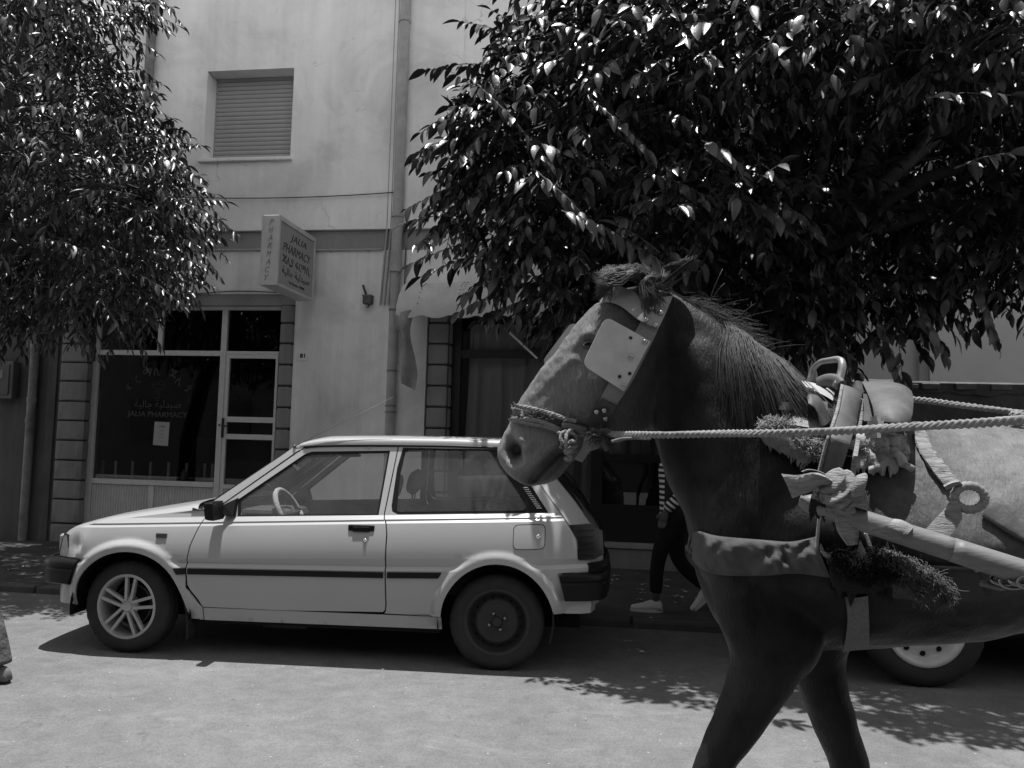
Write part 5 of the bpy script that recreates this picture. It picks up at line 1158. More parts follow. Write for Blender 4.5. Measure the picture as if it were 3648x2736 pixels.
# shift of the material's object space is undone by using world-like coordinates
for nd in M_COAT.node_tree.nodes:
    if nd.type == 'MAPPING' and tuple(nd.inputs['Scale'].default_value) == (1, 1, 1): nd.inputs['Location'].default_value = (.6, 0, 0)
M_EYE = mat('horse_eye', .006, .05, .6); M_HAIR = mat('mane_hair', .05, .5, .3, var=.5, scale=60)
ep = hit(*h1(735, 605))[0]
for s in (1, -1):
    p = ep.copy(); p.y += .009
    if s == -1: p.y = 2*HY-p.y
    e_ = build('eye', MB().ball(p, .0185, 12), M_EYE, hs)
# ears: folded cones
for s in (1, -1):
    base = MP(h1, (1175, 262)); tip = MP(h1, (1400, 92)); mb = MB(); rg = []
    y0 = HY-s*.055
    for t in np.linspace(0, 1, 10):
        c = base.lerp(tip, t); w_ = .056*math.sin(min(1, .25+t*.9)*math.pi*.5)*(1-t**2.2)+.002; rg.append([Vector((c.x+math.cos(q)*w_*.85*(1 if math.sin(q) > -.3 else .75), y0-s*.025*t+math.sin(q)*w_*.62*s, c.y+math.cos(q)*w_*.6)) for q in np.linspace(0, 2*math.pi, 13)[:-1]])
    mb.rings(rg); build('ear', mb, M_COAT, hs)
# hooves are darkened by the coat; mane, forelock and tail of many tapering locks
rs_h = np.random.RandomState(3)
def lock(mb, pts, r0, n=7):
    P = cat_(pts, n); mb.tube(P, [max(.0004, r0*(1-(i/(n-1))**2.2)) for i in range(n)], 3)
mane = MB()
crest = [MP(h1, p) for p in ((1300, 290), (1440, 360), (1550, 440), (1650, 520), (1760, 620), (1870, 720), (1960, 790))]
def crestp(t):
    k = min(int(t*(len(crest)-1)), len(crest)-2); f = t*(len(crest)-1)-k; return crest[k].lerp(crest[k+1], f)
for ci in range(340):
    frz = rs_h.rand() < .25
    t0 = rs_h.uniform(.0, .6) if frz else .40+.34*rs_h.rand(); side = -1 if rs_h.rand() < .85 else 1; cl = rs_h.uniform(.75, 1.15); cdx = rs_h.normal(0, .016); cw_y = rs_h.normal(0, .008)
    for i in range(12 if frz else 30):
        t = min(1, max(0, t0+rs_h.normal(0, .012))); c = crestp(t); s = Vector((c.x+rs_h.normal(0, .005), HY+rs_h.normal(0, .010), c.y-.016))
        if frz:
            s = s+Vector((rs_h.normal(0, .02), 0, 0)); e = s+Vector((.02+rs_h.normal(.01, .014), side*abs(rs_h.normal(.02, .015)), rs_h.normal(.006, .010))); lock(mane, [s, s.lerp(e, .5)+Vector((0, 0, .008)), e+Vector((.01, 0, -.006))], .0006, 5); continue
        k_ = (t-.40)/.34; L = (.215+.03*math.sin(k_*3))*cl*rs_h.uniform(.85, 1.1); wdt = float(np.interp(c.x, [.1, .35], [.085, .14]))+.016
        dxx = .03+.10*k_+cdx+rs_h.normal(0, .006); j = rs_h.normal(0, .004)
        m1 = s+Vector((.018+dxx*.12, side*.035, .012)); m2 = s+Vector((dxx*.55+j, side*(wdt*.82+cw_y), -L*.36)); m3 = s+Vector((dxx*.9+j, side*(wdt*1.03+cw_y+abs(j)), -L*.78)); e = s+Vector((dxx*1.02+rs_h.normal(0, .006), side*(wdt*1.06+cw_y+rs_h.normal(0, .006)), -L*1.05))
        lock(mane, [s, m1, m2, m3, e], .00065)
for i in range(26):                                              # stray hairs
    c = crestp(rs_h.uniform(.15, .8)); s = Vector((c.x, HY, c.y-.01)); d = Vector((abs(rs_h.normal(.05, .03)), rs_h.normal(0, .03), abs(rs_h.normal(.03, .025)))); lock(mane, [s, s+d*.6+Vector((0, 0, .01)), s+d*1.2], .0005, 5)
mo_ = build('mane', mane, M_HAIR, hs, recalc=False); mo_['kind'] = 'stuff'
fl = MB()
for ci in range(150):
    k = rs_h.rand(); s0 = (1215+rs_h.normal(0, 30), 215+rs_h.normal(0, 12))
    if k < .5: a = (1030+rs_h.normal(0, 40), 135+rs_h.normal(0, 22)); m_ = (900+rs_h.normal(0, 40), 150+rs_h.normal(0, 25)); e = (835+rs_h.normal(0, 22), 215+rs_h.normal(0, 40))
    elif k < .78: a = (1150+rs_h.normal(0, 25), 165+rs_h.normal(0, 15)); m_ = (1100+rs_h.normal(0, 25), 215+rs_h.normal(0, 25)); e = (1150+rs_h.normal(0, 40), 310+rs_h.normal(0, 35))
    else: a = (1260+rs_h.normal(0, 25), 125+rs_h.normal(0, 14)); m_ = (1330+rs_h.normal(0, 20), 92+rs_h.normal(0, 14)); e = (1400+rs_h.normal(0, 20), 72+rs_h.normal(0, 16))
    yy = HY-.04-.06*rs_h.rand() if k < .78 else HY-.03
    for i in range(15):
        j = lambda q, r_=7: h1(q[0]+rs_h.normal(0, r_*1.6), q[1]+rs_h.normal(0, r_*1.6)); lock(fl, [onY(*j(s0), HY-.02+rs_h.normal(0, .02)), onY(*j(a, 6), yy+.01), onY(*j(m_, 8), yy), onY(*j(e, 12), yy-.012)], .00065)
fo_ = build('forelock', fl, M_HAIR, hs, recalc=False); fo_['kind'] = 'stuff'
tl_ = MB()
for i in range(260):
    s = Vector((1.60+rs_h.normal(0, .015), HY+rs_h.normal(0, .02), 1.33+rs_h.normal(0, .02))); lock(tl_, [s, s+Vector((.09, rs_h.normal(0, .02), .02)), s+Vector((.13+rs_h.normal(0, .02), rs_h.normal(0, .05), -.35)), s+Vector((.11+rs_h.normal(0, .05), rs_h.normal(0, .07), -.75+rs_h.normal(0, .08)))], .004)
to_ = build('tail', tl_, M_HAIR, hs, recalc=False); to_['kind'] = 'stuff'

# ================================================================ harness, laid on the horse
import mathutils.noise as nz_
rs_t = np.random.RandomState(11)
def sheet(name, lines, m, root, nu=24, nv=8, off=.004, thick=.004, bulge=0.0, wr=0.0, wf=30.0, sm=6, depth=None, mirror=False, fray=0.0, under=None):
    """cloth or leather given by picture polylines (across), each resampled along, resting on the horse"""
    L = [cat_([Vector((*p, 0)) for p in ln], nu) for ln in lines]
    G = np.zeros((nu, nv, 2))
    for i in range(nu):
        q = cat_([l[i] for l in L], nv) if len(L) > 1 else L[0]
        for j in range(nv): G[i, j] = (q[j].x, q[j].y)
    T = np.full((nu, nv), np.nan)
    for i in range(nu):
        for j in range(nv):
            d = ray(*G[i, j]).normalized()
            if depth is not None:
                y = depth(i/(nu-1), j/(nv-1)); T[i, j] = y/d.y
            else:
                h = bvh.ray_cast(EYEP, d, 6)
                if h[0] is not None: T[i, j] = h[3]
    if np.isnan(T).any():
        if np.isnan(T).all(): T[:] = HY
        for _ in range(60):
            bad = np.isnan(T)
            if not bad.any(): break
            P = np.pad(T, 1, constant_values=np.nan); nb = np.stack([P[:-2, 1:-1], P[2:, 1:-1], P[1:-1, :-2], P[1:-1, 2:]])
            with np.errstate(all='ignore'):
                import warnings; warnings.simplefilter('ignore'); mn = np.nanmean(nb, 0)
            T[bad] = mn[bad]
    for _ in range(sm):
        P = np.pad(T, 1, mode='edge'); T = np.minimum(T, .4*T+.15*(P[:-2, 1:-1]+P[2:, 1:-1]+P[1:-1, :-2]+P[1:-1, 2:])) if depth is None else T
    fr = []; bk = []
    for i in range(nu):
        a = []; b = []
        for j in range(nv):
            u, v = i/(nu-1), j/(nv-1); d = ray(*G[i, j]).normalized()
            o = off+bulge*(1-(2*v-1)**2)**.5+wr*1.8*(nz_.noise(Vector((u*wf/5.5+v*2.2, v*2.0-u*1.5, wf)))+.5*nz_.noise(Vector((u*wf/2.6-v*2.0, v*4.5, wf*2))))
            if fray and (j in (0, nv-1) or i in (0, nu-1)): o += rs_t.uniform(-fray, fray)*.5
            p = EYEP+d*(T[i, j]-o); q = EYEP+d*(T[i, j]-off+thick+.001)
            if fray and j in (0, nv-1): e = Vector((0, 0, rs_t.normal(0, fray))); p = p+e; q = q+e
            a.append(p); b.append(q)
        fr.append(a); bk.append(b)
    outs = []
    for s in ((1, -1) if mirror else (1,)):
        mb = MB(); F = fr if s == 1 else [[Vector((p.x, 2*HY-p.y, p.z)) for p in r] for r in fr]; Bk = bk if s == 1 else [[Vector((p.x, 2*HY-p.y, p.z)) for p in r] for r in bk]
        mb.grid(F); mb.grid(Bk)
        for e0, e1 in ((F[0], Bk[0]), (F[-1], Bk[-1]), ([r[0] for r in F], [r[0] for r in Bk]), ([r[-1] for r in F], [r[-1] for r in Bk])): mb.grid([e0, e1])
        outs.append(build(name, mb, m, root, sharp=50, under=under))
    return outs[0]
def surf(c, u, v, off=.0): p, n = hit(*c(u, v)); d = (EYEP-p).normalized(); return p+d*off
M_LEA = mat('harness_leather', .15, .55, .35, var=.35, scale=18, bmp=.3, bscale=80); M_LEAL = mat('pale_worn_leather', .075, .6, .3, var=.45, scale=16, bmp=.35, bscale=60)
M_WEB = mat('canvas_webbing', .2, .9, .1, var=.45, scale=34, bmp=.9, bscale=70, bdist=.006, stretch=(.8, .8, 5)); M_ROPE = mat('rope_fibre', .2, .9, .1, var=.35, scale=70, bmp=.5, bscale=220, bdist=.002)
M_PLATE = mat('blinker_plate', .46, .6, .3, var=.2, scale=16, bmp=.25, bscale=26); M_RIV = mat('rivet', .35, .35, .5, metal=.8); M_PADC = mat('pad_cloth', .11, .95, .1, var=.5, scale=22, bmp=.8, bscale=60, bdist=.008); M_RAG = mat('rag_cloth', .3, .95, .1, var=.4, scale=18, bmp=.8, bscale=50, bdist=.01)
M_COLL = mat('collar_cloth', .065, .85, .15, var=.3, scale=12, bmp=.5, bscale=70, bdist=.004); M_FUR = mat('shaggy_dark', .018, .95, .1, var=.5, scale=25, bmp=.9, bscale=50, bdist=.01); M_WOODS = mat('weathered_wood', .2, .8, .2, var=.35, scale=6, bmp=.5, bscale=20, bdist=.004, stretch=(1, 1, 14)); M_POLE = mat('shaft_wood', .14, .5, .3, var=.3, scale=5, bmp=.25, bscale=20, stretch=(2, 12, 12))
def P1(*pts): return [h1(*p) for p in pts]
def PM(*pts): return [hm_(*p) for p in pts]
def PN(*pts): return [hn_(*p) for p in pts]
def P5(*pts): return [h5(*p) for p in pts]
def rope(mb, path, r, n_per_m=60, pitch=.05, strands=3):
    path = [Vector(p) for p in path]; L = sum((b-a).length for a, b in zip(path, path[1:])); n = max(8, int(L*n_per_m*2)); F_ = cat_(path, max(200, n*2)); cum = np.concatenate([[0], np.cumsum([(b-a).length for a, b in zip(F_, F_[1:])])]); A_ = np.array([tuple(p) for p in F_]); tt = np.linspace(0, cum[-1], n)
    C_ = [Vector((np.interp(t, cum, A_[:, 0]), np.interp(t, cum, A_[:, 1]), np.interp(t, cum, A_[:, 2]))) for t in tt]; s_acc = 0; fr = []
    for i, p in enumerate(C_):
        t = (C_[min(i+1, n-1)]-C_[max(i-1, 0)]).normalized(); a = t.cross(Vector((0, 0, 1))); a = a.normalized() if a.length > .05 else Vector((1, 0, 0)); b = a.cross(t)
        fr.append((p, a, b, s_acc)); s_acc += (C_[min(i+1, n-1)]-p).length
    for k in range(strands):
        ph = 2*math.pi*k/strands; mb.tube([p+(a*math.cos(2*math.pi*s/pitch+ph)+b*math.sin(2*math.pi*s/pitch+ph))*r*.48 for p, a, b, s in fr], r*.56, 6)
def fuzz(mb, pts, n, ln, r=.0012, down=.5, spread=.6):
    for i in range(n):
        p = pts[rs_t.randint(len(pts))]+Vector(rs_t.normal(0, .006, 3)); d = Vector((rs_t.normal(0, spread), -abs(rs_t.normal(0, .5)), rs_t.normal(-down, spread))).normalized()*ln*rs_t.uniform(.4, 1.2)
        lock(mb, [p, p+d*.5+Vector(rs_t.normal(0, ln*.15, 3)), p+d+Vector(rs_t.normal(0, ln*.2, 3))], r, 4)

br = thing('bridle', (0, HY, 1.35), 'leather bridle with square pale blinker plates on the horse head', 'bridle')
sheet('brow_band', [P1((905, 208), (1010, 245), (1120, 290), (1285, 285)), P1((850, 260), (980, 320), (1100, 375), (1238, 400)), P1((800, 318), (930, 345), (1060, 440), (1188, 500))], mat('brow_leather', .26, .6, .3, var=.2, scale=14, bmp=.2, bscale=50), br, 20, 8, .013, mirror=True)
sheet('cheek_strap', [P1((1078, 445), (1000, 590), (900, 790), (812, 950), (718, 1135)), P1((1135, 475), (1060, 620), (950, 830), (865, 975), (775, 1155)), P1((1190, 500), (1120, 650), (1010, 860), (918, 1000), (830, 1172))], M_LEA, br, 26, 5, .006, mirror=True)
sheet('strap_lining', [P1((812, 958), (760, 1050), (716, 1138)), P1((865, 985), (815, 1080), (772, 1160)), P1((916, 1008), (872, 1090), (832, 1175))], M_COLL, br, 14, 5, .011, mirror=True, fray=.002)
# blinkers stand away from the head, hinged on the cheek strap
yk = surf(h1, 1060, 720).y
cor = [(845, 418), (1140, 582), (965, 912), (690, 735)]; dep = [yk-.035, yk-.012, yk-.012, yk-.04]
cw3 = [onY(*h1(*p), d) for p, d in zip(cor, dep)]
for s in (1, -1):
    q = cw3 if s == 1 else [onY(*h1(*p), 2.13) for p in ((622, 452), (915, 619), (700, 892), (422, 720))]; ou = []
    for i in range(4):
        a, b, c = q[i-1], q[i], q[(i+1) % 4]; r_ = .018 if i in (0, 3) else .003
        e0 = (a-b).normalized()*r_; e1 = (c-b).normalized()*r_
        for t in np.linspace(0, 1, 5): ou.append(b+e0*(1-t)**2+e1*t**2)
    nn = (q[1]-q[0]).cross(q[3]-q[0]).normalized(); nn = nn if nn.y < 0 else -nn
    mb = MB(); n = len(ou); mb.add(ou+[p-nn*.003 for p in ou], [tuple(range(n)), tuple(range(2*n-1, n-1, -1))]+[(i, (i+1) % n, (i+1) % n+n, i+n) for i in range(n)])
    bl = build('blinker', mb, M_PLATE, br)
    for fx_, fy_, dk in ((.62, .12, 1), (.90, .06, 0), (.80, .42, 0), (.93, .68, 1), (.78, .82, 1), (.93, .93, 0)):
        p = q[0].lerp(q[1], fx_).lerp(q[3].lerp(q[2], fx_), fy_); build('rivet', MB().ball(p+nn*(.001 if dk else .002)*(1 if s == 1 else -1 if nn.y*s > 0 else 1), .0042 if dk else .006, 8, (1, .5, 1)), M_INK if dk else M_RIV, br, under=bl)
for u, v in ((1145, 365), (1205, 395), (1107, 442), (1172, 478), (785, 1047), (835, 1038), (842, 1090), (845, 1165)): build('rivet', MB().ball(surf(h1, u, v, .017), .0062, 8), M_RIV, br)
sheet('nose_band', [P1((250, 1003), (430, 1042), (600, 1100), (720, 1130)), P1((232, 1048), (400, 1080), (560, 1130), (700, 1165)), P1((215, 1093), (340, 1115), (470, 1150), (590, 1195))], M_COLL, br, 26, 6, .006, mirror=True, wr=.001)
rp = MB()
for ln, dd in ((((255, 1005), (430, 1042), (560, 1085), (650, 1108)), .012), (((228, 1092), (330, 1095), (440, 1115), (560, 1170)), .013), (((235, 1030), (280, 1040), (300, 1085)), .013), (((225, 1100), (330, 1118), (480, 1150), (565, 1190)), .010)):
    pts = [surf(h1, u, v, dd) for u, v in ln]; rope(rp, pts, .006, 90, .03)
build('nose_rope', rp, M_ROPE, br)
fz_ = MB(); fuzz(fz_, [surf(h1, u, v, .010) for u, v in ((250, 1010), (280, 1020), (350, 1035), (430, 1050), (240, 1090), (300, 1100), (500, 1070), (600, 1110))], 120, .018, .0006); build('nose_fringe', fz_, M_ROPE, br, recalc=False)['kind'] = 'stuff'
kn = MB(); kc = surf(h1, 600, 1240, .02)
for k in range(16):
    a = rs_t.uniform(0, 6.28); r0 = .017*(1-k/24); c = kc+Vector((rs_t.normal(0, .005), -.006+rs_t.normal(0, .006), .022-k*.0042)); ax = Vector(rs_t.normal(0, 1, 3)).normalized(); b1 = ax.orthogonal().normalized(); b2 = ax.cross(b1)
    rope(kn, [c+(b1*math.cos(t)*1.1+b2*math.sin(t))*r0 for t in np.linspace(a, a+4.6, 9)], .0048, 120, .022)
build('rope_knot', kn, M_ROPE, br)
bt_ = MB(); bt_.tube(cat_([surf(h1, 570, 1180, .012), surf(h1, 640, 1190, .014), surf(h1, 720, 1195, .012)], 8), .006, 8); bt_.tube(cat_([surf(h1, 560, 1130, .012), surf(h1, 640, 1150, .016), surf(h1, 715, 1175, .012)], 8), .010, 8); build('bit', bt_, M_DARKSTEEL, br)
sheet('chin_strap', [P1((700, 1190), (690, 1270), (640, 1360)), P1((760, 1200), (745, 1290), (690, 1378))], M_LEA, br, 12, 4, .006, depth=lambda u, v: HY-.055+.03*u)
# reins
rn = thing('rein', surf(h1, 740, 1190, .02), 'twisted rope rein running from the bit along the near side of the horse', 'rein')
yr0 = surf(h1, 760, 1190).y-.02
rpth = [onY(*h1(720, 1190), yr0), onY(*h1(890, 1196), yr0-.03), onY(*h1(1180, 1196), 1.80), onY(*h1(1600, 1190), 1.72), onY(*h4(345, 572), 1.65), onY(*h4(800, 556), 1.58), onY(*h4(1200, 535), 1.50), onY(*h4(1600, 512), 1.42), onY(*h4(1905, 488), 1.36), onY(*h4(2200, 465), 1.30), onY(*h4(2600, 430), 1.24), Vector((1.75, 1.1, 1.50))]
r_ = MB(); rope(r_, rpth, .0088, 45, .036); build('rope', r_, M_ROPE, rn)
fz2 = MB(); tp = [onY(*h1(u, v), yr0-.02) for u, v in ((760, 1195), (800, 1200), (840, 1225), (870, 1245), (820, 1230))]; fuzz(fz2, tp, 700, .018, .0008, .3, .7); 
for k in range(5): fz2.tube(cat_([tp[0], tp[1]+Vector(rs_t.normal(0, .006, 3)), tp[2]+Vector(rs_t.normal(0, .006, 3)), tp[3]+Vector(rs_t.normal(0, .008, 3))], 8), .009, 6)
build('frayed_end', fz2, M_COLL, rn, recalc=False)['kind'] = 'stuff'
cdp = MB().tube(cat_([onY(*h1(885, 1240), 1.86), onY(*h1(950, 1222), 1.85), onY(*h1(1020, 1220), 1.85), onY(*h1(1140, 1222), 1.86)], 10), .0035, 6); build('cord', cdp, M_WEB, rn)
rn2 = thing('rein', (.8, 2.25, 1.45), 'thinner rope rein running back from the saddle on the far side', 'rein')
r_ = MB(); rope(r_, [onY(*hm_(1480, 545), 1.98), onY(*hm_(1600, 560), 2.0), onY(*h4(1255, 372), 2.05), onY(*h4(1500, 402), 2.01), onY(*h4(1750, 432), 1.97), onY(*h4(1905, 450), 1.95), onY(*h4(2150, 470), 1.9), Vector((1.9, 1.62, 1.46))], .0085, 45, .034); build('rope', r_, M_ROPE, rn2)

# saddle
sd_ = thing('harness_saddle', (.5, HY, 1.3), 'makeshift cart saddle of wood, rag pads, leather rolls and a metal loop', 'saddle')
sheet('front_pad', [PM((330, 850), (560, 780), (800, 850), (1050, 900)), PM((340, 960), (600, 990), (850, 1050), (1050, 1130)), PM((400, 1060), (600, 1180), (720, 1250), (820, 1320))], M_PADC, sd_, 26, 10, .010, .01, .025, .004, 16, fray=.006)
sheet('rear_pad', [PM((1420, 960), (1600, 900), (1800, 890), (1990, 920)), PM((1400, 1080), (1600, 1090), (1850, 1060), (2030, 1130)), PM((1420, 1370), (1600, 1360), (1850, 1320), (2030, 1180))], M_RAG, sd_, 26, 10, .012, .01, .03, .005, 18, fray=.008)
fz3 = MB(); fuzz(fz3,  [surf(hm_, u, v, .03) for u, v in ((380, 850), (450, 820), (550, 830), (650, 850), (740, 880), (980, 1050), (950, 1140), (1000, 1100), (900, 1060), (800, 1020))], 1500, .016, .0009, .2, .9); build('front_fringe', fz3, M_RAG, sd_, recalc=False)['kind'] = 'stuff'
fz4 = MB(); fuzz(fz4, [surf(hm_, u, v, .045) for u, v in ((1450, 1030), (1520, 1060), (1600, 1080), (1700, 1060), (1780, 1020), (1560, 1130), (1640, 1150), (1900, 1180), (1480, 1100))], 600, .016, .0011, .3, .9); build('rear_fringe', fz4, M_RAG, sd_, recalc=False)['kind'] = 'stuff'
rl_ = MB()
for path, r0 in ((((1420, 1060), (1500, 1010), (1620, 1060), (1760, 1010), (1830, 1060)), .017), (((1640, 1120), (1780, 1110), (1900, 1180), (2020, 1320)), .010), (((1480, 1040), (1560, 1150), (1640, 1300), (1600, 1340)), .009)):
    pts = cat_([surf(hm_, u, v, .045) for u, v in path], 14); rl_.tube([p+Vector(rs_t.normal(0, .003, 3)) for p in pts], [r0*rs_t.uniform(.7, 1.2) for _ in pts], 7)
build('rag_roll', rl_, M_RAG, sd_)
ys_ = 1.86
def dsh(y0, y1): return lambda u, v: y0+(y1-y0)*v
sheet('wood_block', [PM((660, 640), (880, 670), (1010, 720)), PM((670, 760), (880, 780), (1010, 800)), PM((690, 830), (880, 860), (1010, 890))], M_WOODS, sd_, 12, 6, .0, .06, depth=dsh(1.86, 1.80))
sheet('pad_board', [PM((720, 325), (900, 350), (1090, 410), (1180, 470)), PM((730, 420), (900, 430), (1060, 500), (1160, 560))], M_WHITEC := mat('canvas_white', .3, .85, .2, var=.2, scale=14, bmp=.4, bscale=60), sd_, 16, 5, 0, .06, .012, depth=dsh(2.0, 1.90))
sheet('inner_roll', [PM((690, 560), (800, 530), (900, 520), (1100, 560)), PM((700, 610), (800, 640), (900, 650), (1100, 690))], M_LEAL, sd_, 14, 6, 0, .05, .02, depth=dsh(1.92, 1.86))
sheet('front_flap', [PM((465, 165), (560, 165), (650, 190), (728, 260)), PM((540, 230), (600, 240), (670, 270), (725, 310)), PM((560, 330), (620, 340), (680, 345), (722, 350))], M_LEAL, sd_, 14, 10, 0, .006, .02, depth=dsh(2.04, 1.95))
sheet('flap_end', [PM((470, 170), (500, 180), (555, 200)), PM((530, 240), (545, 250), (560, 250)), PM((560, 330), (565, 330), (570, 330))], M_LEA, sd_, 8, 6, 0, .004, depth=dsh(2.0, 1.97))
sheet('flap_skirt', [PM((575, 400), (640, 410), (730, 440)), PM((585, 520), (640, 530), (730, 540)), PM((600, 620), (660, 640), (720, 600))], M_LEA, sd_, 10, 6, 0, .01, depth=dsh(1.95, 1.89))
lp_ = cat_([onY(*hm_(895, 340), 2.05), onY(*hm_(935, 215), 2.05), onY(*hm_(1015, 130), 2.03), onY(*hm_(1120, 108), 2.0), onY(*hm_(1225, 98), 1.97), onY(*hm_(1265, 150), 1.95), onY(*hm_(1245, 280), 1.94), onY(*hm_(1195, 400), 1.93)], 24)
build('metal_loop', MB().tube(lp_, np.interp(np.linspace(0, 1, 24), [0, .4, .7, 1], [.0062, .007, .009, .009]), 8), mat('worn_iron', .2, .45, .4, metal=.4, var=.4, scale=40), sd_)
build('rod', MB().cyl(onY(*hm_(545, 388), 1.93), onY(*hm_(920, 465), 1.86), .0095, 10), M_DARKSTEEL, sd_)
sheet('rear_flap', [PM((1490, 345), (1780, 345), (1960, 385), (2045, 450)), PM((1560, 500), (1760, 480), (1960, 500), (2066, 530)), PM((1610, 640), (1780, 640), (1960, 660), (2060, 690)), PM((1630, 785), (1780, 800), (1930, 815), (2025, 822))], M_LEAL, sd_, 20, 14, 0, .006, .0, .002, 9, depth=lambda u, v: 2.0-.22*math.sin(v*math.pi/2)-.03*math.sin(u*math.pi))
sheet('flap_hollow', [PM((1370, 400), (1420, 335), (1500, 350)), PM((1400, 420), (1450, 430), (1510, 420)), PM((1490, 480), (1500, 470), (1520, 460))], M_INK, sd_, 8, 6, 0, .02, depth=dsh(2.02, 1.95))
sheet('saddle_side', [PM((1500, 480), (1600, 500), (1680, 560)), PM((1510, 640), (1600, 660), (1700, 700)), PM((1510, 790), (1600, 800), (1720, 900))], M_COLL, sd_, 10, 8, 0, .03, depth=dsh(1.92, 1.80))
sheet('loop_strap', [PM((870, 510), (900, 480), (1010, 520), (1090, 660), (1145, 770)), PM((880, 570), (930, 560), (990, 620), (1040, 740), (1090, 830)), PM((890, 600), (950, 640), (985, 700), (1000, 780), (1010, 860))], M_LEAL, sd_, 22, 6, 0, .006, .01, depth=dsh(1.84, 1.80))
sheet('main_strap', [PM((1250, 370), (1200, 620), (1130, 850), (1060, 1050), (985, 1350)), PM((1400, 420), (1320, 700), (1250, 900), (1190, 1100), (1100, 1380)), PM((1490, 480), (1430, 760), (1380, 960), (1320, 1150), (1240, 1400))], M_LEAL, sd_, 30, 8, .0, .006, .006, .0015, 14, depth=lambda u, v: 1.90-.19*min(1, u*1.6)-.01*math.sin(v*3.1))
sheet('strap_edge', [PM((1250, 370), (1200, 620), (1130, 850), (1060, 1050), (985, 1350)), PM((1285, 380), (1240, 620), (1170, 850), (1105, 1050), (1035, 1350))], M_WEB, sd_, 30, 4, .006, .008, .004, .0012, 60, depth=lambda u, v: 1.895-.19*min(1, u*1.6))
sheet('back_strap', [PM((1440, 520), (1430, 800), (1400, 1050), (1370, 1250), (1345, 1480)), PM((1505, 540), (1490, 800), (1460, 1050), (1430, 1250), (1415, 1480))], M_WEB, sd_, 28, 5, .0, .006, .003, .001, 50, depth=lambda u, v: 1.91-.17*min(1, u*1.5))
for u, v, y in ((625, 640, 1.84), (1640, 810, 1.74)):
    p = onY(*hm_(u, v), y); build('bolt', MB().cyl(p+Vector((0, 0, -.03)), p+Vector((0, 0, .012)), .010, 6).cyl(p+Vector((0, 0, -.005)), p+Vector((0, 0, .004)), .016, 6), M_STEEL, sd_, sharp=30)
for z_, (u0, v0), (u1, v1) in ((0, (1040, 450), (1000, 400)),):
    build('strap_roll', MB().tube(cat_([onY(*hm_(1000, 370), 1.98), onY(*hm_(1100, 335), 1.96), onY(*hm_(1200, 345), 1.94), onY(*hm_(1260, 400), 1.92)], 12), .016, 8, flat=.6), M_LEAL, sd_)

# breast collar and trace
bc = thing('breast_collar', (.1, HY, 1.1), 'padded cloth breast collar wrapped round the horse chest', 'collar')
def coll_depth(u, v):
    return None
sheet('padded_band', [P5((262, 185), (300, 150), (430, 180), (700, 203), (850, 212), (1000, 182)), P5((250, 235), (300, 260), (430, 290), (700, 305), (850, 305), (1030, 300)), P5((258, 300), (330, 375), (450, 410), (700, 412), (880, 400), (1080, 425))], M_COLL, bc, 90, 18, .012, .02, .020, .0075, 60, mirror=True)
sheet('shaggy_pad', [P5((1000, 250), (1120, 270), (1300, 290), (1440, 270)), P5((1060, 330), (1150, 380), (1320, 400), (1480, 360)), P5((1080, 440), (1120, 520), (1320, 535), (1450, 480))], M_FUR, bc, 22, 10, .016, .02, .03, .006, 14, fray=.01)
fz5 = MB(); fuzz(fz5, [surf(h5, u, v, .05) for u, v in ((1150, 320), (1250, 330), (1350, 300), (1420, 320), (1200, 400), (1300, 420), (1400, 400), (1130, 290))], 1800, .02, .0008, .3, .8); build('shag', fz5, M_FUR, bc, recalc=False)['kind'] = 'stuff'
fz6 = MB()
for path, n in ((((1400, 290), (1500, 320), (1600, 370), (1700, 430), (1770, 490), (1740, 540)), 1100), (((1480, 430), (1520, 440), (1570, 470), (1610, 530)), 500)):
    fuzz(fz6, [surf(h5, u, v, .05) for u, v in [(p[0], p[1]) for p in [tuple(q) for q in [(a.x, a.y) for a in cat_([Vector((*p, 0)) for p in path], 14)]]]], n, .018, .0009, .7, .45)
    fz6.tube(cat_([surf(h5, u, v, .045) for u, v in path], 12), [.012, .012, .011, .011, .01, .01, .009, .008, .007, .006, .004, .002], 6)
build('frayed_tail', fz6, M_PADC, bc, recalc=False)['kind'] = 'stuff'
sheet('trace_strap', [P5((1380, 365), (1600, 350), (1800, 358), (1940, 365)), P5((1400, 440), (1600, 430), (1800, 440), (1960, 450)), P5((1450, 545), (1650, 555), (1850, 565), (1990, 555))], mat('black_trace_leather', .012, .5, .4, var=.4, scale=20, bmp=.3, bscale=40), bc, 22, 6, .02, .006, .006)
sheet('girth_strap', [P5((1165, 535), (1180, 650), (1172, 760), (1152, 860)), P5((1235, 540), (1240, 650), (1235, 760), (1232, 846)), P5((1300, 530), (1306, 650), (1308, 760), (1308, 832))], mat('girth_webbing', .13, .9, .1, var=.3, scale=30, stretch=(6, 6, 1), bmp=.4, bscale=60), bc, 18, 6, .012, .004, 0, .001, 9)
cdm = MB()
for (u0, v0), (u1, v1) in (((510, 570), (487, 830)), ((895, 700), (940, 830))):
    a = surf(hn_, u0, v0, .045); b2_ = surf(hn_, u1, v1, .045); rope(cdm, [a, a.lerp(b2_, .5), b2_], .0042, 120, .014)
build('tie_cord', cdm, M_ROPE, bc)
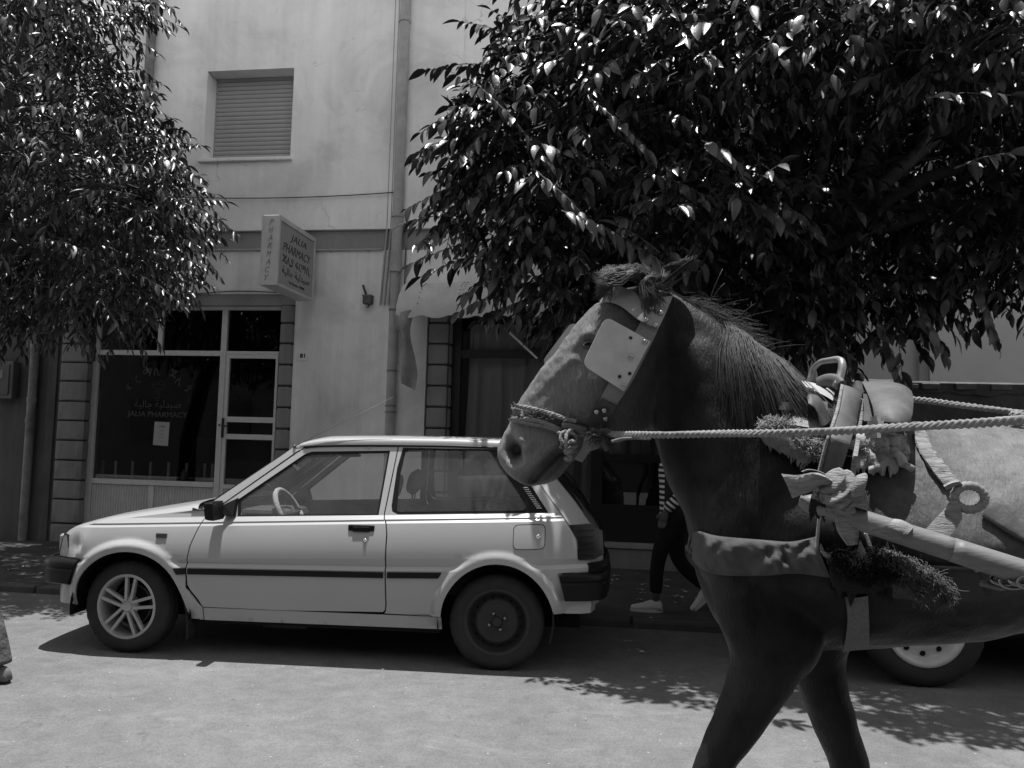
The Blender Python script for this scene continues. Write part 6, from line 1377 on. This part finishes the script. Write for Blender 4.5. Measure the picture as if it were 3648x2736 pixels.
# chain at the end of the trace
ch = thing('trace_chain', onY(*hn_(2100, 1120), 1.62), 'bright steel chain and hook at the end of the trace strap', 'chain')
yc0 = 1.62
M_CHAIN = mat('chain_steel', .22, .4, .5, metal=1.0, var=.3, scale=40)
hk = MB().tube(cat_([onY(*hn_(1815, 1000), yc0), onY(*hn_(1850, 980), yc0-.01), onY(*hn_(1930, 990), yc0-.01), onY(*hn_(2010, 1050), yc0-.01), onY(*hn_(2060, 1110), yc0), onY(*hn_(2020, 1150), yc0), onY(*hn_(1850, 1110), yc0)], 20), .0065, 8); build('hook', hk, M_DARKSTEEL, ch)
for k in range(16):
    c = onY(*hn_(2040+k*75, 1090+(k % 2)*12+(k*3.), ), yc0-.008-.01*k) if k < 4 else onY(*hn_(2040+k*75, 1110+k*4), yc0-.01*k); vert = k % 2; pts = []
    for t in np.linspace(0, 2*math.pi, 15):
        a = Vector((math.cos(t)*.021, 0, 0)); o_ = math.sin(t)*.0115; pts.append(c+a+(Vector((0, 0, o_)) if vert else Vector((0, o_*.8, o_*.6))))
    build('chain_link', MB().tube(pts, .0036, 6), M_CHAIN, ch)
# shafts of the cart
cart = thing('horse_cart', (2.6, 1.95, 0), 'wooden cart drawn by the harnessed horse, pale rounded shafts', 'cart')
sa, sb_ = onY(*hn_(345, 425), 1.66), onY(*hn_(2212, 1027), 1.60); sdir = (sb_-sa); send = sa+sdir*(1.45/sdir.x)
build('shaft', MB().tube(cat_([sa, sa.lerp(sb_, .3), sa.lerp(sb_, .7), sb_, send], 20), np.interp(np.linspace(0, 1, 20), [0, .03, .2, 1], [.010, .018, .0205, .024]), 14), M_POLE, cart)
fa = Vector((sa.x, 2*HY-sa.y, sa.z)); fb_ = Vector((send.x, 2*HY-send.y, send.z)); build('shaft', MB().tube([fa, fa.lerp(fb_, .5), fb_], [.018, .021, .024], 14), M_POLE, cart)
zc0 = send.z
build('axle', MB().cyl((2.55, 1.1, .34), (2.55, 2.9, .34), .03, 12), M_DARKSTEEL, cart)
build('cross_beam', MB().bbox(send.x-.06, send.x+.06, 1.3, 2.7, zc0-.06, zc0+.03, .01), M_POLE, cart)
for k in range(8): build('deck_plank', MB().bbox(1.98, 3.6, 1.35+k*.165, 1.35+k*.165+.155, zc0+.035, zc0+.06, .004), M_WOODS, cart)
for y in (1.36, 2.66): build('side_rail', MB().bbox(1.98, 3.6, y-.02, y+.02, zc0+.065, zc0+.30, .008), M_WOODS, cart)
for y in (1.5, 2.5): build('axle_stand', MB().bbox(2.48, 2.62, y-.04, y+.04, .36, zc0-.0, .008).bbox(2.0, 3.55, y-.035, y+.035, zc0-.03, zc0+.034, .006), M_POLE, cart)
for y, mir in ((1.2, False), (2.8, True)):
    Mw = Matrix.Translation((2.55, y, .33)) @ (Matrix.Rotation(math.pi, 4, 'Z') if mir else Matrix.Identity(4)); wo_ = build('wheel', MB().lathe([(.2, -.07), (.215, -.085), (.2, -.08), (.18, -.03), (.1, -.02), (.05, -.05), (0, -.05)], 40, M=Mw), M_PALER, cart, sharp=50); t = MB(); tyre(t, .33, .21, .16, Mw); build('tyre', t, M_RUB, cart, sharp=50, under=wo_)
# webbing tied round the shaft
tie = thing('webbing_tie', onY(*hn_(720, 380), 1.62), 'pale canvas webbing knotted round the shaft end in a loose bow', 'tie')
sheet('bow', [PN((195, 205), (330, 215), (450, 195), (530, 205), (620, 260)), PN((250, 320), (360, 300), (450, 275), (540, 275), (620, 290)), PN((285, 410), (380, 375), (460, 345), (540, 300), (620, 320))], M_WEB, tie, 20, 8, 0, .004, .012, .003, 9, depth=lambda u, v: 1.64-.03*math.sin(u*2.5)+.02*v)
sheet('bow_fold', [PN((360, 185), (420, 165), (520, 185), (610, 235)), PN((380, 195), (440, 180), (530, 200), (610, 250))], M_WEB, tie, 14, 4, 0, .004, .006, depth=lambda u, v: 1.66)
kt = MB()
rg = []
for t in np.linspace(0, 1, 30):
    c = Vector((600+170*t, 245+200*t, 0)); q = onY(*hn_(c.x, c.y), 1.625); w_ = .027*math.sin(math.pi*(.18+.7*t))+.004*math.sin(t*23)
    rg.append([q+Vector((math.cos(a)*w_*1.05, math.sin(a)*w_*.7, math.sin(a+.5)*w_*.9+math.cos(a)*w_*.3)) for a in np.linspace(0, 2*math.pi, 25)[:-1]])
kt.rings(rg); kt.v = [tuple(Vector(p)+Vector((0, -1, .4))*(.006*nz_.noise(Vector(p)*70)+.004*nz_.noise(Vector(p)*160))) for p in kt.v]; build('knot', kt, M_WEB, tie)
lm = MB(); rg = []
for t in np.linspace(0, 1, 10):
    q = onY(*hn_(760+140*t, 330-45*t), 1.615); w_ = .021*math.sqrt(max(.02, 1-(2*t-1)**4))+.002; rg.append([q+Vector((math.cos(a)*w_*.25, math.sin(a)*w_*.8, math.cos(a)*w_)) for a in np.linspace(0, 2*math.pi, 11)[:-1]])
lm.rings(rg); build('bow_loop', lm, M_WEB, tie)
sheet('wrap', [PN((770, 345), (850, 325), (895, 345)), PN((770, 420), (850, 425), (905, 430)), PN((790, 475), (860, 495), (912, 510))], M_WEB, tie, 10, 8, 0, .03, .012, .001, 22, depth=lambda u, v: 1.625)
sheet('tail', [PN((650, 440), (640, 560), (660, 680), (740, 800)), PN((730, 450), (720, 580), (760, 700), (790, 800)), PN((800, 460), (830, 580), (840, 700), (830, 790))], M_WEB, tie, 20, 8, 0, .004, .008, .003, 10, depth=lambda u, v: 1.625+.03*u)
sheet('fluffy_dark', [PN((450, 360), (520, 330), (620, 350)), PN((430, 450), (540, 460), (640, 450)), PN((420, 540), (540, 590), (640, 570))], M_FUR, tie, 12, 8, 0, .03, .02, .004, 12, depth=lambda u, v: 1.655, fray=.008)
sheet('spiral_wrap', [PN((1130, 578), (1200, 590), (1300, 640)), PN((1060, 640), (1160, 680), (1240, 710)), PN((940, 690), (1050, 740), (1160, 750))], M_WEB, tie, 12, 8, 0, .05, .02, .0015, 14, depth=lambda u, v: 1.632-.022*math.sin(v*math.pi))
# ring and back straps
rgs = thing('breeching_ring', onY(*hn_(1745, 400), 1.67), 'rope wrapped ring joining the back strap to the shaft', 'ring')
cr_ = onY(*hn_(1752, 402), 1.665); rr = (onY(*hn_(1872, 402), 1.665)-cr_).length
rg = MB(); pts = [cr_+Vector((math.cos(t)*rr*1.05, -.004, math.sin(t)*rr*.88)) for t in np.linspace(0, 2*math.pi, 61)]
rg.tube(pts, [.0082*(1+.10*math.sin(i*1.9)) for i in range(61)], 9); build('ring', rg, M_ROPE, rgs)
def sdep(y0, y1): return lambda u, v: y0+(y1-y0)*u
sheet('back_strap', [PN((1290, -140), (1330, 0), (1440, 180), (1560, 330)), PN((1350, -150), (1395, 0), (1500, 150), (1620, 300)), PN((1400, -160), (1455, 0), (1560, 130), (1680, 270))], M_WEB, rgs, 26, 8, .010, .008, .008, .003, 60, fray=.003)
sheet('strap_binding', [PN((1540, 300), (1600, 270), (1660, 262)), PN((1570, 345), (1640, 310), (1700, 290))], M_LEA, rgs, 8, 4, .02, .006, .004, depth=lambda u, v: 1.672)
sheet('rear_strap', [PN((1900, 440), (2000, 480), (2120, 540), (2300, 630), (2600, 760)), PN((1880, 510), (1980, 570), (2110, 650), (2300, 750), (2600, 880)), PN((1860, 560), (1960, 620), (2100, 710), (2300, 810), (2600, 950))], M_LEAL, rgs, 24, 6, .010, .006, .004, .001, 20)
sheet('shaft_strap', [PN((1560, 490), (1480, 570), (1390, 670), (1290, 780)), PN((1640, 530), (1570, 620), (1480, 720), (1390, 830)), PN((1700, 570), (1650, 660), (1580, 740), (1490, 850))], M_WEB, rgs, 18, 6, 0, .006, .004, .001, 16, depth=lambda u, v: 1.662-.045*u)
sheet('strap_patch', [PN((1580, 450), (1640, 420), (1680, 470)), PN((1560, 520), (1640, 560), (1700, 580)), PN((1600, 600), (1640, 640), (1660, 620))], M_WEB, rgs, 8, 6, 0, .008, .004, depth=lambda u, v: 1.652)

# ================================================================ people
def merge(mb, vox, it=6):
    me = bpy.data.meshes.new('tmp'); me.from_pydata([tuple(p) for p in mb.v], [], mb.f)
    bm = bmesh.new(); bm.from_mesh(me); bmesh.ops.recalc_face_normals(bm, faces=bm.faces); bm.to_mesh(me); bm.free()
    return remesh(me, vox, it)
def put(name, me, m, root, under=None):
    Mi = ROOTM[root.name].inverted(); me.transform(Mi); me.name = name; me.polygons.foreach_set('use_smooth', [True]*len(me.polygons)); me.materials.clear(); me.materials.append(m); me.update()
    return link(name, me, under or root)
def limb(mb, pts, rads, n=12, flat=1.0):
    P = cat_(pts, 14); mb.tube(P, np.interp(np.linspace(0, 1, 14), np.linspace(0, 1, len(rads)), rads), n, flat=flat)
def hand(mb, wrist, d, side, thumb):
    """palm and five separate, slightly curled fingers"""
    d = d.normalized(); side = side.normalized(); nrm = d.cross(side)
    mb.tube([wrist, wrist+d*.04, wrist+d*.085], [.022, .034, .033], 10, flat=.55)
    for k, (o, L) in enumerate(((-.028, .066), (-.010, .076), (.009, .072), (.027, .056))):
        b = wrist+d*.075+side*o; mb.tube([b, b+d*L*.5+nrm*.004, b+d*L*.8+nrm*.014, b+d*L+nrm*.024], [.0088, .0085, .0078, .006], 7)
    b = wrist+d*.03+side*thumb*.026; mb.tube([b, b+d*.025+side*thumb*.022, b+d*.052+side*thumb*.028+nrm*.01], [.011, .010, .0075], 7)
def headmesh(mb, c, f, h=.215):
    """skull, jaw, nose, ears; f is the way the face looks"""
    f = f.normalized(); s = f.cross(Vector((0, 0, 1))); rg = []
    for t, (a, b, o) in zip(np.linspace(-.5, .5, 11), ((.03, .035, .045), (.055, .058, .035), (.068, .07, .022), (.075, .08, .012), (.078, .088, .006), (.079, .092, .0), (.079, .096, -.006), (.077, .098, -.01), (.070, .09, -.012), (.052, .066, -.012), (.02, .025, -.012))):
        rg.append([c+Vector((0, 0, t*h))+f*(o+math.cos(q)*b)+s*(math.sin(q)*a) for q in np.linspace(0, 2*math.pi, 17)[:-1]])
    mb.rings(rg); mb.tube([c+f*.088+Vector((0, 0, .01)), c+f*.104+Vector((0, 0, -.028)), c+f*.09+Vector((0, 0, -.036))], [.010, .015, .010], 8)
    mb.tube([c+f*.086-s*.022+Vector((0, 0, -.062)), c+f*.096+Vector((0, 0, -.060)), c+f*.086+s*.022+Vector((0, 0, -.062))], [.006, .009, .006], 6)
    for k in (-1, 1): mb.ball(c+s*k*.08-f*.005+Vector((0, 0, -.01)), .03, 8, (.7, .35 if abs(f.x) > .5 else .7, 1))
def eyes(c, f, root):
    f = f.normalized(); s = f.cross(Vector((0, 0, 1)))
    for k in (-1, 1): build('eye', MB().ball(c+f*.083+s*k*.032+Vector((0, 0, .012)), .011, 8), M_INK, root)
M_SKIN = mat('skin', .07, .55, .3, var=.1, scale=20)
def stripes(name, d, per, off=0.0):
    mt, nt, b, out = nodes(name); t = nt.nodes.new('ShaderNodeTexCoord'); vm = nt.nodes.new('ShaderNodeVectorMath'); vm.operation = 'DOT_PRODUCT'; nt.links.new(t.outputs['Object'], vm.inputs[0]); vm.inputs[1].default_value = tuple(Vector(d)*(1/per))
    ad = nt.nodes.new('ShaderNodeMath'); ad.operation = 'ADD'; nt.links.new(vm.outputs['Value'], ad.inputs[0]); ad.inputs[1].default_value = off+50
    fr = nt.nodes.new('ShaderNodeMath'); fr.operation = 'FRACT'; nt.links.new(ad.outputs[0], fr.inputs[0]); r_ = ramp(nt, fr.outputs[0], [(.5, .012), (.54, .55)]); nt.links.new(r_, b.inputs['Base Color']); b.inputs['Roughness'].default_value = .9; return mt
PW = 6.9
def wp_(x, z, y=PW): return Vector((x, y, z))
pw = thing('person', (.25, PW, PAVZ), 'person walking on the pavement in striped top, black trousers, white canvas shoes', 'person')
hipc, shc = wp_(.345, .86), wp_(.335, 1.30); F = Vector((-1, 0, 0))
bd2 = MB(); limb(bd2, [hipc, wp_(.335, 1.05), shc], [.105, .09, .10], 14); limb(bd2, [shc, wp_(.32, 1.42)], [.055, .048]); headmesh(bd2, wp_(.30, 1.52), F)
el, wr_ = wp_(.385, 1.045, PW-.20), wp_(.265, .885, PW-.19); limb(bd2, [wp_(.34, 1.28, PW-.15), el, wr_], [.04, .036, .03, .026]); hand(bd2, wr_+Vector((-.006, 0, -.01)), Vector((-.25, 0, -1)), Vector((1, 0, -.2)), -1)
el2, wr2 = wp_(.40, 1.04, PW+.19), wp_(.47, .86, PW+.2); limb(bd2, [wp_(.34, 1.28, PW+.15), el2, wr2], [.04, .036, .03, .026]); hand(bd2, wr2, Vector((.2, 0, -1)), Vector((1, 0, .2)), -1)
k1, a1 = wp_(.215, .50, PW-.08), wp_(.19, .145, PW-.07); k2, a2 = wp_(.375, .475, PW+.08), wp_(.63, .22, PW+.08)
limb(bd2, [wp_(.34, .84, PW-.08), k1, a1], [.075, .065, .05, .045, .032]); limb(bd2, [wp_(.35, .84, PW+.08), k2, a2], [.075, .065, .05, .045, .032])
put('body', merge(bd2, .0075, 4), M_SKIN, pw)
eyes(wp_(.30, 1.52), F, pw)
sh_ = MB(); limb(sh_, [wp_(.345, .80), wp_(.335, 1.05), wp_(.33, 1.20), wp_(.335, 1.36)], [.13, .125, .13, .075], 16); mS = stripes('striped_shirt', (0, 0, 1), .044); nS = mS.node_tree; bS = nS.nodes['Principled BSDF']; lk = bS.inputs['Base Color'].links[0].from_socket
tS = nS.nodes.new('ShaderNodeTexCoord'); sS = nS.nodes.new('ShaderNodeSeparateXYZ'); nS.links.new(tS.outputs['Object'], sS.inputs[0]); cS = nS.nodes.new('ShaderNodeMath'); cS.operation = 'GREATER_THAN'; nS.links.new(sS.outputs['X'], cS.inputs[0]); cS.inputs[1].default_value = .0; nS.links.new(mixc(nS, lk, .012, cS.outputs[0]), bS.inputs['Base Color'])   # open black waistcoat over the striped top
put('shirt', merge(sh_, .012), mS, pw)
for y, el_, w__, nm in ((PW-.15, el, wr_, 'near'), (PW+.15, el2, wr2, 'far')):
    sl_ = MB(); limb(sl_, [wp_(.335, 1.31, y), el_, w__], [.06, .052, .047, .043]); d_ = (w__-el_).normalized(); put('sleeve', merge(sl_, .01), stripes('striped_sleeve_'+nm, d_, .040), pw)
M_BT = mat('black_trousers', .012, .9, .15, var=.2, bmp=.3, bscale=20, bdist=.01)
tr_ = MB(); limb(tr_, [wp_(.345, .90), wp_(.35, .80)], [.125, .12]); limb(tr_, [wp_(.335, .84, PW-.075), k1, a1+Vector((0, 0, .06))], [.10, .082, .062, .056, .05]); limb(tr_, [wp_(.355, .84, PW+.075), k2, a2+Vector((-.05, 0, .04))], [.10, .085, .064, .056, .05]); put('trousers', merge(tr_, .012), M_BT, pw)
def shoe(root, heel, d, up, L, mU, mS, name='shoe'):
    d = d.normalized(); up = up.normalized(); s = d.cross(up); u = MB(); rg = []
    for t, w_, h in ((0, .022, .05), (.06, .031, .075), (.25, .034, .085), (.42, .036, .075), (.62, .042, .052), (.8, .041, .042), (.95, .03, .032), (1, .012, .022)):
        rg.append([heel+d*(t*L)+s*(math.cos(q)*w_)+up*(.018+max(0, math.sin(q))*h*.95) for q in np.linspace(0, 2*math.pi, 15)[:-1]])
    u.rings(rg); uo = build('shoe', u, mU, root)
    so2 = MB(); rg = []
    for zz in (0, .022):
        rg.append([heel+d*(L*(.5+.52*math.cos(q)))+s*(math.sin(q)*(.044-.008*math.cos(q+.3)*-1))+up*zz for q in np.linspace(0, 2*math.pi, 25)[:-1]])
    so2.rings(rg, False); build('sole', so2, mS, root, under=uo)
    lc = MB()
    for k in range(4): p = heel+d*(L*(.45+.09*k))+up*(.078-.011*k); lc.tube([p-s*.022, p+up*.006, p+s*.022], .0035, 5)
    build('laces', lc, mS, root, under=uo)
M_SHOE = mat('white_canvas', .5, .8, .2, var=.12, scale=25); M_SOLE = mat('white_sole', .55, .6, .3)
shoe(pw, wp_(.245, PAVZ, PW-.07), Vector((-1, 0, 0)), Vector((0, 0, 1)), .25, M_SHOE, M_SOLE); shoe(pw, wp_(.68, .21, PW+.08), Vector((-.62, 0, -.6)), Vector((-.65, 0, .72)), .25, M_SHOE, M_SOLE)
hr2 = MB(); hr2.ball(wp_(.318, 1.55), .108, 12, (1, .92, 1.05)); hr2.ball(wp_(.40, 1.53), .06, 10); put('hair', merge(hr2, .012), mat('black_hair', .01, .5, .3), pw)
# man leaving the picture on the left
PL = 4.2
def lp_(px, py, y=PL): return onY(px, py, y)
g0 = onZ(30, 2436); PL = g0.y
pl_ = thing('person', (g0.x-.3, PL, 0), 'person in pale jacket and loose grey trousers stepping out past the car front', 'person')
hp = lp_(-160, 2010, PL); hp.z = .90; ft = Vector((g0.x-.05, PL, 0))
kn_ = lp_(-72, 2200, PL); bd3 = MB(); sh3 = hp+Vector((-.14, 0, .52)); F = Vector((-1, 0, 0))
limb(bd3, [hp, hp+Vector((0, 0, .25)), sh3], [.12, .11, .12], 14); limb(bd3, [sh3, sh3+Vector((-.01, 0, .13))], [.06, .055]); hd_c = sh3+Vector((-.03, 0, .25)); headmesh(bd3, hd_c, F, .23)
el3 = sh3+Vector((.03, -.24, -.30)); wr3 = sh3+Vector((-.08, -.25, -.54)); limb(bd3, [sh3+Vector((0, -.17, -.03)), el3, wr3], [.05, .042, .036, .03]); hand(bd3, wr3, Vector((-.2, 0, -1)), Vector((1, 0, 0)), -1)
el4 = sh3+Vector((-.02, .24, -.30)); wr4 = sh3+Vector((-.1, .25, -.52)); limb(bd3, [sh3+Vector((0, .17, -.03)), el4, wr4], [.05, .042, .036, .03]); hand(bd3, wr4, Vector((-.2, 0, -1)), Vector((1, 0, 0)), -1)
an_ = ft+Vector((-.05, 0, .10)); limb(bd3, [hp+Vector((.02, -.08, 0)), kn_, an_], [.085, .07, .05, .04]); kf = hp+Vector((-.18, .1, -.40)); af = hp+Vector((-.42, .1, -.80)); limb(bd3, [hp+Vector((0, .1, 0)), kf, af], [.085, .07, .05, .04])
put('body', merge(bd3, .008, 4), M_SKIN, pl_); eyes(hd_c, F, pl_)
M_GT = mat('grey_trousers', .09, .9, .1, var=.3, scale=8, bmp=.8, bscale=9, bdist=.04); jk = MB(); limb(jk, [hp+Vector((.02, 0, -.12)), hp+Vector((.01, 0, .2)), sh3+Vector((0, 0, .04))], [.18, .165, .15, .08], 16)
for a, b, c in ((sh3+Vector((0, -.17, -.02)), el3, wr3), (sh3+Vector((0, .17, -.02)), el4, wr4)): limb(jk, [a, b, c], [.075, .065, .06, .055])
put('jacket', merge(jk, .013), mat('pale_jacket', .2, .9, .1, var=.25, scale=6, bmp=.8, bscale=10, bdist=.03), pl_)
tr3 = MB(); limb(tr3, [hp, hp+Vector((0, 0, -.1))], [.14, .13]); limb(tr3, [hp+Vector((.03, -.07, -.02)), kn_+Vector((.02, 0, 0)), an_+Vector((.015, 0, -.02))], [.115, .10, .092, .09, .086]); limb(tr3, [hp+Vector((0, .1, 0)), kf, af], [.11, .095, .085, .08]); put('trousers', merge(tr3, .013), M_GT, pl_)
M_SUE = mat('suede_shoe', .12, .8, .2, var=.2); M_SS = mat('shoe_sole', .03, .8, .2)
shoe(pl_, Vector((g0.x+.005, PL, 0)), Vector((-1, 0, 0)), Vector((0, 0, 1)), .29, M_SUE, M_SS); shoe(pl_, Vector((af.x+.06, af.y, .03)), Vector((-1, 0, .15)), Vector((.15, 0, 1)), .29, M_SUE, M_SS)
hr3 = MB(); hr3.ball(hd_c+Vector((.018, 0, .035)), .11, 12, (1, .9, .95)); put('hair', merge(hr3, .012), bpy.data.materials['black_hair'], pl_)
